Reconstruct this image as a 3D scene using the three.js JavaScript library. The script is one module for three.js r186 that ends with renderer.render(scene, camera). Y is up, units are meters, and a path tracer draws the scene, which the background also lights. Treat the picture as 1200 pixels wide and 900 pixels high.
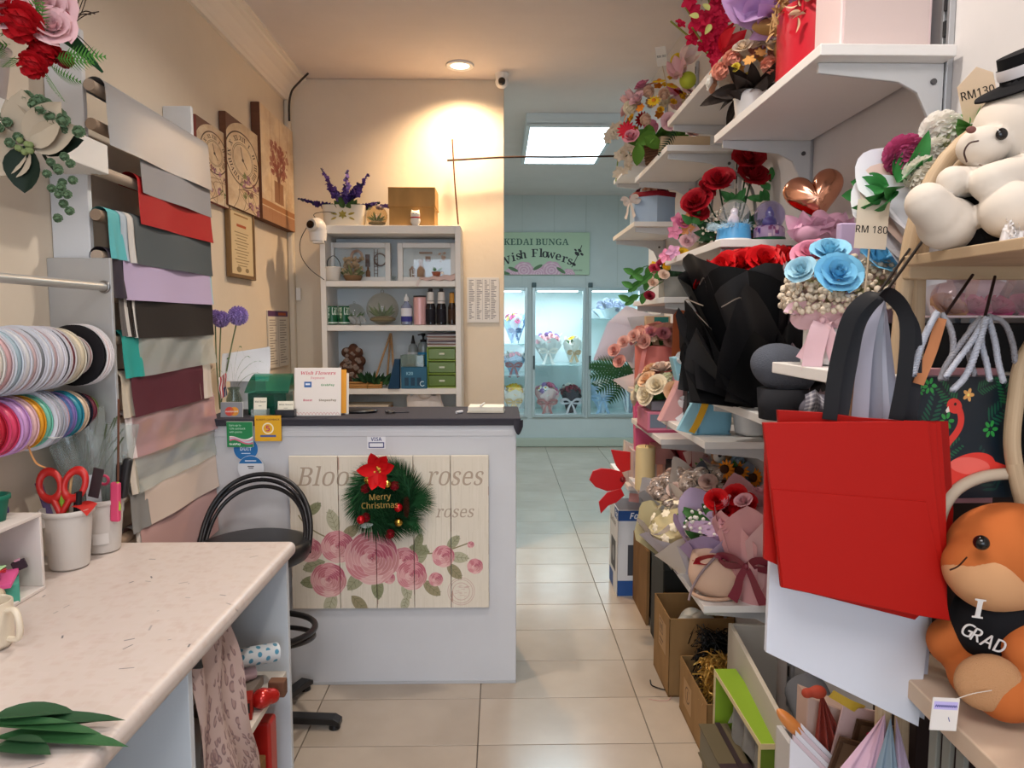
import * as THREE from 'three';
import { mergeGeometries } from 'three/addons/utils/BufferGeometryUtils.js';
import { RoundedBoxGeometry } from 'three/addons/geometries/RoundedBoxGeometry.js';
import { MarchingCubes } from 'three/addons/objects/MarchingCubes.js';
import { FontLoader } from 'three/addons/loaders/FontLoader.js';
import { TextGeometry } from 'three/addons/geometries/TextGeometry.js';
import { RectAreaLightUniformsLib } from 'three/addons/lights/RectAreaLightUniformsLib.js';

// ---------- camera, sky, exposure, lights ----------
const scene = new THREE.Scene();
const EYE = 1.435, FOCAL = 830;
const camera = new THREE.PerspectiveCamera(2 * Math.atan(450 / FOCAL) * 180 / Math.PI, 4 / 3, 0.02, 60);
camera.position.set(0, EYE, 0);
camera.rotation.order = 'YXZ';
camera.rotation.set(-5.03 * Math.PI / 180, -1.03 * Math.PI / 180, 0);
camera.updateMatrixWorld(true);
scene.add(camera);
scene.background = new THREE.Color().setRGB(0.80, 0.92, 1.06);          // overcast daylight, enters by the open shop front behind the camera
scene.backgroundIntensity = 3.8;
scene.environment = null;
const renderer = new THREE.WebGLRenderer({ antialias: true });
renderer.toneMapping = THREE.LinearToneMapping;
renderer.toneMappingExposure = 1.0;
renderer.shadowMap.enabled = true;
const WARM = new THREE.Color().setRGB(1.0, 0.68, 0.40), COOL = new THREE.Color().setRGB(0.70, 0.90, 1.0), DAY = new THREE.Color().setRGB(1.0, 0.955, 0.95), SOFT = new THREE.Color().setRGB(1.0, 0.9, 0.8);
const DOWN_POWER = 9, DOWN_FRONT = 6, PANEL_POWER = 18, FRONT_POWER = 6, FRIDGE_POWER = 120;

// ---------- helpers ----------
const R = (d) => d * Math.PI / 180;
const V = (x, y, z) => new THREE.Vector3(x, y, z);
function rng(seed) { let s = (seed * 2654435761 + 12345) >>> 0; return () => { s = (s + 0x6D2B79F5) >>> 0; let t = Math.imul(s ^ (s >>> 15), 1 | s); t = (t + Math.imul(t ^ (t >>> 7), 61 | t)) ^ t; return ((t ^ (t >>> 14)) >>> 0) / 4294967296; }; }
const ray = (px, py) => V((px - 600) / FOCAL, (450 - py) / FOCAL, -1).applyEuler(camera.rotation);
const at = (px, py, d) => { const r = ray(px, py), k = d / -r.z; return [r.x * k, EYE + r.y * k, -d]; };            // the point seen there at depth d
const atX = (px, py, x) => { const r = ray(px, py), k = x / r.x; return [x, EYE + r.y * k, r.z * k]; };
const atY = (px, py, y) => { const r = ray(px, py), k = (y - EYE) / r.y; return [r.x * k, y, r.z * k]; };
const used = {};
const numbered = (n) => { const k = used[n] = (used[n] || 0) + 1; return k === 1 ? n : n + '_' + String(k - 1).padStart(3, '0'); };
const mats = {};
function mat(color, rough = 0.6, o = {}) {
  const key = color + '|' + rough + '|' + Object.entries(o).map(([k, v]) => k + ':' + (v && v.uuid || (v && v.isColor ? v.getHexString() : v))).join(',');
  if (mats[key]) return mats[key];
  const matt = rough >= 0.5 && !o.metalness && o.transmission === undefined; if (matt) o = { specularIntensity: 0.4, ...o };
  const M = (matt || o.transmission !== undefined || o.clearcoat || o.sheen) ? THREE.MeshPhysicalMaterial : THREE.MeshStandardMaterial;
  return mats[key] = new M({ color, roughness: rough, side: THREE.DoubleSide, ...o });
}
const metal = (c, r = 0.3) => mat(c, r, { metalness: 1 });
const thin = (c, r = 0.7, t = 0.3) => mat(c, r, { transmission: t, thickness: 0 });
const shadows = (m) => { m.castShadow = true; m.receiveShadow = true; return m; };
function thing(name, label, category, p = [0, 0, 0], turn = 0, group) {
  const o = new THREE.Group(); o.name = numbered(name); scene.add(o);
  o.position.set(...p); o.rotation.y = turn; o.userData = { label, category };
  if (group) o.userData.group = group;
  return o;
}
function part(name, geo, m, parent, label) {
  const o = shadows(new THREE.Mesh(geo, m)); o.name = parent === scene ? numbered(name) : name + (parent.userData.n = parent.userData.n || {}, parent.userData.n[name] = (parent.userData.n[name] || 0) + 1, parent.userData.n[name] > 1 ? '_' + String(parent.userData.n[name] - 1).padStart(3, '0') : '');
  if (label) o.userData.label = label;
  parent.add(o); return o;
}
function solo(name, geo, m, label, category, group) { const o = part(name, geo, m, scene); o.userData.label = label; o.userData.category = category; if (group) o.userData.group = group; return o; }
function struct(name, geo, m) { const o = part(name, geo, m, scene); o.userData.kind = 'structure'; return o; }
function copy(src, p, turn, label) { const c = src.clone(); c.name = numbered(src.name.replace(/_\d{3}$/, '')); scene.add(c); c.position.set(...p); if (turn !== undefined) c.rotation.y = turn; c.userData = { ...src.userData }; if (label) c.userData.label = label; return c; }

// ---------- geometry ----------
function clean(g) {
  let q = g.index ? g.toNonIndexed() : g;
  for (const k of Object.keys(q.attributes)) if (!['position', 'normal', 'uv'].includes(k)) q.deleteAttribute(k);
  if (!q.attributes.normal) q.computeVertexNormals();
  if (!q.attributes.uv) q.setAttribute('uv', new THREE.BufferAttribute(new Float32Array(q.attributes.position.count * 2), 2));
  q.morphAttributes = {}; return q;
}
const mg = (list) => mergeGeometries(list.map(clean));
const _m = new THREE.Matrix4(), _q = new THREE.Quaternion(), _e = new THREE.Euler();
function tf(g, p = [0, 0, 0], r = [0, 0, 0], s = 1) {
  const sc = typeof s === 'number' ? V(s, s, s) : V(...s);
  return g.applyMatrix4(_m.compose(V(...p), _q.setFromEuler(_e.set(...r, 'XYZ')), sc));
}
function uvm(g, k = 1) {     // uv in metres by the face's main axis
  const P = g.attributes.position, N = g.attributes.normal, u = new Float32Array(P.count * 2);
  for (let i = 0; i < P.count; i++) {
    const a = Math.abs(N.getX(i)), b = Math.abs(N.getY(i)), c = Math.abs(N.getZ(i));
    const [s, t] = a > b && a > c ? [P.getZ(i), P.getY(i)] : b > c ? [P.getX(i), P.getZ(i)] : [P.getX(i), P.getY(i)];
    u[2 * i] = s * k; u[2 * i + 1] = t * k;
  }
  g.setAttribute('uv', new THREE.BufferAttribute(u, 2)); return g;
}
// a box by its limits; b = bevel
function bx(x0, x1, y0, y1, z0, z1, b = 0.002) {
  const w = x1 - x0, h = y1 - y0, d = z1 - z0, m = Math.min(w, h, d);
  const g = b > 0 ? new RoundedBoxGeometry(w, h, d, 1, Math.min(b, m * 0.45)) : new THREE.BoxGeometry(w, h, d);
  return uvm(g.translate((x0 + x1) / 2, (y0 + y1) / 2, (z0 + z1) / 2));
}
const bc = (w, h, d, b = 0.002) => bx(-w / 2, w / 2, 0, h, -d / 2, d / 2, b);         // standing on its base
const cyl = (r0, r1, h, n = 20, open = false) => new THREE.CylinderGeometry(r1, r0, h, n, 1, open).translate(0, h / 2, 0);
const sph = (r, n = 16, m = 12) => new THREE.SphereGeometry(r, n, m);
const lathe = (pts, n = 28) => new THREE.LatheGeometry(pts.map(([x, y]) => new THREE.Vector2(x, y)), n);
function tube(pts, r, n = 24, k = 8, closed = false) { return new THREE.TubeGeometry(new THREE.CatmullRomCurve3(pts.map((p) => V(...p)), closed), n, r, k, closed); }
function rod(a, b, r, k = 10) {
  const A = V(...a), B = V(...b), g = new THREE.CylinderGeometry(r, r, A.distanceTo(B), k);
  return g.applyMatrix4(_m.compose(A.clone().add(B).multiplyScalar(0.5), _q.setFromUnitVectors(V(0, 1, 0), B.clone().sub(A).normalize()), V(1, 1, 1)));
}
function surf(fn, nu = 6, nv = 6) {
  const g = new THREE.BufferGeometry(), P = [], U = [], I = [];
  for (let j = 0; j <= nv; j++) for (let i = 0; i <= nu; i++) { P.push(...fn(i / nu, j / nv)); U.push(i / nu, j / nv); }
  for (let j = 0; j < nv; j++) for (let i = 0; i < nu; i++) { const a = j * (nu + 1) + i, b = a + 1, c = a + nu + 1, d = c + 1; I.push(a, b, d, a, d, c); }
  g.setAttribute('position', new THREE.Float32BufferAttribute(P, 3)); g.setAttribute('uv', new THREE.Float32BufferAttribute(U, 2)); g.setIndex(I); g.computeVertexNormals(); return g;
}
function shapeOf(pts) { const s = new THREE.Shape(); pts.forEach(([x, y], i) => i ? s.lineTo(x, y) : s.moveTo(x, y)); s.closePath(); return s; }
function prism(pts, depth, bevel = 0) { return new THREE.ExtrudeGeometry(shapeOf(pts), { depth, bevelEnabled: bevel > 0, bevelSize: bevel, bevelThickness: bevel, bevelSegments: 1, steps: 1, curveSegments: 8 }); }
function ribbon(pts, w, side = [0, 0, 1], n = 24, twist = 0) {       // a strip of width w along a curve
  const c = new THREE.CatmullRomCurve3(pts.map((p) => V(...p)));
  return surf((u, v) => { const p = c.getPoint(v), t = c.getTangent(v), s = V(...side).addScaledVector(t, -V(...side).dot(t)).normalize().applyAxisAngle(t, twist * v), k = (u - 0.5) * (typeof w === 'function' ? w(v) : w); return [p.x + s.x * k, p.y + s.y * k, p.z + s.z * k]; }, 3, n);
}
function hollow(w, h, d, t = 0.006, b = 0.002) {     // open-topped box on its base
  return mg([bx(-w / 2, w / 2, 0, t, -d / 2, d / 2, 0), bx(-w / 2, -w / 2 + t, 0, h, -d / 2, d / 2, b), bx(w / 2 - t, w / 2, 0, h, -d / 2, d / 2, b), bx(-w / 2, w / 2, 0, h, -d / 2, -d / 2 + t, b), bx(-w / 2, w / 2, 0, h, d / 2 - t, d / 2, b)]);
}
// plush bodies: ellipsoids and capsules joined by a smooth minimum, meshed with marching cubes
function blobs(prims, cell, k = 0.02) {
  const lo = V(1e9, 1e9, 1e9), hi = V(-1e9, -1e9, -1e9);
  for (const p of prims) for (const q of [p.a, p.b || p.a]) { const r = Math.max(p.r, p.r2 || 0) * Math.max(...(p.s || [1])); lo.min(V(...q).addScalar(-r - 0.03)); hi.max(V(...q).addScalar(r + 0.03)); }
  const mid = lo.clone().add(hi).multiplyScalar(0.5), half = Math.max(hi.x - lo.x, hi.y - lo.y, hi.z - lo.z) / 2 * 1.06, n = Math.min(120, Math.max(16, Math.ceil(2 * half / cell)));
  const mc = new MarchingCubes(n, new THREE.MeshStandardMaterial(), false, false, 400000); mc.isolation = 0;
  const P = V(0, 0, 0), A = V(0, 0, 0), B = V(0, 0, 0);
  for (let z = 0; z < n; z++) for (let y = 0; y < n; y++) for (let x = 0; x < n; x++) {
    P.set((x - n / 2) / (n / 2) * half + mid.x, (y - n / 2) / (n / 2) * half + mid.y, (z - n / 2) / (n / 2) * half + mid.z);
    let acc = 1e3;
    for (const p of prims) {
      let dd;
      if (p.b) { A.set(...p.a); B.set(...p.b).sub(A); const t = Math.max(0, Math.min(1, P.clone().sub(A).dot(B) / B.lengthSq())); dd = P.distanceTo(A.addScaledVector(B, t)) - (p.r + ((p.r2 ?? p.r) - p.r) * t); }
      else { const s = p.s || [1, 1, 1]; A.set((P.x - p.a[0]) / s[0], (P.y - p.a[1]) / s[1], (P.z - p.a[2]) / s[2]); dd = (A.length() - p.r) * Math.min(...s); }
      const h = Math.max(0, Math.min(1, 0.5 + 0.5 * (acc - dd) / k)); acc = acc * (1 - h) + dd * h - k * h * (1 - h);
    }
    mc.field[x + y * n + z * n * n] = -acc;
  }
  mc.update();
  const c = mc.count, g = new THREE.BufferGeometry();
  g.setAttribute('position', new THREE.BufferAttribute(mc.positionArray.slice(0, c * 3), 3));
  g.setAttribute('normal', new THREE.BufferAttribute(mc.normalArray.slice(0, c * 3), 3));
  g.setAttribute('uv', new THREE.BufferAttribute(new Float32Array(c * 2), 2));
  g.scale(half, half, half).translate(mid.x, mid.y, mid.z); return g;
}

// ---------- textures ----------
function canvas(w, h, draw) { const c = document.createElement('canvas'); c.width = w; c.height = h; const x = c.getContext('2d'); draw(x, w, h); const t = new THREE.CanvasTexture(c); t.colorSpace = THREE.SRGBColorSpace; t.anisotropy = 4; return t; }
function noiseTex(size, fn, srgb = false, rep = 1) {
  const d = new Uint8Array(size * size * 4);
  for (let y = 0; y < size; y++) for (let x = 0; x < size; x++) { const c = fn(x / size, y / size), i = (y * size + x) * 4; d[i] = c[0]; d[i + 1] = c[1]; d[i + 2] = c[2]; d[i + 3] = 255; }
  const t = new THREE.DataTexture(d, size, size); t.wrapS = t.wrapT = THREE.RepeatWrapping; t.magFilter = THREE.LinearFilter; t.minFilter = THREE.LinearMipmapLinearFilter; t.generateMipmaps = true; t.repeat.set(rep, rep);
  if (srgb) t.colorSpace = THREE.SRGBColorSpace; t.needsUpdate = true; return t;
}
function lattice(n, seed) { const r = rng(seed), a = Array.from({ length: n * n }, () => r()); return (u, v) => { const x = u * n, y = v * n, i = Math.floor(x), j = Math.floor(y), f = x - i, g = y - j, s = f * f * (3 - 2 * f), t = g * g * (3 - 2 * g), q = (p, w) => a[((w % n + n) % n) * n + ((p % n + n) % n)]; return (q(i, j) * (1 - s) + q(i + 1, j) * s) * (1 - t) + (q(i, j + 1) * (1 - s) + q(i + 1, j + 1) * s) * t; }; }
const fbm = (seed, base = 4, oct = 4) => { const L = Array.from({ length: oct }, (_, i) => lattice(base << i, seed + i)); return (u, v) => L.reduce((a, f, i) => a + f(u, v) / (1 << i), 0) / (2 - 2 / (1 << oct)); };
const grey = (n, lo, hi) => { const k = lo + (hi - lo) * n; return [k, k, k]; };
const F1 = fbm(3, 4, 5), F2 = fbm(9, 16, 3), F3 = fbm(21, 3, 3);
const T = {
  plaster: noiseTex(256, (u, v) => grey(F1(u, v) * 0.6 + F2(u, v) * 0.4, 238, 255), true, 0.5),
  bump: noiseTex(256, (u, v) => grey(F2(u, v), 0, 255), false, 2),
  tile: noiseTex(256, (u, v) => { const n = F1(u, v); return [226 + 29 * n, 222 + 30 * n, 216 + 32 * n]; }, true, 1.3),
  wood: noiseTex(256, (u, v) => { const n = F1(u * 0.25, v * 3) * 0.7 + F2(u * 0.2, v * 4) * 0.3; return [200 + 55 * n, 190 + 62 * n, 178 + 70 * n]; }, true, 1.5),
  card: noiseTex(256, (u, v) => { const n = F2(u, v * 0.3) * 0.6 + F1(u, v) * 0.4; return grey(n, 200, 255); }, true, 1.5),
  fuzz: noiseTex(256, (u, v) => grey(F2(u * 2, v * 2), 0, 255), false, 6),
  cloth: noiseTex(128, (u, v) => grey((Math.sin(u * 6.2832 * 32) * Math.sin(v * 6.2832 * 32) + 1) / 2, 60, 255), false, 8),
};
const font = await new FontLoader().loadAsync('fonts/droid/droid_serif_bold.typeface.json');
const fontSans = await new FontLoader().loadAsync('fonts/droid/droid_sans_regular.typeface.json');
function letters(text, size, depth = 0.001, f = fontSans) { const g = new TextGeometry(text, { font: f, size, depth, curveSegments: 3, bevelEnabled: false }); g.computeBoundingBox(); const b = g.boundingBox; return g.translate(-(b.min.x + b.max.x) / 2, -(b.min.y + b.max.y) / 2, 0); }
const printed = (t, r = 0.6) => new THREE.MeshStandardMaterial({ map: t, roughness: r, side: THREE.DoubleSide });

// ---------- flowers, leaves, wrapping ----------
function roseGeo(r, seed = 1, open = 1) {
  const q = rng(seed), L = [surf((u, v) => { const a = u * 13 + seed, p = r * (0.02 + 0.2 * u) * (0.7 + 0.3 * v); return [Math.cos(a) * p, r * v * (0.92 - 0.12 * u), Math.sin(a) * p]; }, 26, 2)];
  [[3, 0.12, 0.9], [4, 0.34, 1], [5, 0.62, 1], [6, 0.9, 0.95]].forEach(([n, o, tall], k) => {
    for (let i = 0; i < n; i++) {
      const a0 = (i + 0.5 * k + q() * 0.35) / n * 6.2832, wd = 1.05 * 3.3 / n + 0.25, j = q() * 0.12;
      L.push(surf((u, v) => { const s = (u - 0.5) * 2, w = wd * (0.45 + 0.75 * Math.sin(Math.min(1, v * 1.1) * 1.57)), rho = r * (0.05 + (o * 0.85 * open + j) * Math.pow(v, 0.8) + 0.14 * o * v * v * v), y = r * tall * (0.95 - 0.42 * o) * v * (1.12 - 0.2 * v * v * o) - r * 0.14 * s * s * v; const a = a0 + s * w * 0.8; return [Math.cos(a) * rho, y, Math.sin(a) * rho]; }, 4, 3));
    }
  });
  return mg(L);
}
function pomponGeo(r, n = 70, seed = 1, pr = 0.34) {
  const q = rng(seed), L = [sph(r * 0.72, 10, 8)];
  for (let i = 0; i < n; i++) { const y = 1 - 2 * (i + 0.5) / n, a = i * 2.39996 + q() * 0.3, s = Math.sqrt(1 - y * y), dir = V(Math.cos(a) * s, y, Math.sin(a) * s);
    const g = surf((u, v) => { const x = (u - 0.5) * 2; return [x * r * pr * Math.sin(0.5 + v * 2.2), r * (0.5 + 0.5 * v) , r * 0.16 * (v * v - x * x * 0.6) + r * 0.05 * q()]; }, 2, 2);
    g.applyQuaternion(_q.setFromUnitVectors(V(0, 1, 0), dir)); L.push(g); }
  return mg(L);
}
function petalGeo(l, w, cup = 0.2, tip = 1) {      // a petal or leaf pointing along +y from the origin, facing +z
  return surf((u, v) => { const s = (u - 0.5) * 2, k = Math.pow(Math.sin(Math.PI * Math.pow(v, 0.85) * (tip ? 1 : 0.82)), 0.75) * (v < 1e-6 ? 0 : 1) + 0.03 * (1 - v); return [s * w / 2 * k, l * v, -cup * l * v * v + s * s * w * 0.22 * k]; }, 4, 7);
}
function daisyGeo(r, n = 9, cup = 0.15, w = 0.5) { const L = []; for (let i = 0; i < n; i++) L.push(tf(petalGeo(r, r * w, -cup), [0, 0, 0], [Math.PI / 2, 0, 0]).rotateY(i / n * 6.2832)); return mg(L); }
function lilyGeo(r, n = 6) { const L = []; for (let i = 0; i < n; i++) L.push(tf(petalGeo(r, r * 0.55, 0.3), [0, 0, 0], [0.75, 0, 0]).rotateY(i / n * 6.2832)); return mg(L); }
function tulipGeo(r) { const L = []; for (let i = 0; i < 6; i++) L.push(surf((u, v) => { const a = i / 6 * 6.2832 + (u - 0.5) * 1.5 * Math.sin(0.25 + v * 2.5), p = r * (0.25 + 0.65 * Math.sin(v * 2.2)) * (i % 2 ? 1 : 0.9); return [Math.cos(a) * p, v * r * 1.9, Math.sin(a) * p]; }, 3, 4)); return mg(L); }
function scatter(n, seed, fn) { const q = rng(seed), L = []; for (let i = 0; i < n; i++) L.push(fn(q, i)); return mg(L); }
function dirTo(g, dir) { return g.applyQuaternion(_q.setFromUnitVectors(V(0, 1, 0), V(...dir).normalize())); }
function fernGeo(l, n = 12, w = 0.25) { const L = [rod([0, 0, 0], [0, l, 0], l * 0.008, 4)]; for (let i = 1; i <= n; i++) for (const s of [-1, 1]) { const v = i / n, ll = l * w * Math.sin(0.5 + v * 2.4); L.push(tf(surf((u, t) => [(u - 0.5) * l * 0.055 * (1 - t), ll * t, -ll * 0.15 * t * t], 1, 2), [0, l * v, 0], [0, 0, -s * 1.05])); } const g = mg(L); const P = g.attributes.position; for (let i = 0; i < P.count; i++) { const y = P.getY(i); P.setZ(i, P.getZ(i) - 0.35 * y * y / l); } g.computeVertexNormals(); return g; }
const leafG = {};
const leaf = (l = 0.06, w = 0.03) => (leafG[l + '|' + w] = leafG[l + '|' + w] || petalGeo(l, w, 0.25)).clone();
function sprayGeo(n, rad, l, w, seed, up = 0.3) { return scatter(n, seed, (q) => { const a = q() * 6.2832, e = up + q() * 0.7 - 0.2; return dirTo(petalGeo(l * (0.7 + 0.5 * q()), w, 0.3), [Math.cos(a), e, Math.sin(a)]).translate(Math.cos(a) * rad * q(), 0, Math.sin(a) * rad * q()); }); }
function breathGeo(n, R0, seed, b = 0.004, flat = 0.6, span = 0) { return scatter(n, seed, (q) => { const a = q() * 6.2832, e = span ? 0.4 + Math.sqrt(q()) * (span - 0.4) : Math.acos(q() * 0.95), rr = R0 * (0.85 + 0.2 * q()); return tf(new THREE.IcosahedronGeometry(b * (0.7 + 0.6 * q()), 1), [Math.cos(a) * Math.sin(e) * rr, Math.cos(e) * rr * flat, Math.sin(a) * Math.sin(e) * rr]); }); }
function wrapGeo(h, r0, r1, n, seed, span = 1.7, point = 0.35) {      // sheets of paper folded to a cone: returns one geometry per sheet
  const q = rng(seed), out = [];
  for (let k = 0; k < n; k++) { const a0 = k / n * 6.2832 + q() * 0.4, ph = q() * 6, hh = h * (0.88 + 0.22 * q()), rr = r1 * (0.92 + 0.2 * q()), kk = 0.004 * k;
    out.push(surf((u, v) => { const s = (u - 0.5) * 2, a = a0 + s * span / 2, top = hh * (1 - point * Math.abs(s) ** 1.4), rad = r0 + kk * 0.4 + (rr - r0) * Math.pow(v, 1.15) + 0.05 * r1 * v * v * Math.sin(s * 7 + ph); return [Math.cos(a) * rad, top * v, Math.sin(a) * rad]; }, 10, 6)); }
  return out;
}
function bowGeo(s, w) {       // loops and tails facing +z
  const L = [];
  for (const k of [-1, 1]) { L.push(ribbon([[0, 0, 0.1 * s], [k * 0.5 * s, 0.35 * s, 0.22 * s], [k * 1.0 * s, 0.22 * s, 0.1 * s], [k * 0.8 * s, -0.08 * s, 0.02 * s], [0, 0, 0.05 * s]], (v) => w * (0.45 + 0.75 * Math.sin(v * Math.PI)), [0, 0.9, 0.5], 20));
    L.push(ribbon([[0, 0, 0.08 * s], [k * 0.25 * s, -0.5 * s, 0.16 * s], [k * 0.4 * s, -1.0 * s, 0.1 * s], [k * 0.62 * s, -1.5 * s, 0.14 * s]], (v) => w * (0.5 + 0.5 * v), [1, 0.3 * k, 0.25], 12)); }
  L.push(tf(sph(0.13 * s, 10, 8), [0, 0, 0.12 * s], [0, 0, 0], [1, 1.15, 0.8])); return mg(L);
}
// flower heads packed on a dome: list of [name, geometries, material, count, size]
function dome(parent, list, R0, H, seed, opt = {}) {
  const q = rng(seed), all = []; let n = 0; list.forEach((l) => { for (let i = 0; i < l[3]; i++) all.push(l); });
  for (let i = all.length - 1; i > 0; i--) { const j = Math.floor(q() * (i + 1)); [all[i], all[j]] = [all[j], all[i]]; }
  for (const l of all) { const t = (n + 0.5) / all.length, e = Math.acos(1 - t * (opt.cut ?? 0.9)), a = n * 2.39996 + (opt.spin || 0); n++;
    const dir = V(Math.sin(e) * Math.cos(a), Math.cos(e) * 0.9 + 0.1, Math.sin(e) * Math.sin(a));
    const m = part(l[0], l[1][n % l[1].length], l[2], parent); m.position.set(dir.x * R0 * (0.9 + 0.15 * q()), (opt.y || 0) + dir.y * H * (0.9 + 0.2 * q()), dir.z * R0 * (0.9 + 0.15 * q()));
    m.quaternion.setFromUnitVectors(V(0, 1, 0), dir.normalize()); m.scale.setScalar(l[4] || 1); if (l[5]) part('flower_centre', l[5], l[6], m); }
}
const G = {
  rose: [roseGeo(0.03, 1), roseGeo(0.03, 2), roseGeo(0.03, 3)], bigRose: [roseGeo(0.045, 4, 1.1), roseGeo(0.045, 5, 1.1)],
  bud: [roseGeo(0.02, 6, 0.6)], pompon: [pomponGeo(0.035, 70, 1)], small: [daisyGeo(0.018, 6, 0.1, 0.7), daisyGeo(0.018, 5, 0.15, 0.8)],
  daisy: [daisyGeo(0.03, 13, 0.05, 0.34)], lily: [lilyGeo(0.04), lilyGeo(0.045, 5)], tulip: [tulipGeo(0.016)], carn: [pomponGeo(0.026, 40, 3, 0.45), pomponGeo(0.026, 40, 5, 0.45)],
  eye: tf(sph(0.009, 10, 6), [0, 0.003, 0], [0, 0, 0], [1, 0.5, 1]),
};

// ---------- the shell of the shop ----------
const WL = -1.25, WR = 0.9, CH = 2.85, DP = 4.3, DB = 8.1;             // left and right wall, ceiling, partition and back wall depths
const wallWarm = mat('#e8dbc8', 0.85, { map: T.plaster, bumpMap: T.bump, bumpScale: 0.0006 });
const wallPale = mat('#eadfcd', 0.85, { map: T.plaster, bumpMap: T.bump, bumpScale: 0.0006 });
const wallRight = mat('#d6d2d1', 0.75, { map: T.plaster });
const wallBack = mat('#d3dbdb', 0.7, { map: T.plaster });
const white = mat('#e8e6e2', 0.5), whiteGloss = mat('#ecebea', 0.3), ceilPaint = mat('#e6dedb', 0.9, { map: T.plaster });
struct('wall_left', bx(WL - 0.12, WL, 0, CH, -9.0, 2.2, 0), wallWarm);
struct('wall_right', bx(WR, WR + 0.12, 0, CH, -DP, 2.2, 0), wallRight);
struct('wall_partition', bx(WL, 0.03, 0, CH, -DP - 0.1, -DP, 0.004), wallPale);
struct('wall_front_top', bx(WL - 0.12, WR + 0.12, 2.35, CH, 2.2, 2.32, 0), wallPale);        // above the open shop front, behind the camera
struct('ceiling', bx(WL - 0.12, 2.5, CH, CH + 0.1, -9.0, 2.32, 0), ceilPaint);
struct('wall_back_side', bx(2.3, 2.42, 0, CH, -9.0, -DP, 0), wallBack);
struct('wall_back_return', bx(WR + 0.12, 2.42, 0, CH, -DP, -DP + 0.1, 0), wallBack);
struct('ground', bx(-8, 8, -0.2, -0.12, 2.2, 12, 0), mat('#9a9a98', 0.9));
const floorObj = struct('floor', bx(WL - 0.12, 2.5, -0.1, -0.006, -9.0, 2.3, 0), mat('#6f675e', 0.9));
{ // floor tiles, 60 x 30 cm, each its own piece
  const tg = [0, 1, 2, 3].map((i) => { const g = bc(0.5965, 0.012, 0.2965, 0.0015); const U = g.attributes.uv; for (let k = 0; k < U.count; k++) U.setXY(k, U.getX(k) + i * 0.37, U.getY(k) + i * 0.61); return g; });
  const tm = ['#bfb3a6', '#bbafa2', '#c3b7aa'].map((c) => mat(c, 0.22, { map: T.tile }));
  let n = 0;
  for (let r = -6; r < 19; r++) for (let c = -2; c < 4; c++) {
    const d = 2.594 + 0.3 * r + 0.15, x = -0.075 + 0.6 * c + 0.3;
    if (d > 8.2 || (x > 1.2 && d < 4.3) || d < 0.8) continue;
    const m = part('tile', tg[(n * 7 + r) & 3], tm[(n * 5 + c * c) % 3], floorObj); m.position.set(x, -0.012, -d); n++;
  }
}
{ // plaster cornice on the left wall and round its end
  const pr = [[0, 0], [0, -0.135], [0.018, -0.135], [0.024, -0.118], [0.03, -0.112], [0.036, -0.095], [0.058, -0.055], [0.085, -0.03], [0.1, -0.024], [0.106, -0.016], [0.125, -0.012], [0.125, 0]];
  struct('trim_1', tf(prism(pr, DP + 2.2), [WL, CH, -DP]), mat('#efe6da', 0.7));
  struct('trim_2', bx(WL, WL + 0.035, 1.05, CH - 0.13, -DP, -DP + 0.05, 0.012), wallPale);           // cable trunking in the corner
}
// back wall: cold room with three glass doors in it
const doorsX = [[-0.29, 0.325], [0.375, 0.985], [1.015, 1.625]], DY0 = 0.34, DY1 = 1.82;
struct('wall_back', mg([bx(WL, 2.3, 0, DY0, -8.2, -DB, 0), bx(WL, 2.3, DY1, CH, -8.2, -DB, 0), bx(WL, -0.29, DY0, DY1, -8.2, -DB, 0), bx(0.325, 0.375, DY0, DY1, -8.2, -DB, 0), bx(0.985, 1.015, DY0, DY1, -8.2, -DB, 0), bx(1.625, 2.3, DY0, DY1, -8.2, -DB, 0)]), wallBack);
[bx(WL, 2.3, 0, CH, -9.0, -8.9, 0), bx(-0.4, 1.75, 0.26, 0.3405, -8.9, -8.2, 0), bx(-0.4, 1.75, 1.82, 1.9, -8.9, -8.2, 0), bx(-0.4, -0.32, 0.3405, 1.82, -8.9, -8.2, 0), bx(1.66, 1.75, 0.3405, 1.82, -8.9, -8.2, 0)].forEach((g, i) => struct('wall_cold_room_' + ['back', 'base', 'top', 'left', 'right'][i], g, mat('#e4f0ef', 0.5)));
struct('trim_3', bx(WL, 2.3, 0, 0.10, -DB, -DB + 0.07, 0.012), mat('#bfc4b6', 0.7));
for (let i = 0; i < 6; i++) struct('trim_' + (4 + i), bx(-0.1 + i * 0.36, -0.097 + i * 0.36, 1.85, CH, -DB, -DB + 0.004, 0), mat('#b5c0bb', 0.6));

// ---------- lamps ----------
RectAreaLightUniformsLib.init();
function downlight(x, d, label, power, color = WARM) {
  const t = thing('downlight', label, 'lamp', [x, CH, -d], 0, 'ceiling downlights');
  part('trim_ring', lathe([[0.052, 0.002], [0.075, 0.002], [0.078, -0.006], [0.072, -0.012], [0.054, -0.010], [0.052, 0.002]], 32), whiteGloss, t);
  part('lens', tf(new THREE.CylinderGeometry(0.053, 0.053, 0.006, 28), [0, -0.003, 0]), mat('#fff2d8', 0.4, { emissive: new THREE.Color(1, 0.83, 0.58), emissiveIntensity: 5 }), t);
  const l = new THREE.SpotLight(color, power, 0, 1.25, 0.9, 2); l.position.set(0, -0.02, 0); l.target.position.set(0, -1, 0); t.add(l, l.target); l.castShadow = true; l.shadow.radius = 2; l.name = 'downlight_beam';
  return t;
}
downlight(-0.215, 4.06, 'lit round ceiling downlight in front of the counter shelf wall', DOWN_POWER);
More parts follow.
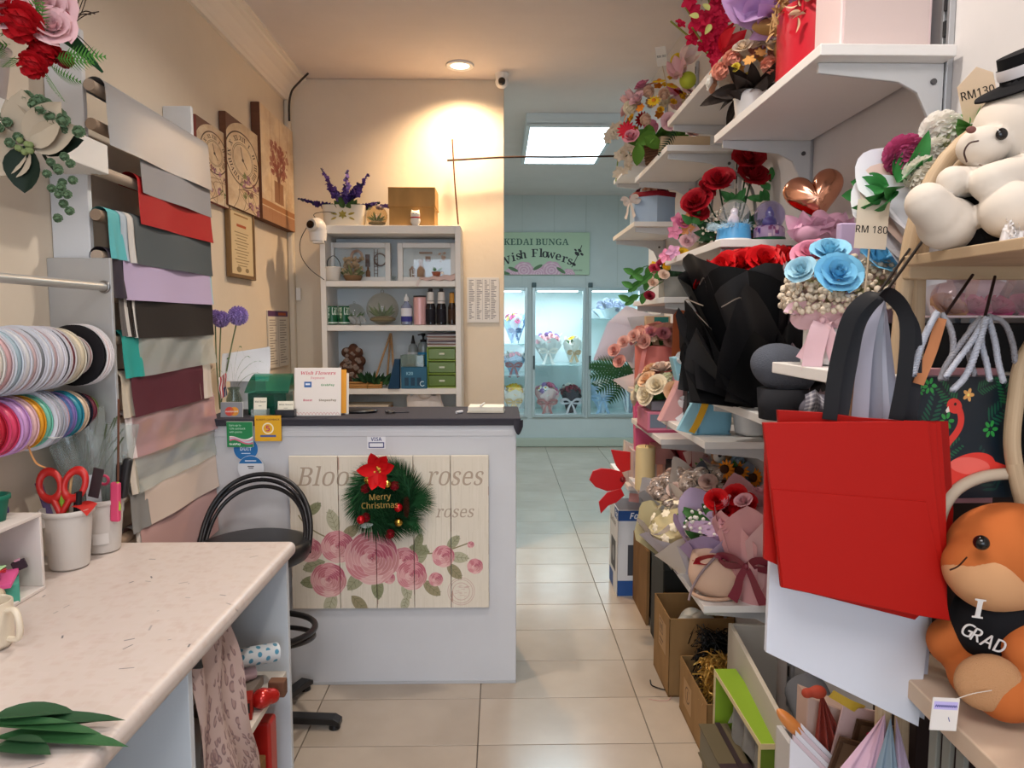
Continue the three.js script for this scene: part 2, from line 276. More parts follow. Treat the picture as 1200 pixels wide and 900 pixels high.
downlight(-0.35, 2.5, 'round ceiling downlight over the end of the worktable, above the picture', DOWN_FRONT, SOFT);
downlight(0.25, 1.3, 'round ceiling downlight over the aisle, above the picture', DOWN_FRONT, SOFT);
function panelLight(name, label, x0, x1, d0, d1, color, power, glow) {
  const t = thing(name, label, 'lamp', [(x0 + x1) / 2, CH - 0.09, -(d0 + d1) / 2]); const w = (x1 - x0) / 2, d = (d1 - d0) / 2;
  part('housing', mg([bx(-w - 0.03, w + 0.03, 0.012, 0.09, -d - 0.03, d + 0.03, 0.004), bx(-w - 0.03, -w, 0, 0.02, -d - 0.03, d + 0.03, 0), bx(w, w + 0.03, 0, 0.02, -d - 0.03, d + 0.03, 0), bx(-w, w, 0, 0.02, -d - 0.03, -d, 0), bx(-w, w, 0, 0.02, d, d + 0.03, 0)]), mat('#d6dde0', 0.5), t);
  part('diffuser', bx(-w, w, 0.002, 0.011, -d, d, 0), mat('#ffffff', 0.5, { emissive: color, emissiveIntensity: glow }), t);
  const l = new THREE.RectAreaLight(color, power, 2 * w, 2 * d); l.rotation.x = -Math.PI / 2; l.position.y = -0.006; l.name = 'panel_light'; t.add(l); return t;
}
panelLight('ceiling_panel_light', 'bright white square ceiling light box in the back room', 0.215, 0.80, 4.98, 6.1, COOL, PANEL_POWER, 5);
panelLight('ceiling_panel_light', 'ceiling light box over the front of the shop, behind the photographer', -0.85, 0.25, -0.9, 0.1, DAY, FRONT_POWER, 4);
{ // two fixed cameras
  const c = thing('security_camera', 'small round security camera on the ceiling corner above the doorway', 'camera', [at(588, 100, 4.2)[0], CH, -4.2]);
  part('mount', tf(cyl(0.035, 0.04, 0.03, 20), [0, -0.03, 0]), whiteGloss, c); part('housing', tf(sph(0.037, 20, 14), [0, -0.045, 0]), whiteGloss, c); part('lens', tf(cyl(0.02, 0.02, 0.016, 18), [0, -0.055, 0.028], [R(75), 0, 0]), mat('#1a120e', 0.15), c);
}

// ---------- back room: glass doors, shop sign, cold room flowers ----------
const alu = mat('#b9c6c8', 0.35, { metalness: 0.6 }), glass = mat('#ffffff', 0.02, { transmission: 1, thickness: 0, ior: 1.5 }), fridgeWhite = mat('#e8f1f0', 0.4);
doorsX.forEach(([x0, x1], i) => {
  const d = new THREE.Group(); d.name = 'door_' + (i + 1); d.userData.kind = 'structure'; scene.add(d); d.position.set(x0, DY0, -DB);
  const w = x1 - x0, h = DY1 - DY0, f = 0.035;
  part('door_frame', mg([bx(0, f, 0, h, -0.02, 0.03, 0.004), bx(w - f, w, 0, h, -0.02, 0.03, 0.004), bx(f, w - f, 0, f, -0.02, 0.03, 0.004), bx(f, w - f, h - f, h, -0.02, 0.03, 0.004)]), alu, d);
  part('pane', bx(f, w - f, f, h - f, -0.004, 0.002, 0), glass, d);
  part('door_handle', tf(bc(0.018, 0.16, 0.03, 0.005), [0.02, 0.55, 0.045]), mat('#39464a', 0.4), d);
  part('hinge', tf(bc(0.05, 0.05, 0.03, 0.006), [0.02, h + 0.005, 0.02]), mat('#56666a', 0.5), d);
  const strip = thing('light_strip', ['lit strip lamp inside the left glass door of the cold room', 'lit strip lamp inside the middle glass door of the cold room', 'lit strip lamp inside the right glass door of the cold room'][i], 'lamp', [(x0 + x1) / 2, DY1 - 0.03, -8.28]);
  part('housing', bx(-w / 2 + 0.06, w / 2 - 0.06, 0, 0.03, -0.03, 0.03, 0.004), fridgeWhite, strip);
  part('diffuser', bx(-w / 2 + 0.07, w / 2 - 0.07, -0.01, 0, -0.022, 0.022, 0), mat('#f4ffff', 0.5, { emissive: COOL, emissiveIntensity: 6 }), strip);
  const l = new THREE.RectAreaLight(COOL, FRIDGE_POWER, w - 0.14, 0.044); l.rotation.x = -Math.PI / 2; l.position.y = -0.014; l.name = 'strip_light'; strip.add(l);
});
// cold room shelves
const shelfRows = [[0, [0.80, 1.17]], [1, [0.92]], [2, [0.92, 1.46]]];
for (const [i, ys] of shelfRows) for (const y of ys) solo('glass_shelf', bx(doorsX[i][0] + 0.01, doorsX[i][1] - 0.01, y, y + 0.012, -8.88, -8.26, 0.002), mat('#dff0f0', 0.1, { transmission: 0.7, thickness: 0 }), ['', '', ''][i] + (['glass shelf behind the left cold room door, ', 'glass shelf behind the middle cold room door, ', 'glass shelf behind the right cold room door, '][i]) + (y === ys[0] ? 'lower of them' : 'upper of them'), 'shelf');
// a hand-tied bunch: paper wrap, flower heads, bow
function bunch(name, label, p, o) {
  const t = thing(name, label, 'bouquet', p, o.turn || 0, o.group); const h = o.h || 0.3, s = o.seed || 1;
  const wr = o.paper.map((c) => mat(c, 0.6));
  wrapGeo(h, o.r0 || 0.04, o.r1 || 0.14, o.n || 5, s, o.span || 1.8, o.point ?? 0.3).forEach((g, i) => part('wrapping_sheet', g, wr[i % wr.length], t));
  part('stem_bundle', cyl((o.r0 || 0.04) * 0.9, (o.r1 || 0.14) * 0.75, h * 0.8, 14), wr[0], t);
  if (o.flowers) dome(t, o.flowers, (o.r1 || 0.14) * 0.8, (o.dh || 0.09), s, { y: h * 0.72, cut: o.cut });
  if (o.green) part('leaves', tf(sprayGeo(o.green, 0.05, 0.12, 0.04, s, 0.5), [0, h * 0.72, 0]), mat(o.greenColor || '#3d6a34', 0.6), t);
  if (o.breath) part('baby_breath', tf(breathGeo(o.breath, (o.r1 || 0.14) * 0.85, s, 0.005, 0.75), [0, h * 0.74, 0]), mat('#f2efe6', 0.8), t).userData.kind = 'stuff';
  if (o.bow) { const b = part('bow', bowGeo(o.bowSize || 0.07, 0.035), mat(o.bow, 0.45), t); b.position.set(0, h * 0.42, (o.r0 || 0.04) * 0.6 + ((o.r1 || 0.14) - (o.r0 || 0.04)) * 0.46 + 0.025); if (o.bowTurn) { b.position.applyAxisAngle(V(0, 1, 0), o.bowTurn); b.rotation.y = o.bowTurn; } }
  if (o.tilt) { t.rotation.order = 'YXZ'; t.rotation.x = o.tilt[0]; t.rotation.z = o.tilt[1]; }
  return t;
}
const cPink = mat('#e58fae', 0.7), cLilac = mat('#b79bd0', 0.7), cWhite = mat('#f3efe8', 0.7), cYellow = mat('#edc32c', 0.6), cRed = mat('#b3101c', 0.6), cPeach = mat('#efb598', 0.7), cBlueRose = mat('#79bfe3', 0.6), cMagenta = mat('#c2367c', 0.6), cCream = mat('#efe2c6', 0.7), cOrange = mat('#e58a2a', 0.6), cRose = mat('#d9748c', 0.65), cBlush = mat('#efc6cb', 0.7), cBrown = mat('#4a2c1c', 0.8), cGreen = mat('#41793a', 0.6), cDark = mat('#22402a', 0.6), cOlive = mat('#7d8f58', 0.65);
{
  const z = -8.48, P = (px, py) => at(px, py, 8.48);
  const put = (px, y, nm, label, o) => bunch(nm, label, [P(px, 400)[0], y, z], o);
  put(603, 1.182, 'bouquet', 'yellow and magenta bouquet in blue paper on the top shelf of the left glass door', { h: 0.33, r1: 0.13, paper: ['#8db7d8', '#d8e6ee'], seed: 3, dh: 0.1, flowers: [['daisy', G.daisy, cYellow, 3, 1.4, G.eye, cOrange], ['rose', G.rose, cMagenta, 4, 1.3], ['daisy', G.daisy, cWhite, 6, 1.5, G.eye, cYellow]], green: 8, bow: '#5d7fa6' });
  put(602, 0.812, 'bouquet', 'white and red bouquet in blue paper behind the left glass door, middle shelf', { h: 0.24, r1: 0.13, paper: ['#4d8fb8', '#7db4d2'], seed: 5, dh: 0.08, flowers: [['rose', G.rose, cWhite, 6, 1.2], ['rose', G.rose, cRose, 3, 1.2], ['daisy', G.daisy, mat('#8fb7d0', 0.6), 5, 1.2]], green: 10, bow: '#7a1c28', bowSize: 0.09 });
  put(602, 0.3415, 'bouquet', 'yellow gerbera bouquet in white paper at the bottom of the left glass door', { h: 0.33, r1: 0.15, paper: ['#f0ece0', '#e3dcc8'], seed: 7, dh: 0.1, flowers: [['daisy', G.daisy, cYellow, 9, 1.9, G.eye, mat('#e8a020', 0.6)], ['rose', G.rose, cWhite, 4, 1.2]], bow: '#c9a24a', bowSize: 0.09 });
  put(642, 0.935, 'bouquet', 'large pale pink and white bouquet on the glass shelf of the middle door', { h: 0.34, r1: 0.165, paper: ['#eef3f0', '#dfe9e8'], seed: 9, dh: 0.12, flowers: [['rose', G.rose, cBlush, 8, 1.4], ['carnation', G.carn, cLilac, 6, 1.2], ['daisy', G.daisy, cWhite, 10, 1.4, G.eye, cYellow]], green: 14, breath: 60, bow: '#f2f2ea', bowSize: 0.1 });
  put(672, 0.935, 'bouquet', 'small cream bouquet with a yellow daisy beside the large pale pink bouquet', { h: 0.3, r1: 0.11, paper: ['#f0f3ee', '#e2e8e0'], seed: 11, dh: 0.1, flowers: [['daisy', G.daisy, cYellow, 2, 1.6, G.eye, cOrange], ['rose', G.rose, cWhite, 6, 1.2]], green: 6, bow: '#c4a780' });
  put(641, 0.3415, 'bouquet', 'pink and lilac bouquet in blush paper at the bottom of the middle door', { h: 0.3, r1: 0.15, paper: ['#e7bfc0', '#f0d8d4'], seed: 13, dh: 0.12, flowers: [['rose', G.rose, cPink, 7, 1.5], ['carnation', G.carn, cLilac, 5, 1.3], ['daisy', G.daisy, cWhite, 9, 1.4, G.eye, cYellow]], green: 9, breath: 60, bow: '#b3716f', bowSize: 0.11 });
  put(669, 0.3415, 'bouquet', 'deep red and white bouquet in black paper at the bottom of the middle door', { h: 0.31, r1: 0.12, paper: ['#2b2730', '#3a3440'], seed: 15, dh: 0.11, flowers: [['rose', G.rose, mat('#8c1a38', 0.6), 8, 1.4], ['rose', G.rose, cWhite, 3, 1.2]], bow: '#cfc8cc', bowSize: 0.12 });
  put(706, 0.3415, 'bouquet', 'bouquet in pale blue paper at the bottom of the right glass door', { h: 0.4, r1: 0.14, paper: ['#a8c6df', '#c8dcea'], seed: 17, dh: 0.1, flowers: [['carnation', G.carn, cWhite, 8, 1.3]], green: 12, bow: '#8fb2d0', bowSize: 0.13 });
  put(738, 0.3415, 'bouquet', 'bouquet in white and grey paper beside the pale blue bouquet', { h: 0.42, r1: 0.13, paper: ['#e6ecef', '#8d98a6'], seed: 19, dh: 0.1, flowers: [['rose', G.rose, cWhite, 7, 1.4]], green: 6 });
  put(715, 1.475, 'bouquet', 'grey dried flower bunch on the top shelf of the right glass door', { h: 0.12, r0: 0.12, r1: 0.22, paper: ['#c9d6da'], seed: 21, dh: 0.12, flowers: [['pompon', G.pompon, mat('#8b93a3', 0.8), 12, 1.2]], green: 12, greenColor: '#77828c' });
}
{ // shop sign
  const a = at(560, 272, 8.06), b = at(691, 322, 8.06), w = b[0] - a[0], h = a[1] - b[1];
  const tex = canvas(1048, 400, (c, W, H) => {
    c.fillStyle = '#b9d0b4'; c.fillRect(0, 0, W, H);
    for (const [x, y, s] of [[430, 360, 90], [690, 360, 95], [560, 390, 70], [850, 400, 60], [300, 400, 60]]) for (let k = 7; k > 0; k--) { c.fillStyle = k % 2 ? '#d8a9c0' : '#e9c8d6'; c.beginPath(); for (let i = 0; i < 7; i++) { const q = i / 7 * 6.283 + k * 0.5; c.moveTo(x, y); c.arc(x + Math.cos(q) * s * k * 0.075, y + Math.sin(q) * s * k * 0.06, s * k * 0.075, 0, 6.3); } c.fill(); }
    c.fillStyle = '#5b7d57'; for (const [x, y, r] of [[330, 350, 0.4], [560, 330, -0.5], [780, 360, 0.6], [250, 385, 0.2]]) { c.save(); c.translate(x, y); c.rotate(r); c.beginPath(); c.ellipse(0, 0, 50, 16, 0, 0, 6.3); c.fill(); c.restore(); }
    c.fillStyle = '#44685a'; c.font = 'bold 84px serif'; c.textAlign = 'center'; c.fillText('KEDAI BUNGA', 545, 118);
    c.fillStyle = '#20242a'; c.font = 'bold 106px serif'; const s = 'Wish Flowers'; const xs = [262, 338, 384, 426, 490, 532, 590, 628, 678, 748, 808, 856], R0 = 900;
    [...s].forEach((ch, i) => { const t = (xs[i] - 560) / R0; c.save(); c.translate(xs[i], 232 + R0 * (1 - Math.cos(t)) * 1.5); c.rotate(t * 0.8); c.fillText(ch, 0, 0); c.restore(); });
    c.strokeStyle = '#2a2a2c'; c.lineWidth = 7; c.beginPath(); c.moveTo(880, 330); c.quadraticCurveTo(930, 240, 975, 120); c.stroke();
    c.fillStyle = '#2a2a2c'; for (const [x, y, r] of [[930, 200, 26], [955, 170, 20], [975, 205, 18], [915, 165, 14], [900, 300, 22]]) { c.beginPath(); c.ellipse(x, y, r, r * 0.6, 0.7, 0, 6.3); c.fill(); }
    c.font = '22px sans-serif'; c.fillText('016-000', 940, 366);
  });
  const t = thing('shop_sign', 'pale green banner with KEDAI BUNGA Wish Flowers and pink roses', 'sign', [(a[0] + b[0]) / 2, (a[1] + b[1]) / 2, -8.07]);
  part('board', bx(-w / 2, w / 2, -h / 2, h / 2, -0.02, 0, 0.002), mat('#b9d0b4', 0.6), t);
  part('print', new THREE.PlaneGeometry(w - 0.004, h - 0.004).translate(0, 0, 0.0015), printed(tex), t);
}
{ // cane sticks standing against the partition end and a thin rod across the opening
  solo('cane_stick', tube([at(530, 163, 4.2), at(533, 215, 4.2), at(537, 263, 4.18)], 0.005, 12, 6), mat('#5a3626', 0.7), 'thin brown cane leaning upright on the cream wall above the bookcase', 'stick');
  solo('cane_stick', tube([at(524, 188, 4.22), at(600, 184, 4.22), at(660, 184, 4.2), [WR, at(760, 182, 4.2)[1], -4.2]], 0.006, 20, 6), mat('#3b2a22', 0.7), 'thin dark rod running across the doorway under the light box', 'stick');
}
const orchidG = mg([0, 1, 2, 3, 4].map((i) => tf(petalGeo(0.024, 0.018, -0.1), [0, 0, 0.001 * i], [0.3, 0, i * 1.2566])).concat([tf(petalGeo(0.012, 0.01, -0.5), [0, 0, 0.004], [0.8, 0, 3.14])]));

// ---------- service counter ----------
const CT = at(430, 490, 2.71)[1], CD = 2.71;           // counter top height and front depth
const counterWhite = mat('#d9dade', 0.45, { map: T.plaster });
{
  const t = thing('service_counter', 'white service counter with a dark cloth top and a flower board on its front', 'counter', [-0.52, 0, -CD]);
  part('front_panel', bx(-0.62, 0.585, 0, CT - 0.012, -0.018, 0, 0.003), counterWhite, t);
  part('side_panel', bx(0.567, 0.585, 0, CT - 0.012, -0.36, -0.018, 0.003), counterWhite, t); part('side_panel', bx(-0.62, -0.602, 0, CT - 0.012, -0.36, -0.018, 0.003), counterWhite, t);
  part('worktop', bx(-0.62, 0.585, CT - 0.03, CT - 0.012, -0.36, -0.018, 0.002), counterWhite, t);
  part('top_rail', bx(-0.62, 0.585, CT - 0.07, CT - 0.05, 0, 0.004, 0.001), counterWhite, t);
  part('base_trim', bx(-0.62, 0.585, 0, 0.012, 0, 0.004, 0.001), mat('#b9babd', 0.6), t);
}
const cloth = mat('#3b3a42', 0.85, { bumpMap: T.cloth, bumpScale: 0.0006 });
{
  const g = [bx(-1.142, 0.082, CT - 0.011, CT, -CD - 0.37, -CD + 0.015, 0.004), bx(-1.142, 0.07, CT - 0.028, CT - 0.004, -CD + 0.0075, -CD + 0.0145, 0.003), bx(0.0725, 0.0805, CT - 0.035, CT - 0.004, -CD - 0.36, -CD + 0.006, 0.003)];
  g.push(surf((u, v) => [0.055 + 0.036 * u, CT - 0.006 - v * (0.028 + 0.03 * Math.sin(u * 3.14)), -CD + 0.0155 + 0.01 * Math.sin(u * 3.14 + v)], 8, 6));
  solo('counter_cloth', mg(g), cloth, 'charcoal cloth covering the top of the white service counter', 'cloth');
}
// a flat card with print on its front
function card(name, label, cat, p0, p1, d, draw, o = {}) {     // by the pixels of its corners at depth d
  const a = at(p0[0], p0[1], d), b = at(p1[0], p1[1], d), w = b[0] - a[0], h = a[1] - b[1], th = o.th || 0.003;
  const t = thing(name, label, cat, [(a[0] + b[0]) / 2, (a[1] + b[1]) / 2 + (o.dy || 0), -d], o.turn || 0, o.group); if (o.lean) { t.rotation.order = 'YXZ'; t.rotation.x = o.lean; } if (o.roll) t.rotation.z = o.roll;
  const k = (o.px || 256) / Math.max(w, h);
  part('board', bx(-w / 2, w / 2, -h / 2, h / 2, -th, 0, Math.min(0.001, th / 3)), mat(o.edge || '#efece4', 0.6), t);
  part('print', new THREE.PlaneGeometry(w * 0.985, h * 0.985).translate(0, 0, 0.0006), printed(canvas(Math.round(w * k), Math.round(h * k), draw), o.rough ?? 0.5), t);
  return t;
}
{ // shabby board with painted roses: five planks
  const x0 = at(340, 540, CD)[0], x1 = at(573, 540, CD)[0], y1 = at(450, 533, CD)[1], y0 = at(450, 710, CD)[1], W = x1 - x0, H = y1 - y0;
  const tex = canvas(1400, 1050, (c, w, h) => {
    const q = rng(5); c.fillStyle = '#e3d9c8'; c.fillRect(0, 0, w, h);
    for (let i = 0; i < 900; i++) { c.fillStyle = q() < 0.5 ? 'rgba(205,190,168,0.18)' : 'rgba(240,232,220,0.2)'; c.fillRect(q() * w, q() * h, 3 + q() * 5, 40 + q() * 200); }
    for (const x of [0, 0.244, 0.43, 0.62, 0.807, 1]) for (let i = 0; i < 9; i++) { c.fillStyle = 'rgba(150,95,80,' + (0.2 + 0.4 * q()) + ')'; c.fillRect(x * w - 6 + q() * 8, q() * h, 4 + q() * 6, 15 + q() * 70); }
    c.fillStyle = '#b3a08c'; c.font = 'italic 175px serif'; c.fillText('Bloom', 45, 200); c.fillText('roses', 955, 200, 400); c.font = 'italic 110px serif'; c.fillText('roses', 1020, 420, 270);
    c.strokeStyle = 'rgba(190,140,130,0.55)'; c.lineWidth = 4; for (const r of [95, 82, 60]) { c.beginPath(); c.arc(1200, 935, r, 0, 6.3); c.stroke(); } c.fillStyle = 'rgba(190,140,130,0.4)'; for (let i = 0; i < 14; i++) c.fillRect(1150 + q() * 90, 890 + q() * 80, 10 + q() * 22, 4);
    const lf = (x, y, l, a, col) => { c.save(); c.translate(x, y); c.rotate(a); c.fillStyle = col; c.beginPath(); c.moveTo(0, 0); c.bezierCurveTo(l * 0.3, -l * 0.38, l * 0.8, -l * 0.3, l, 0); c.bezierCurveTo(l * 0.8, l * 0.3, l * 0.3, l * 0.38, 0, 0); c.fill(); c.strokeStyle = 'rgba(90,90,60,0.5)'; c.lineWidth = 3; c.beginPath(); c.moveTo(0, 0); c.lineTo(l, 0); c.stroke(); for (let k = 1; k < 5; k++) { c.beginPath(); c.moveTo(l * k / 5, 0); c.lineTo(l * (k / 5 + 0.12), -l * 0.16); c.moveTo(l * k / 5, 0); c.lineTo(l * (k / 5 + 0.12), l * 0.16); c.stroke(); } c.restore(); };
    const rose = (x, y, s) => { const cols = ['#c98b8b', '#dca6a4', '#e9c3bd', '#d3898f', '#e2aaa9', '#c46e79', '#d9949a', '#b4566a'];
      for (let k = 0; k < 8; k++) { const rr = s * (1 - k * 0.115), n = 8 - Math.floor(k / 2); for (let i = 0; i < n; i++) { const a = i / n * 6.283 + k * 0.7 + q() * 0.4; c.fillStyle = cols[(k + i) % 8]; c.beginPath(); c.ellipse(x + Math.cos(a) * rr * 0.55, y + Math.sin(a) * rr * 0.5, rr * 0.52, rr * 0.4, a + 1.57, 0, 6.3); c.fill(); { const g = c.createRadialGradient(x, y, rr * 0.1, x + Math.cos(a) * rr * 0.6, y + Math.sin(a) * rr * 0.6, rr * 0.75); g.addColorStop(0, 'rgba(150,50,75,0.55)'); g.addColorStop(0.6, 'rgba(200,120,125,0.15)'); g.addColorStop(1, 'rgba(250,226,220,0.6)'); c.fillStyle = g; c.fill(); } c.strokeStyle = 'rgba(245,220,214,0.4)'; c.lineWidth = s * 0.022; c.beginPath(); c.ellipse(x + Math.cos(a) * rr * 0.55, y + Math.sin(a) * rr * 0.5, rr * 0.52, rr * 0.4, a + 1.57, 3.4, 6.0); c.stroke(); c.strokeStyle = 'rgba(140,50,70,0.45)'; c.beginPath(); c.ellipse(x + Math.cos(a) * rr * 0.55, y + Math.sin(a) * rr * 0.5, rr * 0.52, rr * 0.4, a + 1.57, 0.4, 2.6); c.stroke(); } } };
    const gs = ['#a3a182', '#8d8f6c', '#b7b397', '#9a8f6e']; c.strokeStyle = '#8f8460'; c.lineWidth = 9; c.beginPath(); c.moveTo(60, 400); c.bezierCurveTo(140, 540, 300, 560, 460, 640); c.moveTo(820, 640); c.bezierCurveTo(980, 700, 1080, 660, 1280, 590); c.stroke();
    [[150, 420, 150, -2.1], [120, 400, 130, -0.7], [330, 520, 170, -1.9], [360, 560, 150, -0.6], [240, 720, 170, 2.8], [230, 860, 170, 3.1], [300, 930, 180, 1.9], [420, 960, 160, 0.8], [520, 780, 190, 2.3], [600, 820, 170, 1.5], [800, 850, 150, 1.4], [930, 860, 160, 0.7], [860, 760, 180, -1.0], [980, 660, 150, -2.9], [1110, 690, 150, 0.1], [1100, 740, 150, 0.8], [1100, 640, 130, -0.8], [880, 640, 120, -1.2], [820, 960, 120, 1.9], [460, 720, 140, 0.3]].forEach(([x, y, l, a], i) => lf(x, y, l, a, gs[i % 4]));
    rose(130, 640, 95); rose(330, 620, 125); rose(260, 850, 135); rose(800, 720, 105); rose(690, 840, 45); rose(570, 700, 205); rose(850, 820, 115); rose(1075, 690, 85); rose(1020, 850, 55); rose(1270, 610, 26); rose(1300, 760, 60);
  });
  const fr = [0, 0.244, 0.43, 0.62, 0.807, 1], t = thing('rose_board', 'shabby cream plank board painted with pink roses, fixed to the counter front', 'wall art', [x0, y0, -CD + 0.004]);
  const pm = printed(tex, 0.7);
  part('frame_batten', mg([bx(0, W, 0.02, 0.05, 0, 0.006, 0), bx(0, W, H - 0.05, H - 0.02, 0, 0.006, 0)]), mat('#cbbfae', 0.8), t);
  for (let i = 0; i < 5; i++) { const g = bx(fr[i] * W + 0.0012, fr[i + 1] * W - 0.0012, 0, H, 0.006, 0.02, 0.0015), P = g.attributes.position, U = g.attributes.uv; for (let k = 0; k < P.count; k++) U.setXY(k, P.getX(k) / W, P.getY(k) / H); part('plank', g, pm, t); }
}
{ // Christmas wreath hung on the board
  const c = at(452, 585, CD - 0.06), t = thing('christmas_wreath', 'green pine Christmas wreath with red poinsettia and gold lettering on the rose board', 'wreath', c);
  const pine = mat('#1f4a2c', 0.8), pine2 = mat('#2d6238', 0.8), ring = 0.098;
  const needles = (n, s) => scatter(n, s, (q) => { const a = q() * 6.2832, w = q() * 6.2832, rr = q() < 0.3 ? ring * Math.sqrt(q()) * 0.8 : ring + Math.cos(w) * 0.022; return dirTo(new THREE.ConeGeometry(0.0022, 0.05 + q() * 0.025, 3).translate(0, 0.025, 0), [Math.cos(a + 1.2) + 0.9 * Math.cos(a) * Math.cos(w) * 1.3, Math.sin(a + 1.2) + 0.9 * Math.sin(a) * Math.cos(w) * 1.3, 0.9 * Math.sin(w) + 0.4]).translate(Math.cos(a) * rr, Math.sin(a) * rr * 1.05, Math.sin(w) * 0.02); });
  part('needles', needles(1500, 4), pine, t).userData.kind = 'stuff'; part('needles', needles(700, 8), pine2, t).userData.kind = 'stuff';
  part('ring', mg([tf(new THREE.TorusGeometry(ring, 0.02, 8, 28), [0, 0, 0], [0, 0, 0], [1, 1.05, 1]), tf(new THREE.CylinderGeometry(ring * 0.9, ring * 0.9, 0.01, 20), [0, 0, 0], [Math.PI / 2, 0, 0])]), pine, t);
  part('pine_spray', scatter(260, 12, (q) => dirTo(new THREE.ConeGeometry(0.0016, 0.09, 3).translate(0, 0.045, 0), [0.5 + q() * 1.3, -0.9 + q() * 2.2, 0.1 + q() * 0.4]).translate(0.085 + q() * 0.03, 0.03 * (q() - 0.5) - 0.0, 0.01)), pine2, t).userData.kind = 'stuff';
  part('pine_spray', scatter(120, 16, (q) => dirTo(new THREE.ConeGeometry(0.0016, 0.08, 3).translate(0, 0.04, 0), [0.2 + q(), -1.4 + q() * 0.4, 0.1 + q() * 0.4]).translate(0.06 + q() * 0.05, -0.07, 0.01)), pine2, t).userData.kind = 'stuff';
  const ps = part('poinsettia', scatter(6, 3, (q, i) => tf(petalGeo(0.082, 0.05, -0.12), [0, 0, 0.004 * (i % 2)], [0.4, 0, 0]).rotateZ([0.25, -1.25, -2.7, 1.5, 2.9, -0.6][i])), mat('#d3141b', 0.55), t); ps.position.set(-0.02, 0.125, 0.045);
  part('flower_centre', scatter(7, 2, (q) => tf(sph(0.006, 8, 6), [(q() - 0.5) * 0.025, (q() - 0.5) * 0.02, 0.008])), mat('#d0b04a', 0.3, { metalness: 0.7 }), ps);
  for (const [x, y, col] of [[-0.055, 0.085, 1], [0.015, 0.07, 1], [0.055, -0.075, 1], [0.055, -0.02, 0], [-0.085, -0.065, 0]]) part(col ? 'gold_bauble' : 'red_bauble', sph(0.0165, 18, 14), col ? metal('#d9b352', 0.2) : mat('#c2121e', 0.15, { metalness: 0.5 }), t).position.set(x, y, 0.05);
  for (const [x, y] of [[-0.07, 0.05], [0.04, 0.06], [0.02, -0.125], [-0.07, -0.06]]) { const f = part('red_flower', G.carn[0], mat('#8d1220', 0.7), t); f.position.set(x, y, 0.035); f.rotation.x = 1.2; f.scale.setScalar(0.7); }
  const cone = part('pine_cone', scatter(70, 7, (q, i) => { const v = i / 70, a = i * 2.4, r = 0.018 * Math.sin(0.4 + v * 2.5); return tf(petalGeo(0.016, 0.014, 0.3), [Math.cos(a) * r * 0.5, 0.035 - v * 0.07, Math.sin(a) * r * 0.5], [1.2, Math.PI / 2 - a, 0]); }), mat('#5a3425', 0.8), t); cone.position.set(0.085, -0.02, 0.05);
  part('silver_leaf', tf(petalGeo(0.05, 0.02), [-0.09, -0.09, 0.045], [0, 0, -1.5]), mat('#8f9a94', 0.5), t);
  const gold = metal('#c9a55a', 0.35);
  part('lettering', tf(letters('Merry', 0.022, 0.003), [-0.01, 0.022, 0.062], [0, 0, 0.06]), gold, t); part('lettering', tf(letters('Christmas', 0.022, 0.003), [-0.012, -0.006, 0.062], [0, 0, 0.03]), gold, t);
}
// cards and stickers on and over the counter front
card('sticker', 'small white card-payment sticker on the counter front above the rose board', 'sticker', [430, 510], [452, 526], CD - 0.001, (c, w, h) => { c.fillStyle = '#eef0f5'; c.fillRect(0, 0, w, h); c.fillStyle = '#1c2a72'; c.font = 'bold ' + h * 0.36 + 'px sans-serif'; c.textAlign = 'center'; c.fillText('VISA', w * 0.5, h * 0.42); c.strokeStyle = '#1c2a72'; c.lineWidth = h * 0.07; c.strokeRect(w * 0.1, h * 0.55, w * 0.8, h * 0.35); }, { th: 0.0006 });
card('promo_card', 'green promotion card hanging over the counter edge', 'card', [265, 494], [297, 524], CD - 0.02, (c, w, h) => { c.fillStyle = '#1f8a4f'; c.fillRect(0, 0, w, h); c.fillStyle = '#dff5e4'; c.font = h * 0.1 + 'px sans-serif'; c.fillText('Earn up to', w * 0.1, h * 0.18); c.fillText('12% cashback', w * 0.1, h * 0.31); c.fillText('with points', w * 0.1, h * 0.44); const g = ['#f3f6f0', '#e7a0b4', '#c5d8e6', '#d86a8a']; g.forEach((k, i) => { c.strokeStyle = k; c.lineWidth = h * 0.06; c.beginPath(); c.moveTo(w * 0.1, h * (0.6 + i * 0.05)); c.bezierCurveTo(w * 0.4, h * 0.55, w * 0.6, h * (0.9 + i * 0.03), w, h * (0.6 + i * 0.08)); c.stroke(); }); c.fillStyle = '#fff'; c.font = 'bold ' + h * 0.11 + 'px sans-serif'; c.fillText('GrabPay', w * 0.08, h * 0.92); });
card('promo_card', 'yellow promotion card hanging over the counter edge beside the green card', 'card', [298, 487], [330, 517], CD - 0.022, (c, w, h) => { c.fillStyle = '#eab018'; c.fillRect(0, 0, w, h); c.fillStyle = '#6a3a12'; c.textAlign = 'center'; c.font = 'bold ' + h * 0.1 + 'px sans-serif'; c.fillText('ALWAYS CASHBACK', w / 2, h * 0.19, w * 0.9); c.strokeStyle = '#fff3d0'; c.lineWidth = h * 0.05; c.beginPath(); c.arc(w / 2, h * 0.5, h * 0.2, 0, 6.3); c.stroke(); c.fillStyle = '#c9406a'; c.font = 'bold ' + h * 0.32 + 'px sans-serif'; c.fillText('5', w / 2, h * 0.61); c.fillStyle = '#4a5fa5'; c.fillRect(w * 0.2, h * 0.76, w * 0.6, h * 0.08); }, { th: 0.004, edge: '#d9a012' });
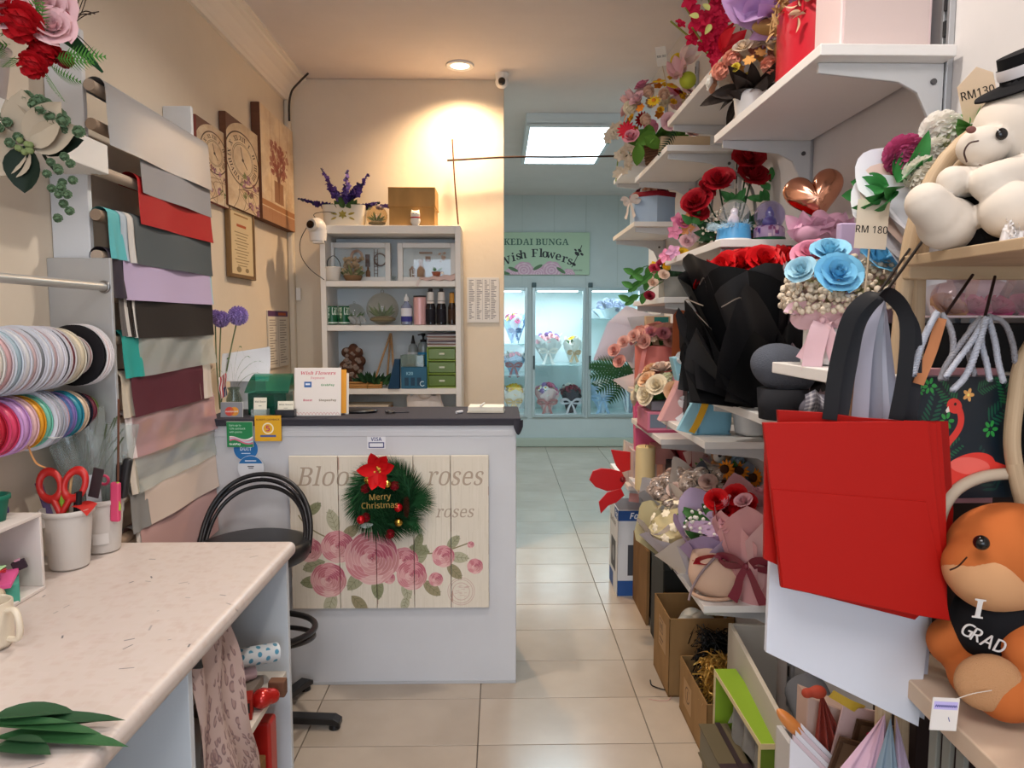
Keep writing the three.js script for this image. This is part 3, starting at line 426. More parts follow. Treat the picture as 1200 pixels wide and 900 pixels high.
{
  const disc = (name, label, px, py, rr, draw, d) => { const p = at(px, py, d), t = thing(name, label, 'sign', p); part('board', tf(new THREE.CylinderGeometry(rr, rr, 0.004, 36), [0, 0, -0.002], [Math.PI / 2, 0, 0]), mat('#e9edf2', 0.5), t); part('print', new THREE.CircleGeometry(rr * 0.98, 36).translate(0, 0, 0.0006), printed(canvas(160, 160, draw)), t); };
  disc('round_sign', 'upper blue round payment sign hanging on the counter front', 288, 526, 0.047, (c, w, h) => { c.fillStyle = '#1f74b8'; c.fillRect(0, 0, w, h); c.fillStyle = '#e8f2fa'; c.textAlign = 'center'; c.font = 'bold 34px sans-serif'; c.fillText('DUIT', 80, 92); c.fillRect(50, 108, 60, 5); }, CD - 0.006);
  disc('round_sign', 'lower blue and white round payment sign hanging on the counter front', 294, 549, 0.05, (c, w, h) => { c.fillStyle = '#e4e8ee'; c.fillRect(0, 0, w, h); c.fillStyle = '#1f74b8'; c.fillRect(0, 0, w, 48); c.fillStyle = '#e8f2fa'; c.textAlign = 'center'; c.fillRect(45, 28, 70, 7); c.fillStyle = '#39404a'; c.fillRect(60, 64, 40, 6); c.fillRect(66, 76, 30, 5); }, CD - 0.012);
}
// things standing on the counter
const onC = (px, d) => [at(px, 485, d)[0], CT, -d];
{
  const w = at(400, 460, 2.78)[0] - at(345, 460, 2.78)[0], h = at(370, 431, 2.78)[1] - CT;
  const t = thing('payment_stand', 'white payment sign standing on the counter with pink print and an orange backing', 'sign', onC(372, 2.78)); t.rotation.order = 'YXZ'; t.rotation.x = -0.12;
  part('board', bx(-w / 2, w / 2, 0, h, -0.004, 0, 0.001), mat('#efe9e2', 0.5), t);
  part('print', new THREE.PlaneGeometry(w * 0.98, h * 0.98).translate(0, h / 2, 0.0006), printed(canvas(300, 350, (c, W, H) => { c.fillStyle = '#f0e8e1'; c.fillRect(0, 0, W, H); c.fillStyle = '#d0626e'; c.textAlign = 'center'; c.font = 'italic bold 34px serif'; c.fillText('Wish Flowers', 150, 48); c.font = '22px serif'; c.fillText('Payment', 150, 80); c.fillStyle = '#2b63a8'; c.fillRect(62, 100, 48, 42); c.fillStyle = '#e8f0fa'; c.fillRect(70, 112, 30, 14); c.fillStyle = '#3d8a4c'; c.font = 'bold 22px sans-serif'; c.fillText('GrabPay', 215, 132); c.fillStyle = '#c23a52'; c.fillText('Boost', 85, 245); c.fillStyle = '#6a5a3a'; c.fillText('ShopeePay', 215, 245); c.strokeStyle = '#d9a3a0'; c.lineWidth = 3; c.beginPath(); for (let x = 8; x < 292; x += 22) { c.moveTo(x, 344); c.quadraticCurveTo(x + 6, 322, x + 12, 330); c.quadraticCurveTo(x + 18, 338, x + 20, 344); } c.stroke(); })), t);
  part('backing', tf(bx(-0.02, w * 0.52, 0.01, h * 0.97, -0.03, -0.026, 0.001), [0.012, 0, 0], [0, 0.06, 0]), mat('#e6a23c', 0.6), t); part('rear_leg', tf(bx(-0.02, w * 0.62, 0.004, h * 0.9, -0.05, -0.046, 0.001), [0, 0, 0], [0, 0.05, 0]), mat('#e8e4dc', 0.6), t);
}
{ // green clear tray
  const g = mat('#3a9c84', 0.12, { transmission: 0.8, thickness: 0 }), t = thing('plastic_box', 'see-through green plastic box with a tilted lid on the counter', 'box', onC(318, 2.86));
  part('base', tf(hollow(0.15, 0.085, 0.1, 0.004), [0, 0.001, 0]), g, t); part('lid', surf((u, v) => [(u - 0.5) * 0.175 * (1 - 0.1 * v), 0.088 + 0.07 * Math.sin(v * 1.5), 0.055 - 0.11 * v + 0.01 * Math.sin(u * 3.14)], 10, 8), g, t); part('lid_side', mg([-1, 1].map((s) => surf((u, v) => [s * 0.0875 * (1 - 0.1 * u), 0.088 + 0.07 * Math.sin(u * 1.5) * v, 0.055 - 0.11 * u], 8, 2))), g, t);
}
function cardHolder(px, d, label, w, h, draw, dark) { const t = thing('card_holder', label, 'card holder', onC(px, d)); part('base', hollow(w + 0.012, 0.03, 0.035, 0.003), dark ? mat('#24262e', 0.4) : mat('#dfe8ea', 0.1, { transmission: 0.8, thickness: 0 }), t); part('card', tf(bx(-w / 2, w / 2, 0.005, h, -0.001, 0.001, 0), [0, 0, 0.004], [-0.15, 0, 0]), mat('#f1ecd9', 0.6), t); part('print', tf(new THREE.PlaneGeometry(w * 0.96, h * 0.6).translate(0, h * 0.62, 0.0018), [0, 0, 0.004], [-0.15, 0, 0]), printed(canvas(128, 80, draw)), t); }
const cardText = (c, w, h) => { c.fillStyle = '#f1ecd9'; c.fillRect(0, 0, w, h); c.fillStyle = '#6c6a5c'; c.font = 'italic bold 17px serif'; c.textAlign = 'center'; c.fillText('Wish Flowers', w / 2, 24); c.fillRect(w * 0.38, 46, w * 0.24, 3); };
cardHolder(305, 2.76, 'clear holder with taller cream name cards on the counter', 0.05, 0.075, cardText, false);
cardHolder(335, 2.75, 'dark holder with cream name cards beside the payment sign', 0.062, 0.062, cardText, true);
card('payment_card', 'grey payment card with red and orange circles standing on the counter', 'card', [258, 470], [285, 491], 2.75, (c, w, h) => { c.fillStyle = '#8e9096'; c.fillRect(0, 0, w, h); c.globalAlpha = 0.95; c.fillStyle = '#d8473a'; c.beginPath(); c.arc(w * 0.4, h * 0.52, h * 0.25, 0, 6.3); c.fill(); c.fillStyle = '#e89a33'; c.beginPath(); c.arc(w * 0.62, h * 0.52, h * 0.25, 0, 6.3); c.fill(); c.globalAlpha = 1; c.fillStyle = '#d4652f'; c.beginPath(); c.ellipse(w * 0.51, h * 0.52, h * 0.11, h * 0.2, 0, 0, 6.3); c.fill(); c.fillStyle = '#e9e9ea'; c.font = 'bold ' + h * 0.13 + 'px sans-serif'; c.textAlign = 'center'; c.fillText('mastercard', w / 2, h * 0.57); }, { lean: -0.12, dy: -0.004 });
{ // vase with strap leaves, alliums, small flag
  const t = thing('vase', 'small clear glass vase of green strap leaves with a striped flag on the counter', 'vase', onC(275, 2.92));
  part('glass', lathe([[0.0, 0.002], [0.03, 0.002], [0.032, 0.05], [0.02, 0.085], [0.026, 0.1], [0.0225, 0.1], [0.017, 0.085], [0.029, 0.05], [0.027, 0.006], [0, 0.006]]), mat('#cfd8cf', 0.05, { transmission: 0.9, thickness: 0 }), t);
  const lm = mat('#3f7135', 0.6);
  for (const [a, b, c] of [[0.02, 0.13, 0.07], [0.1, 0.16, 0.03], [-0.08, 0.11, 0.05], [0.13, 0.09, -0.02], [0.05, 0.2, 0.01], [-0.04, 0.15, -0.03], [0.16, 0.14, 0.02]]) part('leaf', ribbon([[0, 0.06, 0], [a * 0.2, 0.06 + b * 0.7, c * 0.3], [a * 0.7, 0.07 + b, c * 0.8], [a * 1.2, 0.04 + b * 0.75, c]], (v) => 0.018 * Math.sin(0.4 + v * 2.7), [0.4, 0, 1], 12), lm, t);
  const f = thing('flag', 'tiny red and white striped flag leaning by the vase', 'flag', onC(264, 2.86)); part('stick', rod([0, 0, 0], [0.01, 0.17, 0], 0.0016, 6), mat('#d8d2c4', 0.6), f);
  part('cloth', surf((u, v) => [0.01 - 0.03 * u + 0.002 * Math.sin(v * 9), 0.165 - 0.09 * v - 0.02 * u, 0.006 * Math.sin(u * 7 + v * 3)], 8, 8), printed(canvas(64, 64, (c) => { for (let i = 0; i < 8; i++) { c.fillStyle = i % 2 ? '#e6e0dc' : '#b8242e'; c.fillRect(i * 8, 0, 8, 64); } c.fillStyle = '#28356e'; c.fillRect(0, 0, 30, 26); })), f);
}
{
  const t = thing('allium_bunch', 'lilac ball-shaped artificial flowers on tall stems behind the paper rolls', 'flowers', onC(258, 3.0)), pm = mat('#a993cf', 0.9);
  for (const [px, py, r] of [[259, 374, 0.036], [279, 370, 0.042], [252, 371, 0.03]]) { const p = at(px, py, 3.0), h = p[1] - CT; part('stem', tube([[0.0, 0, 0], [(p[0] - t.position.x) * 0.5, h * 0.5, 0.01], [p[0] - t.position.x, h, 0]], 0.003, 10, 6), mat('#6d7a5a', 0.7), t); const f = part('flower_head', pomponGeo(1, 150, px, 0.14), pm, t); f.scale.setScalar(r); f.position.set(p[0] - t.position.x, h, 0); }
}
{
  const t = thing('paper_stack', 'white paper sheets propped behind the vase on the counter', 'paper', onC(285, 2.98));
  part('sheet', tf(surf((u, v) => [(u - 0.5) * 0.2, 0.12 * v + 0.1 * v * v * (u - 0.2) * 0.3, -0.03 * v - 0.015 * Math.sin(v * 3) * u], 8, 8), [0.01, 0.12, 0.0]), mat('#e8eaf0', 0.7), t); part('sheet', tf(bx(-0.075, 0.075, 0, 0.22, -0.004, 0, 0.001), [0.02, 0.0, -0.02], [-0.15, 0, 0.08]), mat('#dfe2ea', 0.7), t);
}
{
  const t = thing('receipt_book', 'white ledger with a pen lying on the right end of the counter', 'book', onC(570, 2.9)); t.rotation.y = -0.05;
  part('cover', bx(-0.075, 0.075, 0.001, 0.006, -0.05, 0.05, 0.001), mat('#cfc9bc', 0.6), t); part('pages', bx(-0.072, 0.073, 0.006, 0.026, -0.048, 0.048, 0.003), mat('#e9e4d6', 0.7), t); part('pen', rod([-0.02, 0.03, 0.055], [-0.012, 0.03, -0.045], 0.004, 8), mat('#e4e2dc', 0.4), t);
  const b = thing('black_folder', 'black shiny folder lying on the counter beside the payment sign', 'folder', onC(420, 2.88)); part('cover', tf(lathe([[0, 0.001], [0.055, 0.001], [0.062, 0.008], [0.05, 0.014], [0, 0.013]]), [0, 0, 0], [0, 0, 0], [1.3, 1, 0.7]), mat('#15151a', 0.3), b);
  const k = thing('scissors', 'dark scissors lying in the middle of the counter top', 'scissors', onC(462, 2.86)); k.rotation.y = 0.25; part('blade', bx(0, 0.06, 0.001, 0.004, -0.005, 0.005, 0.001), mat('#3a3d46', 0.3, { metalness: 0.8 }), k); part('handle', mg([tf(new THREE.TorusGeometry(0.016, 0.004, 6, 16), [-0.016, 0.006, 0.012], [Math.PI / 2, 0, 0]), tf(new THREE.TorusGeometry(0.016, 0.004, 6, 16), [-0.016, 0.006, -0.012], [Math.PI / 2, 0, 0])]), mat('#1c1c22', 0.4), k);
  const ms = thing('pen_cap', 'small white marker lying near the ledger on the counter', 'pen', onC(538, 2.84)); part('barrel', rod([-0.01, 0.006, 0.012], [0.012, 0.006, -0.012], 0.006, 10), mat('#d6d8de', 0.4), ms);
}

// ---------- bookcase behind the counter ----------
const BD = 4.0, by = [455.5, 381, 329].map((p) => at(460, p, BD)[1]), BX0 = at(376, 350, BD)[0], BX1 = at(540, 350, BD)[0], BT = at(460, 264, BD)[1];
const caseMat = mat('#edebe6', 0.5), caseBack = mat('#e2eaee', 0.6);
{
  const t = thing('bookcase', 'white open bookcase filled with bottles, frames and glass globes behind the counter', 'bookcase', [0, 0, -BD]);
  part('side_panel', bx(BX0, BX0 + 0.03, 0, BT, -0.29, 0, 0.002), caseMat, t); part('side_panel', bx(BX1 - 0.03, BX1, 0, BT, -0.29, 0, 0.002), caseMat, t);
  part('back_panel', bx(BX0 + 0.03, BX1 - 0.03, 0, BT - 0.03, -0.29, -0.28, 0), caseBack, t);
  for (const y of [BT, ...by, by[0] - 0.36, 0.12]) part('shelf_board', y === BT ? bx(BX0 + 0.03, BX1 - 0.03, y - 0.045, y, -0.29, 0, 0.002) : bx(BX0 + 0.03, BX1 - 0.03, y - 0.032, y, -0.28, -0.003, 0.002), caseMat, t);
}
const onB = (px, y, d) => { const a = ray(px, 400), k = d / -a.z; return [a.x * k, y, -d]; };
const wAt = (p0, p1, d) => at(p1, 400, d)[0] - at(p0, 400, d)[0];
{ // on top
  const t = thing('planter', 'white painted ceramic planter of purple delphiniums on top of the bookcase', 'planter', onB(407, BT, 4.1)), w = 0.24;
  const pot = surf((u, v) => { const a = u * 6.2832, n = 6, k = 1 + 0.1 * v, cx = Math.sign(Math.cos(a)) * Math.abs(Math.cos(a)) ** 0.35, cz = Math.sign(Math.sin(a)) * Math.abs(Math.sin(a)) ** 0.35; return [cx * w / 2 * k * 0.92, v * 0.12, cz * 0.05 * k]; }, 40, 6);
  part('pot', mg([pot, bx(-w * 0.42, w * 0.42, 0, 0.004, -0.04, 0.04, 0), bx(-w * 0.43, w * 0.43, 0.1, 0.105, -0.045, 0.045, 0)]), mat('#dcd6c8', 0.4), t);
  part('painted_flower', mg([...[0, 1, 2, 3, 4, 5].map((i) => tf(petalGeo(0.025, 0.013, 0), [0, 0.065, 0.0545], [0, 0, i * 1.05])), ...[-1, 1].map((s) => tf(petalGeo(0.04, 0.012, 0), [s * 0.03, 0.065, 0.0545], [0, 0, -s * 1.3])), ...[-1, 1].map((s) => tf(petalGeo(0.035, 0.01, 0), [s * 0.035, 0.05, 0.0545], [0, 0, -s * 2]))]), mat('#a89a4c', 0.6), t);
  const pu = [mat('#5c4590', 0.8), mat('#3d2c6b', 0.8), mat('#8d78c0', 0.8)], lm = mat('#3c5a34', 0.7);
  [[-0.13, 0.33, 0], [-0.26, 0.16, 1], [0.02, 0.32, 2], [0.08, 0.25, 1], [0.14, 0.3, 0], [-0.05, 0.2, 2], [0.2, 0.14, 1], [0.0, 0.24, 0]].forEach(([x, y, c], i) => { part('flower_spike', scatter(26, i + 1, (q, k) => { const v = 0.35 + 0.65 * k / 26; return tf(daisyGeo(0.03 * (1.25 - v), 5, 0.25, 0.8), [x * v + (q() - 0.5) * 0.035 * (1.2 - v), 0.09 + (y - 0.09) * v, (q() - 0.5) * 0.05 * (1.2 - v)], [q() * 3, q() * 3, q() * 3]); }), pu[c], t); part('stem', tube([[0, 0.1, 0], [x * 0.5, 0.09 + (y - 0.09) * 0.5, 0], [x, y, 0]], 0.0022, 8, 5), lm, t); });
  part('leaves', tf(sprayGeo(26, 0.1, 0.06, 0.03, 3, 0.5), [0.02, 0.1, 0]), lm, t);
  const sp = thing('flower_sprig', 'loose lilac flower sprig lying between planter and kraft box', 'flowers', onB(447, BT, 4.12)); sp.position.y += 0.13; part('blossom', scatter(20, 8, (q) => tf(daisyGeo(0.012, 5, 0.2, 0.8), [(q() - 0.5) * 0.11, 0.02 * q() - 0.02, (q() - 0.5) * 0.03], [q() * 3, q() * 3, 0])), mat('#7d62ae', 0.8), sp);
}
function globe(label, p, r, tint, seed) {
  const t = thing('glass_globe', label, 'terrarium', p); const g = mat(tint, 0.03, { transmission: 0.92, thickness: 0 });
  part('glass', tf(new THREE.SphereGeometry(r, 28, 20), [0, r, 0]), g, t); part('loop', tf(new THREE.TorusGeometry(r * 0.09, r * 0.02, 6, 14), [0, 2 * r + r * 0.08, 0]), mat('#9a948a', 0.3), t);
  part('soil', tf(sph(r * 0.82, 16, 8), [0, r * 0.36, 0], [0, 0, 0], [1, 0.25, 1]), mat('#857a5e', 0.95), t); part('succulent', tf(sprayGeo(26, r * 0.25, r * 0.85, r * 0.16, seed, 0.7), [0, r * 0.5, 0]), mat('#5d7f4e', 0.6), t); return t;
}
globe('small clear glass globe with a succulent on top of the bookcase', onB(444, BT, 4.08), 0.06, '#f3e7cf', 3);
{
  const w = wAt(460, 514, 4.06), t = thing('kraft_box', 'tan kraft cardboard box with a lid on top of the bookcase', 'box', onB(487, BT, 4.14)), k = mat('#c69a5e', 0.8, { map: T.card });
  part('base', bc(w * 0.97, 0.15, 0.2, 0.003), k, t); part('lid', bx(-w / 2, w / 2, 0.11, 0.215, -0.105, 0.105, 0.003), mat('#cda266', 0.8, { map: T.card }), t); part('ridge', bx(-w / 2 - 0.002, w / 2 + 0.002, 0.105, 0.112, -0.107, 0.107, 0.001), k, t);
  const c = thing('cat_figurine', 'small white cat figurine with a red collar in front of the kraft box', 'figurine', onB(488.5, BT, 4.015)); part('body', blobs([{ a: [0, 0.028, 0], r: 0.028, s: [1, 1.1, 0.9] }, { a: [0, 0.06, 0.004], r: 0.024, s: [1.1, 0.9, 1] }, { a: [-0.016, 0.077, 0], b: [-0.02, 0.086, 0], r: 0.007, r2: 0.002 }, { a: [0.016, 0.077, 0], b: [0.02, 0.086, 0], r: 0.007, r2: 0.002 }], 0.003, 0.01), mat('#ece8e0', 0.4), c);
  part('collar', tf(new THREE.TorusGeometry(0.0235, 0.0035, 8, 24), [0, 0.043, 0.002], [Math.PI / 2, 0, 0]), mat('#b3202a', 0.5), c); for (const s of [-1, 1]) part('eye', tf(sph(0.003, 8, 6), [s * 0.009, 0.063, 0.0255]), mat('#2a2522', 0.3), c);
}
// row of shadow-box frames
function shadowBox(label, p0, p1, seed) {
  const w = wAt(p0, p1, 4.12), h = 0.225, t = thing('shadow_box', label, 'frame', onB((p0 + p1) / 2, by[2], 4.14)), fm = mat('#e6e6e4', 0.4), b = 0.03;
  part('frame', mg([bx(-w / 2, -w / 2 + b, 0, h, -0.04, 0, 0.003), bx(w / 2 - b, w / 2, 0, h, -0.04, 0, 0.003), bx(-w / 2 + b, w / 2 - b, 0, b, -0.04, 0, 0.003), bx(-w / 2 + b, w / 2 - b, h - b, h, -0.04, 0, 0.003)]), fm, t); part('back_panel', bx(-w / 2 + b, w / 2 - b, b, h - b, -0.04, -0.036, 0), mat('#c4d2d8', 0.7), t); part('pane', bx(-w / 2 + b, w / 2 - b, b, h - b, -0.006, -0.004, 0), glass, t);
  const q = rng(seed), cols = ['#7b5a44', '#a98a70', '#5a4a46', '#c4a898', '#8a6c5c'].map((c) => mat(c, 0.8)), iw = w - 2 * b - 0.03;
  if (seed === 1) { part('ladder', mg([rod([0.08, b, -0.02], [0.08, 0.19, -0.03], 0.002), rod([0.1, b, -0.02], [0.1, 0.19, -0.03], 0.002), ...[0, 1, 2, 3, 4, 5, 6].map((i) => rod([0.08, 0.05 + i * 0.02, -0.022], [0.1, 0.05 + i * 0.02, -0.022], 0.0015))]), cols[2], t); part('straw_ring', tf(new THREE.TorusGeometry(0.03, 0.008, 6, 20), [-0.02, 0.15, -0.025]), cols[3], t); part('tiny_door', bx(0.03, 0.055, 0.09, 0.16, -0.03, -0.02, 0.001), cols[2], t); part('tiny_bottle', lathe([[0, b], [0.013, b], [0.013, 0.06], [0.005, 0.075], [0.006, 0.09], [0, 0.09]], 12).translate(0.045, 0, -0.02), cols[0], t); part('dried_flowers', tf(scatter(22, 4, (r) => tf(G.small[0].clone(), [(r() - 0.5) * 0.06, r() * 0.08, (r() - 0.5) * 0.015], [r() * 3, r() * 3, 0], 0.6)), [-0.06, 0.04, -0.02]), cols[1], t); part('wheel', tf(new THREE.TorusGeometry(0.035, 0.004, 6, 20), [0.115, 0.13, -0.022], [0, 0.4, 0]), cols[2], t); }
  else { part('tiny_house', mg([bx(-0.1, -0.07, b, 0.07, -0.03, -0.012, 0.001), prism([[-0.105, 0.07], [-0.065, 0.07], [-0.085, 0.095]], 0.02).translate(0, 0, -0.032)]), cols[0], t); part('tiny_bottle', lathe([[0, b], [0.026, b], [0.026, 0.07], [0.012, 0.1], [0.014, 0.13], [0, 0.13]], 14).translate(-0.035, 0, -0.02), cols[1], t); part('hanging_sign', mg([bx(-0.01, 0.02, 0.12, 0.15, -0.03, -0.024, 0.001), bx(-0.045, 0.03, 0.165, 0.175, -0.034, -0.024, 0.001)]), cols[4], t); part('tiny_pot', lathe([[0, b], [0.02, b], [0.03, 0.06], [0, 0.06]], 14).translate(0.055, 0, -0.018), mat('#a8614a', 0.8), t); part('tiny_plant', tf(sprayGeo(12, 0.01, 0.03, 0.01, 5, 0.8), [0.055, 0.06, -0.018]), cGreen, t); part('dried_flowers', tf(scatter(12, 6, (r) => tf(G.small[0].clone(), [(r() - 0.5) * 0.04, r() * 0.05, 0], [r() * 3, r() * 3, 0], 0.5)), [0.085, 0.12, -0.02]), cols[3], t); part('tiny_chair', mg([bx(-0.09, -0.065, 0.045, 0.048, -0.012, -0.003, 0), rod([-0.088, b, -0.004], [-0.088, 0.07, -0.004], 0.0015, 5), rod([-0.067, b, -0.004], [-0.067, 0.07, -0.004], 0.0015, 5)]), fm, t); }
}
shadowBox('left white shadow-box frame with a tiny ladder and dried flowers inside', 387, 459, 1);
shadowBox('right white shadow-box frame with a tiny bottle and flower pot inside', 467, 535, 2);
{
  const t = thing('small_bucket', 'small white bucket with a dark wire handle on the bookcase', 'bucket', onB(392, by[2], 4.03)); part('pail', lathe([[0, 0.002], [0.036, 0.002], [0.045, 0.07], [0.048, 0.072], [0.048, 0.078], [0.042, 0.078], [0.034, 0.006], [0, 0.006]]), mat('#e2dfd8', 0.5), t); part('handle', tube([[-0.03, 0.07, 0], [-0.028, 0.115, 0], [0.005, 0.14, 0.0], [0.035, 0.11, 0], [0.045, 0.075, 0]], 0.0025, 20, 6), mat('#2a2a2c', 0.5), t);
  const d = thing('dried_bouquet', 'small beige dried flower bunch between bucket and shadow box', 'flowers', onB(415, by[2], 4.06)); part('basket', lathe([[0, 0], [0.04, 0], [0.055, 0.03], [0.05, 0.032], [0, 0.03]], 16), mat('#8c6e50', 0.9), d); part('dried_heads', scatter(46, 5, (q) => tf(G.small[1].clone(), [(q() - 0.5) * 0.11, 0.03 + q() * 0.1, (q() - 0.5) * 0.05], [q() * 3, q() * 3, q() * 3], 0.9)), mat('#b5a184', 0.9), d); part('leaves', tf(sprayGeo(20, 0.03, 0.06, 0.018, 8, 0.6), [0, 0.03, 0]), mat('#77805a', 0.8), d);
  const f = thing('wrapped_flower', 'flat pale pink wrapped flower lying in front of the right shadow box', 'bouquet', onB(513, by[2], 4.03)); part('wrapping_sheet', surf((u, v) => [-0.1 + 0.2 * u, 0.004 + 0.035 * Math.sin(v * 3.14) * (0.4 + 0.6 * u) + 0.004 * Math.sin(u * 20), (v - 0.5) * 0.06], 16, 8), mat('#d4bcb8', 0.6), f); part('ribbon_tail', ribbon([[-0.09, 0.012, 0.02], [-0.1, 0.0, 0.036], [-0.11, -0.03, 0.04]], 0.016, [1, 0, 0], 8), mat('#e2d8d4', 0.5), f); part('bud', tf(sph(0.009, 10, 8), [0.03, 0.045, 0.01]), cWhite, f);
  const s = thing('tea_light_glass', 'tiny clear glass standing between the two shadow boxes', 'glass', onB(463, by[2], 4.05)); part('glass', lathe([[0, 0.001], [0.012, 0.001], [0.017, 0.025], [0.014, 0.028], [0, 0.006]], 18), mat('#dfe6e6', 0.05, { transmission: 0.9, thickness: 0 }), s);
}
// bottles and globes
const bottle = (name, label, cat, p, prof, m, parts = [], group) => { const t = thing(name, label, cat, p, 0, group); part('body', lathe(prof, 24), m, t); for (const [n, pr, mm] of parts) part(n, lathe(pr, 24), mm, t); return t; };
{
  const canM = (i) => printed(canvas(256, 128, (c, w, h) => { c.fillStyle = '#0f5a36'; c.fillRect(0, 0, w, h); c.fillStyle = '#dfe8de'; c.font = 'italic bold 40px serif'; for (const x of [10, 140]) c.fillText('Carlsberg', x - 5, 62, 112); c.fillRect(0, 82, w, 5); c.fillStyle = '#cfe0d0'; c.fillRect(60, 0, 6, h); c.fillRect(190, 0, 6, h); }), 0.3);
  [[390, 'left'], [404, 'right']].forEach(([px, s], i) => { const t = thing('drink_can', s + ' green beer can of the pair on the bookcase shelf', 'can', onB(px, by[1], 4.06)); part('body', lathe([[0.028, 0.004], [0.033, 0.01], [0.033, 0.098], [0.029, 0.107]], 28), canM(i), t); part('lid', lathe([[0, 0.104], [0.026, 0.104], [0.028, 0.108], [0.029, 0.107]], 24), metal('#c8ccd0', 0.3), t); part('base', lathe([[0, 0.006], [0.024, 0.001], [0.028, 0.004]], 24), metal('#c8ccd0', 0.3), t); });
}
globe('small glass globe with a plant beside the green cans', onB(416, by[1], 4.13), 0.062, '#eef0ee', 5);
globe('big glass globe with a spiky succulent in the middle of the bookcase', onB(449, by[1], 4.09), 0.092, '#f2f0ea', 8);
{ const t = thing('crystal_dish', 'crumpled clear wrap in front of the small glass globe', 'wrap', onB(421, by[1], 4.03)); part('film', scatter(16, 4, (q) => tf(petalGeo(0.05, 0.035, 0.5), [(q() - 0.5) * 0.06, 0.004, (q() - 0.5) * 0.03], [q() * 1.4 - 0.5, q() * 3, q() * 1.5 - 0.7])), mat('#d8dcdd', 0.15, { transmission: 0.6, thickness: 0 }), t); }
bottle('spray_bottle', 'hand sanitiser bottle with purple and white label on the bookcase', 'bottle', onB(477, by[1], 4.06), [[0, 0.001], [0.03, 0.001], [0.032, 0.006], [0.032, 0.105], [0.012, 0.125], [0.012, 0.135]], mat('#b9c4e0', 0.1, { transmission: 0.6, thickness: 0 }), [['label', [[0.0325, 0.02], [0.0325, 0.05]], mat('#3d3f8a', 0.5)], ['label', [[0.0325, 0.05], [0.0325, 0.095]], mat('#dfe2ea', 0.5)], ['pump', [[0, 0.175], [0.006, 0.175], [0.008, 0.16], [0.014, 0.155], [0.014, 0.135], [0, 0.135]], mat('#e6e8ea', 0.4)]]);
bottle('tumbler', 'pale pink metal tumbler with a black rim beside dark bottles', 'tumbler', onB(492.5, by[1], 4.05), [[0, 0.001], [0.033, 0.001], [0.035, 0.005], [0.037, 0.152], [0.034, 0.158], [0.0, 0.156]], mat('#dcaeb0', 0.35, { metalness: 0.2 }), [['rim', [[0.034, 0.158], [0.037, 0.16], [0.037, 0.166], [0, 0.168]], mat('#211d20', 0.4)]]);
for (const [px, d, l] of [[505, 4.05, 'first black drink bottle with a white neck label, beside the tumbler'], [517.5, 4.05, 'second black drink bottle with a white neck label from the tumbler']]) bottle('dark_bottle', l, 'bottle', onB(px, by[1], d), [[0, 0.001], [0.026, 0.001], [0.028, 0.006], [0.028, 0.1], [0.021, 0.125], [0.018, 0.19], [0.0, 0.19]], mat('#17151a', 0.15), [['label', [[0.0285, 0.015], [0.0285, 0.09]], mat('#1d1b22', 0.5)], ['neck_label', [[0.0225, 0.122], [0.0205, 0.135], [0.019, 0.186]], mat('#d6d3cf', 0.5)], ['cap', [[0, 0.206], [0.012, 0.206], [0.013, 0.19], [0, 0.19]], mat('#26242a', 0.3)]]);
bottle('amber_bottle', 'dark bottle with an orange gold neck label at the end of the bottle row', 'bottle', onB(530, by[1], 4.05), [[0, 0.001], [0.021, 0.001], [0.023, 0.006], [0.023, 0.1], [0.014, 0.13], [0.012, 0.185], [0, 0.185]], mat('#2b1c14', 0.15), [['neck_label', [[0.0165, 0.125], [0.0138, 0.14], [0.0132, 0.18]], mat('#c08a35', 0.4)], ['label', [[0.0234, 0.03], [0.0234, 0.09]], mat('#3f2a1c', 0.5)]]);
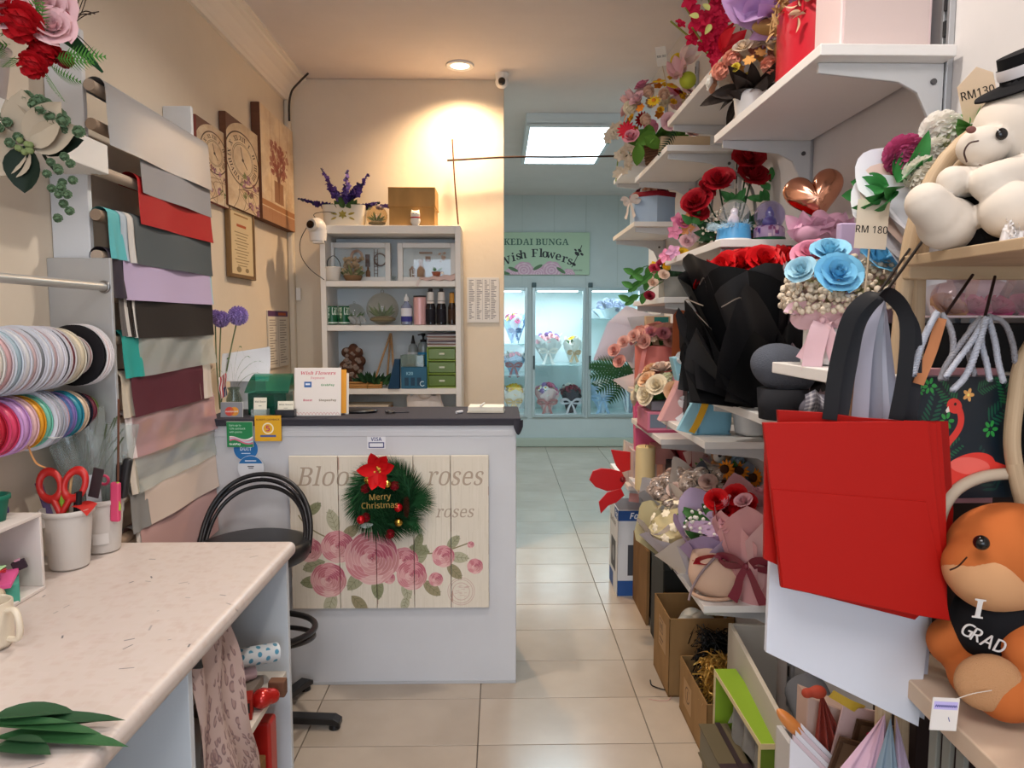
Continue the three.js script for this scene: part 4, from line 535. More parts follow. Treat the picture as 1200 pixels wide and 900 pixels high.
{ // lower shelf
  const y = by[0];
  const r = thing('rock_figurine', 'brown carved rockery figurine with mossy foot on the lower bookcase shelf', 'figurine', onB(412, y, 4.12)); part('rock', blobs([{ a: [0, 0.05, 0], r: 0.055, s: [1.3, 0.9, 0.8] }, { a: [0.02, 0.11, 0], r: 0.045 }, { a: [-0.035, 0.12, 0.01], r: 0.035 }, { a: [0.0, 0.18, 0], r: 0.036 }, { a: [0.04, 0.2, 0.01], r: 0.028 }, { a: [-0.03, 0.2, 0], r: 0.03 }, { a: [0.01, 0.225, 0], r: 0.027 }, { a: [0.05, 0.15, 0.0], r: 0.03 }], 0.006, 0.008), mat('#5a3c2e', 0.85, { bumpMap: T.bump, bumpScale: 0.004 }), r); part('pebble', scatter(40, 4, (q) => tf(new THREE.DodecahedronGeometry(0.008 + 0.008 * q(), 0), [(q() - 0.5) * 0.12, 0.02 + q() * 0.2, 0.03 + q() * 0.02])), mat('#8a7a70', 0.9), r); part('moss', tf(sprayGeo(40, 0.07, 0.04, 0.014, 6, 0.4), [-0.02, 0.02, 0.02]), cDark, r);
  const fo = thing('foliage_bunch', 'dark green artificial foliage lying beside the brown rockery figurine', 'foliage', onB(437, y, 4.08)); part('leaves', tf(sprayGeo(70, 0.08, 0.07, 0.02, 9, 0.5), [0, 0.03, 0]), mat('#24472b', 0.7), fo); part('leaves', tf(sprayGeo(26, 0.06, 0.05, 0.016, 11, 0.5), [0.03, 0.02, 0.02]), mat('#3a5d34', 0.7), fo);
  const bb = thing('bamboo_bundle', 'tied bundle of light bamboo sticks lying on the lower shelf', 'sticks', onB(424, y, 4.02)); for (let i = 0; i < 7; i++) part('stick', rod([-0.14 - 0.006 * i % 0.02, 0.007 + 0.012 * Math.floor(i / 3), (i % 3 - 1) * 0.013], [0.11, 0.007 + 0.012 * Math.floor(i / 3), (i % 3 - 1) * 0.013], 0.006, 8), mat('#b98a52', 0.6), bb); part('tie', tf(bx(-0.004, 0.004, 0, 0.035, -0.022, 0.022, 0.003), [0.03, 0, 0]), mat('#8a6a3a', 0.8), bb);
  const ez = thing('tabletop_easel', 'small wooden tripod easel standing in the bookcase', 'easel', onB(457, y, 4.12)); const em = mat('#b08a62', 0.6); part('leg', rod([-0.1, 0.002, 0.03], [0.0, 0.31, -0.03], 0.006, 8), em, ez); part('leg', rod([-0.03, 0.002, -0.04], [0.0, 0.31, -0.03], 0.006, 8), em, ez); part('leg', rod([0.03, 0.002, 0.03], [0.002, 0.31, -0.03], 0.006, 8), em, ez);
  const bp = thing('blue_folder', 'upright dark blue wedge-shaped box leaning in the bookcase', 'box', onB(463, y, 4.04)); part('shell', prism([[-0.035, 0.002], [0.025, 0.002], [0.028, 0.165], [0.004, 0.165]], 0.05, 0.002), mat('#1c3f5c', 0.5), bp);
  const bb2 = thing('blue_carton', 'blue printed carton under a glass box in the bookcase', 'box', onB(486, y, 4.06)), w = wAt(471, 501, 4.04); part('carton', bc(w, 0.122, 0.12, 0.002), mat('#24617f', 0.5), bb2); part('print', new THREE.PlaneGeometry(w * 0.97, 0.118).translate(0, 0.061, 0.0606), printed(canvas(160, 128, (c, W, H) => { c.fillStyle = '#24617f'; c.fillRect(0, 0, W, H); c.fillStyle = '#8fc0d4'; c.font = 'bold 26px sans-serif'; c.fillText('K20', 30, 46); c.fillStyle = '#163f58'; for (const x of [20, 60, 100]) c.fillRect(x, 62, 26, 50); c.strokeStyle = '#cfe4ee'; c.lineWidth = 5; c.beginPath(); c.arc(134, 100, 14, 0.6, 5.4); c.stroke(); })), bb2);
  const gb = thing('glass_case', 'small clear glass case standing on the blue carton', 'box', [bb2.position.x, y + 0.1225, -4.06]); part('glass', tf(hollow(0.13, 0.065, 0.1, 0.003), [-0.01, 0.001, 0]), mat('#cfdcd8', 0.05, { transmission: 0.85, thickness: 0 }), gb); part('pebble', scatter(20, 3, (q) => tf(new THREE.DodecahedronGeometry(0.006, 0), [(q() - 0.5) * 0.1, 0.01, (q() - 0.5) * 0.07])), mat('#9a948a', 0.8), gb);
  bottle('pump_bottle', 'clear bottle with a black nozzle behind the glass case', 'bottle', onB(484, y, 4.18), [[0, 0.001], [0.03, 0.001], [0.032, 0.2], [0.026, 0.235], [0.012, 0.25]], mat('#cdd6da', 0.1, { transmission: 0.7, thickness: 0 }), [['label', [[0.0325, 0.1], [0.0325, 0.2]], mat('#d3d8de', 0.5)], ['nozzle', [[0, 0.3], [0.005, 0.295], [0.009, 0.27], [0.014, 0.25], [0, 0.25]], mat('#1c1c20', 0.4)]]);
  const p2 = bottle('pump_bottle', 'blue-labelled bottle with a black pump next to the clear bottle', 'bottle', onB(496, y, 4.18), [[0, 0.001], [0.032, 0.001], [0.034, 0.22], [0.028, 0.25], [0.014, 0.26]], mat('#cdd8dc', 0.1, { transmission: 0.7, thickness: 0 }), [['label', [[0.0345, 0.12], [0.0345, 0.2]], mat('#2f83b0', 0.5)], ['pump', [[0, 0.31], [0.012, 0.31], [0.014, 0.3], [0.006, 0.29], [0.006, 0.275], [0.018, 0.272], [0.018, 0.26], [0, 0.26]], mat('#1c1c20', 0.4)]]); part('spout', rod([0, 0.305, 0], [-0.03, 0.3, 0.012], 0.004, 8), mat('#1c1c20', 0.4), p2);
  const dw = wAt(501, 536, 4.05), dr = thing('drawer_box', 'lime green plastic box of three mini drawers in the bookcase', 'drawers', onB(518.5, y, 4.1)), lime = mat('#8fae2e', 0.4), lime2 = mat('#6f8c22', 0.3, { transmission: 0.25, thickness: 0 }); part('case', mg([bx(-dw / 2, -dw / 2 + 0.006, 0, 0.235, -0.08, 0.05, 0.001), bx(dw / 2 - 0.006, dw / 2, 0, 0.235, -0.08, 0.05, 0.001), ...[0, 0.077, 0.154, 0.229].map((h) => bx(-dw / 2, dw / 2, h, h + 0.006, -0.08, 0.05, 0.001)), bx(-dw / 2, dw / 2, 0, 0.235, -0.08, -0.076, 0)]), lime, dr);
  for (let i = 0; i < 3; i++) { const d = part('drawer', mg([bx(-dw / 2 + 0.008, dw / 2 - 0.008, 0.01 + 0.077 * i, 0.07 + 0.077 * i, 0.044, 0.054, 0.003), bx(-dw / 2 + 0.008, dw / 2 - 0.008, 0.01 + 0.077 * i, 0.04 + 0.077 * i, -0.07, 0.044, 0)]), lime2, dr); part('handle', bx(-0.016, 0.016, 0.036 + 0.077 * i, 0.046 + 0.077 * i, 0.054, 0.06, 0.002), mat('#e2e6d0', 0.4), d); }
  const pp = thing('magazine_pile', 'pile of papers and magazines on the lime green drawers', 'magazines', [dr.position.x, y + 0.236, -4.1]); for (let i = 0; i < 9; i++) part('magazine', tf(bx(-dw / 2 * 0.95, dw / 2 * 0.95, 0, 0.007, -0.07, 0.06, 0.001), [0.004 * Math.sin(i * 3), 0.0085 * i + 0.001, 0.006 * Math.cos(i * 2)], [0, 0.06 * Math.sin(i * 5), 0.01 * Math.sin(i * 2)]), mat(['#d8d3cc', '#8d6f66', '#cfd2d6', '#6a5f68', '#b7a196'][i % 5], 0.6), pp);
  const y5 = at(460, 486, 4.0)[1] - 0.01;
  const bag = thing('white_bag', 'white cloth bag with red lettering in the lowest bookcase opening', 'bag', onB(497, by[0] - 0.36, 4.05)); part('cloth', surf((u, v) => { const a = u * 3.1416; return [-Math.cos(a) * 0.125 * (1 - 0.25 * v * v) + 0.006 * Math.sin(v * 19), 0.002 + 0.32 * v + 0.01 * Math.sin(a * 8), 0.055 * Math.sin(a) * (1 - v * v * 0.8) - 0.01]; }, 24, 12), mat('#dcd6d2', 0.8), bag); part('lettering', tf(letters('i CRAVINGS', 0.028, 0.001, font), [0, 0.235, 0.045], [-0.2, 0, 0]), mat('#b3263a', 0.6), bag); part('knot', tf(sph(0.03, 10, 8), [0.0, 0.32, 0.01], [0, 0, 0], [1.2, 0.8, 0.6]), mat('#d2ccc8', 0.8), bag);
  const ks = thing('kraft_sheets', 'flat kraft paper sheets lying in the lowest bookcase opening', 'paper', onB(430, by[0] - 0.36, 4.1)); for (let i = 0; i < 16; i++) part('sheet', bx(-0.2, 0.13, 0.0165 * i, 0.0165 * i + 0.016, -0.1, 0.07 + 0.01 * Math.sin(i * 3), 0.002), mat(['#c69258', '#d9d2c6', '#b5793f', '#cfc4b2'][i % 4], 0.7), ks);
}
card('price_list', 'white printed price list taped on the cream wall beside the bookcase', 'notice', [547, 325], [585, 378], DP - 0.004, (c, w, h) => { c.fillStyle = '#dcdcdc'; c.fillRect(0, 0, w, h); const q = rng(6); c.fillStyle = '#60646e'; for (let y = 0.05; y < 0.93; y += 0.036) for (const x of [0.06, 0.3, 0.55, 0.75]) c.fillRect(w * x, h * y, w * (0.06 + 0.12 * q()), h * 0.014); c.fillStyle = '#9aa0aa'; for (const x of [0.26, 0.48, 0.7]) c.fillRect(w * x, h * 0.03, 1.5, h * 0.92); }, { th: 0.001 });
{ // pan-tilt camera on the bookcase corner with its wire, switch on the trunking
  const p = at(371, 266, 3.98), t = thing('pan_tilt_camera', 'white pan-tilt camera fixed to the left upper corner of the bookcase', 'camera', p);
  part('head', sph(0.05, 28, 20), whiteGloss, t); part('base', tf(cyl(0.044, 0.05, 0.06, 24), [0.005, -0.075, -0.01], [0, 0, 0]), whiteGloss, t); part('face', tf(new THREE.CylinderGeometry(0.032, 0.036, 0.03, 24), [-0.012, 0.004, 0.04], [Math.PI / 2 - 0.1, 0, 0.35]), mat('#d6d2ca', 0.3), t); part('lens', tf(new THREE.CylinderGeometry(0.021, 0.021, 0.014, 20), [-0.018, 0.006, 0.056], [Math.PI / 2 - 0.1, 0, 0.35]), mat('#141010', 0.1), t);
  part('bracket', bx(-0.02, 0.04, -0.09, -0.075, -0.03, 0.02, 0.003), white, t); part('antenna', tube([[0.0, 0.04, -0.02], [-0.02, 0.07, -0.02], [0.05, 0.085, -0.02], [0.1, 0.08, -0.03]], 0.0022, 14, 6), mat('#4a443e', 0.6), t);
  solo('camera_cable', tube([at(362, 262, 3.99), at(352, 282, 4.0), at(353, 300, 4.0), at(363, 315, 4.0), at(380, 328, 3.99)], 0.0022, 24, 6), mat('#26221f', 0.6), 'thin black cable looping from the pan-tilt camera to the bookcase', 'cable');
  solo('wall_switch', tf(bc(0.028, 0.075, 0.02, 0.004), at(350, 352, 4.28)), whiteGloss, 'small white switch box on the wall left of the bookcase', 'switch');
  solo('ceiling_cable', tube([at(361, 86, 4.1), at(351, 96, 4.15), at(342, 107, 4.2), at(339, 120, 4.22), at(339, 142, 4.24)], 0.006, 24, 6), mat('#4a4440', 0.6), 'grey cable running from the ceiling over the cornice into the corner', 'cable');
}

// ---------- left wall: pictures ----------
// flat art on the left wall, given by the depths of its ends and its heights
function wallArt(name, label, cat, d0, d1, y0, y1, th, edge, tex, extra) {
  const t = thing(name, label, cat, [WL + 0.002, (y0 + y1) / 2, -(d0 + d1) / 2], Math.PI / 2), w = d1 - d0, h = y1 - y0;
  part('panel', bx(-w / 2, w / 2, -h / 2, h / 2, 0, th, 0.003), edge, t);
  part('print', new THREE.PlaneGeometry(w - 0.004, h - 0.004).translate(0, 0, th + 0.0008), printed(tex, 0.7), t);
  if (extra) extra(t, w, h, th); return t;
}
const aged = (c, w, h, seed) => { const q = rng(seed); c.fillStyle = '#dccab0'; c.fillRect(0, 0, w, h); for (let i = 0; i < 260; i++) { c.fillStyle = q() < 0.5 ? 'rgba(170,130,90,0.10)' : 'rgba(238,220,185,0.14)'; c.beginPath(); c.arc(q() * w, q() * h, 10 + q() * 50, 0, 6.3); c.fill(); } };
function clockTex(seed, cx, cy, r, lav) {
  return canvas(420, 640, (c, w, h) => { aged(c, w, h, seed); const q = rng(seed + 1); const X = cx * w, Y = cy * h, S = r * w;
    c.strokeStyle = '#4a3020'; c.lineWidth = 9; c.beginPath(); c.arc(X, Y, S, 0, 6.3); c.stroke(); c.lineWidth = 3; c.beginPath(); c.arc(X, Y, S * 0.62, 0, 6.3); c.stroke(); c.beginPath(); c.arc(X, Y, S * 0.56, 0, 6.3); c.stroke();
    c.fillStyle = '#3a2418'; c.font = 'bold ' + S * 0.24 + 'px serif'; c.textAlign = 'center'; ['XII', 'I', 'II', 'III', 'IIII', 'V', 'VI', 'VII', 'VIII', 'IX', 'X', 'XI'].forEach((n, i) => { c.save(); c.translate(X, Y); c.rotate(i * 0.5236); c.fillText(n, 0, -S * 0.7); c.restore(); });
    c.lineWidth = 8; c.beginPath(); c.moveTo(X, Y); c.lineTo(X - S * 0.12, Y - S * 0.45); c.moveTo(X, Y); c.lineTo(X + S * 0.25, Y + S * 0.28); c.stroke(); c.beginPath(); c.arc(X, Y, 12, 0, 6.3); c.fill();
    for (let i = 0; i < lav; i++) { const x = w * (0.35 + 0.6 * q()), y = h * (0.55 + 0.42 * q()); c.fillStyle = ['rgba(130,80,110,0.75)', 'rgba(160,110,140,0.7)', 'rgba(120,60,70,0.65)', 'rgba(110,120,70,0.6)'][i % 4]; for (let k = 0; k < 6; k++) { c.beginPath(); c.ellipse(x + (q() - 0.5) * 34, y + (q() - 0.5) * 34, 14, 7, q() * 3, 0, 6.3); c.fill(); } }
    c.strokeStyle = 'rgba(70,40,30,0.7)'; c.lineWidth = 4; for (let i = 0; i < 6; i++) { c.beginPath(); c.moveTo(w * q(), h); c.bezierCurveTo(w * q(), h * 0.8, w * q(), h * 0.7, w * q(), h * (0.55 + 0.3 * q())); c.stroke(); }
    c.fillStyle = 'rgba(90,50,40,0.85)'; c.beginPath(); c.moveTo(0, 0); c.lineTo(w * 0.45, 0); c.quadraticCurveTo(w * 0.12, h * 0.05, 0, h * 0.2); c.fill(); });
}
const WA = (px, py, x = WL + 0.02) => atX(px, py, x);
const woodEdge = mat('#7d5440', 0.7, { map: T.wood });
{
  const a = WA(243, 150), b = WA(268, 152), yb = WA(256, 240)[1];
  wallArt('clock_picture', 'narrow aged clock picture partly hidden behind the paper rolls', 'picture', -a[2] - 0.12, -b[2], yb, WA(256, 152)[1], 0.02, mat('#8a4a44', 0.7), clockTex(31, 0.5, 0.35, 0.4, 10));
  const c = WA(263, 124, WL + 0.03), d = WA(306, 170, WL + 0.03);
  wallArt('clock_picture', 'wide aged clock picture with roman numerals and purple flowers', 'picture', -c[2], -d[2], WA(285, 245, WL + 0.03)[1] - 0.01, c[1] - 0.02, 0.03, woodEdge, clockTex(41, 0.42, 0.42, 0.46, 24));
  const e = WA(303, 114, WL + 0.045), f = WA(347, 150, WL + 0.045);
  const tex = canvas(420, 640, (x, w, h) => { aged(x, w, h, 61); const q = rng(8); x.fillStyle = 'rgba(150,95,60,0.35)'; for (const k of [0.27, 0.55, 0.8]) x.fillRect(w * k, 0, 5, h); x.strokeStyle = 'rgba(110,60,40,0.75)'; for (let i = 0; i < 26; i++) { x.lineWidth = 2 + q() * 4; const bx0 = w * (0.3 + 0.45 * q()); x.beginPath(); x.moveTo(w * 0.5, h * 0.78); x.quadraticCurveTo(w * 0.5, h * 0.5, bx0, h * (0.22 + 0.35 * q())); x.stroke(); x.fillStyle = 'rgba(140,70,60,0.6)'; for (let k = 0; k < 5; k++) { x.beginPath(); x.arc(bx0 + (q() - 0.5) * 60, h * (0.25 + 0.3 * q()), 6 + q() * 12, 0, 6.3); x.fill(); } } x.fillStyle = 'rgba(130,80,50,0.75)'; x.fillRect(w * 0.36, h * 0.6, w * 0.28, h * 0.2); x.fillStyle = '#a9744a'; x.fillRect(0, h * 0.82, w, h * 0.05); x.fillStyle = 'rgba(150,95,60,0.7)'; x.fillRect(0, h * 0.88, w, h * 0.12); });
  wallArt('still_life_picture', 'large brown still life picture of a vase of dried stems near the corner', 'picture', -e[2], Math.min(-f[2], DP - 0.04), WA(330, 266, WL + 0.045)[1], WA(303, 114, WL + 0.045)[1] - 0.02, 0.045, woodEdge, tex);
  const g = WA(268, 236), k = WA(296, 250);
  wallArt('framed_certificate', 'small framed printed certificate hanging below the clock picture', 'certificate', -g[2], -k[2], WA(270, 321)[1], WA(270, 236)[1], 0.015, mat('#8a6a42', 0.5), canvas(180, 420, (c, w, h) => { c.fillStyle = '#d9c59d'; c.fillRect(0, 0, w, h); c.fillStyle = '#a07a4a'; c.fillRect(w * 0.2, 55, w * 0.6, 9); c.fillStyle = '#b0542a'; c.fillRect(w * 0.3, 112, w * 0.4, 16); c.fillStyle = '#8d7a58'; for (let i = 0; i < 12; i++) c.fillRect(w * (0.2 + 0.05 * (i % 3)), 160 + i * 18, w * (0.6 - 0.1 * (i % 3)), 5); c.beginPath(); c.arc(w * 0.35, 385, 18, 0, 6.3); c.arc(w * 0.7, 385, 14, 0, 6.3); c.fill(); }), (t, w, h, th) => part('frame', mg([bx(-w / 2 - 0.012, -w / 2 + 0.006, -h / 2 - 0.012, h / 2 + 0.012, 0, th + 0.008, 0.003), bx(w / 2 - 0.006, w / 2 + 0.012, -h / 2 - 0.012, h / 2 + 0.012, 0, th + 0.008, 0.003), bx(-w / 2, w / 2, h / 2 - 0.006, h / 2 + 0.012, 0, th + 0.008, 0.003), bx(-w / 2, w / 2, -h / 2 - 0.012, -h / 2 + 0.006, 0, th + 0.008, 0.003)]), mat('#7a5c38', 0.4), t));
}

wallArt('calendar', 'wall calendar with a purple top hanging in the corner behind the counter', 'calendar', 3.84, 4.2, WA(330, 430)[1], WA(330, 364)[1], 0.006, mat('#d9d3c8', 0.6), canvas(200, 190, (c, w, h) => { c.fillStyle = '#d9d3c8'; c.fillRect(0, 0, w, h); c.fillStyle = '#57325f'; c.fillRect(0, 0, w, h * 0.1); c.fillStyle = '#b3532f'; c.fillRect(w * 0.5, h * 0.03, w * 0.4, h * 0.05); c.fillStyle = '#77706a'; const q = rng(3); for (let k = 0; k < 2; k++) for (let y = 0.16; y < 0.95; y += 0.045) c.fillRect(w * (0.06 + k * 0.5), h * y, w * (0.15 + 0.22 * q()), h * 0.012); c.fillStyle = '#b9b1a6'; c.fillRect(w * 0.48, h * 0.1, w * 0.02, h * 0.9); }));
// ---------- wrapping paper stand ----------
const rackWhite = mat('#d9dbde', 0.5), RX = -1.12;
{
  const t = thing('paper_stand', 'tall white wall stand with two uprights holding the wrapping paper', 'stand', [WL + 0.0015, 0, -2.05]);
  part('upright', bx(0, 0.105, 0.55, at(100, 36, 2.05)[1], 0, 0.02, 0.003), rackWhite, t);
  part('upright', bx(0, 0.105, 0.3, at(230, 124, 2.73)[1], -0.70, -0.68, 0.003), rackWhite, t);
}
// rows: left top, right top, drop, colours of the layers from the outside in, with where each layer starts
const rowsP = [
  ['clear silver film', 97, 162, 0.155, [['#b9b3ab', 0.0, 1, 'clear']], 123], ['mid grey paper', 146, 196, 0.15, [['#8f8e91', 0.2, 1]], 135], ['red paper', 198, 234, 0.125, [['#a51d20', 0.17, 1]], 138],
  ['slate grey paper over teal sheets', 246, 273, 0.125, [['#4f575b', 0.19, 1], ['#c9c6c2', 0.14, 0.22], ['#a9b9c6', 0.09, 0.17], ['#5fb3b8', 0, 0.12]], 128], ['lavender paper with a pale blue corner', 293, 309, 0.12, [['#b9a9c9', 0.1, 0.97], ['#9fc6d0', 0.86, 1], ['#3b3540', 0, 0.13]], 128], ['black brown paper with white edges', 341, 346, 0.118, [['#2e2825', 0.12, 1], ['#dad6cf', 0.1, 0.125], ['#2e2825', 0.06, 0.105], ['#d2cec8', 0.04, 0.065], ['#6b6765', 0, 0.045]], 141],
  ['clear film over a teal sheet', 389, 384, 0.115, [['#cfd8d4', 0.14, 1, 'film'], ['#2f9d95', 0, 0.17]], 143], ['burgundy paper over cream sheets', 437, 420, 0.115, [['#5a2733', 0.07, 0.85], ['#d5cabf', 0.8, 0.96], ['#c9bfae', 0, 0.09]], 143], ['pink see-through film', 484, 459, 0.115, [['#e6b5b6', 0.05, 1, 'pinkfilm'], ['#e9dfe0', 0, 0.07]], 147],
  ['clear film with green and blue glints', 532, 497, 0.1, [['#cfd6d2', 0.06, 1, 'film'], ['#d8d0c4', 0, 0.08]], 151], ['cream paper with a grey end sheet', 574, 529, 0.11, [['#d9c8bc', 0.13, 1], ['#8d8c8a', 0, 0.16]], 153], ['mauve pink paper roll at the bottom', 618, 567, 0.16, [['#c9a3a0', 0.04, 1], ['#d8d2cc', 0, 0.05]], 160],
];
rowsP.forEach(([what, yl, yr, drop, layers, px], i) => {
  const z0 = atX(px, yl, RX + 0.03)[2], z1 = atX(244 + i * 0.9, yr, RX + 0.03)[2], y = (atX(px, yl, RX + 0.03)[1] + atX(244 + i * 0.9, yr, RX + 0.03)[1]) / 2 - 0.026, t = thing('wrapping_paper', what + ', ' + ['topmost on the paper stand', 'second from the top of the stand', 'third from the top of the stand', 'under the red one', 'under the slate one', 'under the lavender one', 'under the black one', 'under the teal and clear one', 'under the burgundy one', 'under the pink one', 'above the lowest roll', 'lowest of all'][i], 'wrapping paper', [RX, y, -2.07]);
  part('rod', mg([rod([0, 0, Math.max(0.05, z0 + 2.07 + 0.012)], [0, 0, -0.675], 0.016, 14)]), i % 2 ? mat('#a08a76', 0.6) : mat('#b5a392', 0.6), t);
  const L = z0 - z1; let k = 0;
  for (const [col, u0, u1, kind] of layers) {
    const m = kind === 'film' ? mat('#dfe6e2', 0.08, { transmission: 0.62, thickness: 0 }) : kind === 'clear' ? mat('#94969b', 0.3, { metalness: 0.12 }) : kind === 'pinkfilm' ? mat('#efc6ca', 0.14, { transmission: 0.6, thickness: 0 }) : mat(col, 0.55);
    const rr = 0.03 - 0.0016 * k, dr = drop - 0.002 * k, sd = i * 3 + k;
    const sheet = surf((u, v) => { const z = z0 + 2.07 - L * (u0 + (u1 - u0) * u), w = v * 2.2; let x, yy; if (w < 1) { const q = Math.PI * (1.1 - w); x = Math.cos(q) * rr; yy = Math.sin(q) * rr; } else { const q = (w - 1) / 1.2; x = rr + 0.004 * Math.sin(u * 9 + sd) * q + 0.006 * q * q; yy = -dr * q * (1 - (kind === 'film' ? 0.1 * u : 0)); } return [x + (kind === 'film' || kind === 'pinkfilm' ? 0.002 * Math.sin(u * 23 + v * 11) : 0), yy, z]; }, 18, 20);
    part('sheet', sheet, m, t); k++;
  }
});
// ---------- ribbon rack on the wall in front of it ----------
{
  const t = thing('ribbon_rack', 'grey ribbon rack plate with silver bars on the left wall', 'rack', [WL, 0, -2.0]); const yt = at(100, 302, 2.0)[1], yb = at(100, 600, 2.0)[1];
  part('end_plate', bx(0, 0.175, yb, yt, -0.012, 0, 0.003), mat('#b9babb', 0.35, { metalness: 0.35 }), t);
  const bars = [['bar', at(120, 336, 1.99), 0.0115], ['bar', at(105, 415, 1.99), 0.008], ['bar', at(105, 478, 1.99), 0.008]];
  for (const [n, p, r] of bars) part(n, rod([p[0] - WL, p[1], 0.9], [p[0] - WL, p[1], -0.004], r, 14), mat('#c4c2bd', 0.3, { metalness: 0.5 }), t);
  part('bar_socket', tf(new THREE.TorusGeometry(0.014, 0.004, 8, 20), [bars[0][1][0] - WL, bars[0][1][1], 0.002]), metal('#9a9a9a', 0.3), t);
  const spool = (p, z, r, w, col, side, label, sheen = 0.35) => { const s = thing('ribbon_spool', label, 'ribbon spool', [p[0], p[1], -z], 0, 'ribbon spools'); const ri = 0.009;
    part('ribbon', lathe([[ri, -w / 2 * 0.86], [r * 0.96, -w / 2 * 0.86], [r * 0.97, 0], [r * 0.96, w / 2 * 0.86], [ri, w / 2 * 0.86], [ri, -w / 2 * 0.86]], 36).rotateX(Math.PI / 2), mat(col, sheen), s);
    for (const k of [-1, 1]) part('flange', lathe([[ri, k * w / 2], [r, k * w / 2], [r, k * w / 2 - k * 0.002], [ri, k * w / 2 - k * 0.002], [ri, k * w / 2]], 36).rotateX(Math.PI / 2), mat(side, 0.5), s);
    part('core', lathe([[ri, w / 2 + 0.0005], [r * 0.45, w / 2 + 0.0005], [r * 0.45, w / 2 + 0.002], [ri, w / 2 + 0.002], [ri, w / 2 + 0.0005]], 24).rotateX(Math.PI / 2), mat('#e3ded8', 0.6), s); return s; };
  const R1 = [['#e9e4e6', '#f1eef0', 0.084, 0.012, 'white'], ['#f0d8da', '#f5f0f0', 0.084, 0.015, 'pale pink'], ['#1a1a1c', '#201f22', 0.082, 0.012, 'black-sided'], ['#d9a2a2', '#e6e0de', 0.055, 0.012, 'salmon'], ['#b8242c', '#d6cfcb', 0.052, 0.02, 'red'], ['#16161a', '#1c1c20', 0.066, 0.012, 'thin black'], ['#d8cdb6', '#e4dccb', 0.074, 0.03, 'cream'], ['#cfc9c2', '#dcd8d4', 0.07, 0.014, 'light grey'], ['#6a1d2b', '#e2dcdc', 0.08, 0.018, 'wine red'], ['#3c3d46', '#dfdde4', 0.08, 0.016, 'charcoal'], ['#d9d6de', '#e6e4ea', 0.08, 0.022, 'silver white'], ['#b9a0a6', '#e2dee4', 0.08, 0.018, 'dusty pink'], ['#cfd1da', '#dcdee6', 0.082, 0.02, 'pale blue grey'], ['#7d8288', '#d9d9e0', 0.08, 0.02, 'grey'], ['#c8b0b4', '#d9d4da', 0.078, 0.02, 'rose grey'], ['#d8dade', '#dcdce4', 0.08, 0.024, 'frost white'], ['#9fb6c4', '#d6dbe2', 0.08, 0.024, 'ice blue'], ['#c9a5aa', '#dcd4d8', 0.078, 0.026, 'old rose'], ['#dcd6cc', '#e2ded8', 0.08, 0.026, 'oat white'], ['#b0b4bd', '#d4d6de', 0.08, 0.026, 'steel grey']];
  let z = 1.965; for (const [c, s, r, w, n] of R1) { z -= w / 2 + 0.0025; spool(bars[1][1], z, r, w, c, s, n + ' ribbon spool on the upper ribbon bar', 0.5); z -= w / 2 + 0.0025; }
  const R2 = [['#6d8a46', '#46522e', 0.04, 0.016, 'olive green'], ['#7a3346', '#d8d0cf', 0.046, 0.018, 'plum'], ['#c9b48c', '#d4c7b0', 0.046, 0.012, 'tan'], ['#232334', '#e2dee6', 0.056, 0.02, 'navy black'], ['#d9c3ac', '#e8dfd4', 0.06, 0.024, 'beige'], ['#2f8fa6', '#dbe2e6', 0.062, 0.028, 'turquoise'], ['#8f7fc0', '#d9d4e6', 0.062, 0.016, 'violet'], ['#6f8fc6', '#d6dce8', 0.062, 0.012, 'cornflower blue'], ['#e0b8c2', '#e6dce2', 0.064, 0.014, 'soft pink'], ['#c6c4d4', '#dcdce6', 0.072, 0.014, 'lilac grey'], ['#b4b8c2', '#d9dbe2', 0.074, 0.014, 'silver grey'], ['#d2cfd8', '#dfdde4', 0.074, 0.012, 'pearl'], ['#7cc6b0', '#cfe0da', 0.066, 0.022, 'mint green'], ['#e0a12e', '#e6d8b8', 0.066, 0.026, 'golden yellow'], ['#e3bcc0', '#ecdfe2', 0.068, 0.024, 'peach pink'], ['#c99ad0', '#e2d2e6', 0.068, 0.03, 'orchid purple'], ['#d6436a', '#e8c8d0', 0.064, 0.03, 'bright raspberry'], ['#b52238', '#d9b0b8', 0.06, 0.03, 'crimson'], ['#a91a30', '#d0a0a8', 0.06, 0.03, 'dark cherry'], ['#d98fb0', '#e6cfd8', 0.06, 0.03, 'candy pink'], ['#e9d9c0', '#ece4d8', 0.06, 0.03, 'pale gold']];
  z = 1.968; for (const [c, s, r, w, n] of R2) { z -= w / 2 + 0.0018; spool(bars[2][1], z, r, w, c, c, n + ' satin ribbon spool on the lower ribbon bar', 0.28); z -= w / 2 + 0.0018; }
  solo('ribbon_end', ribbon([at(86, 408, 1.86), at(80, 425, 1.85), at(66, 445, 1.84), at(58, 449, 1.84)], 0.014, [0.3, 0, 1], 14), mat('#e6e2dc', 0.5), 'loose white ribbon end hanging from the upper ribbon bar', 'ribbon');
  solo('ribbon_end', ribbon([at(31, 506, 1.66), at(34, 525, 1.66), at(43, 543, 1.66), at(53, 548, 1.66)], 0.012, [0.3, 0, 1], 14), mat('#c48a4e', 0.4), 'loose copper ribbon end hanging below the lower spools', 'ribbon');
  solo('ribbon_end', ribbon([at(44, 503, 1.72), at(52, 510, 1.72), at(62, 513, 1.72), at(72, 512, 1.72)], 0.014, [0.3, 0, 1], 14), mat('#e4e2e0', 0.5), 'loose white ribbon end under the lower spools', 'ribbon');
}
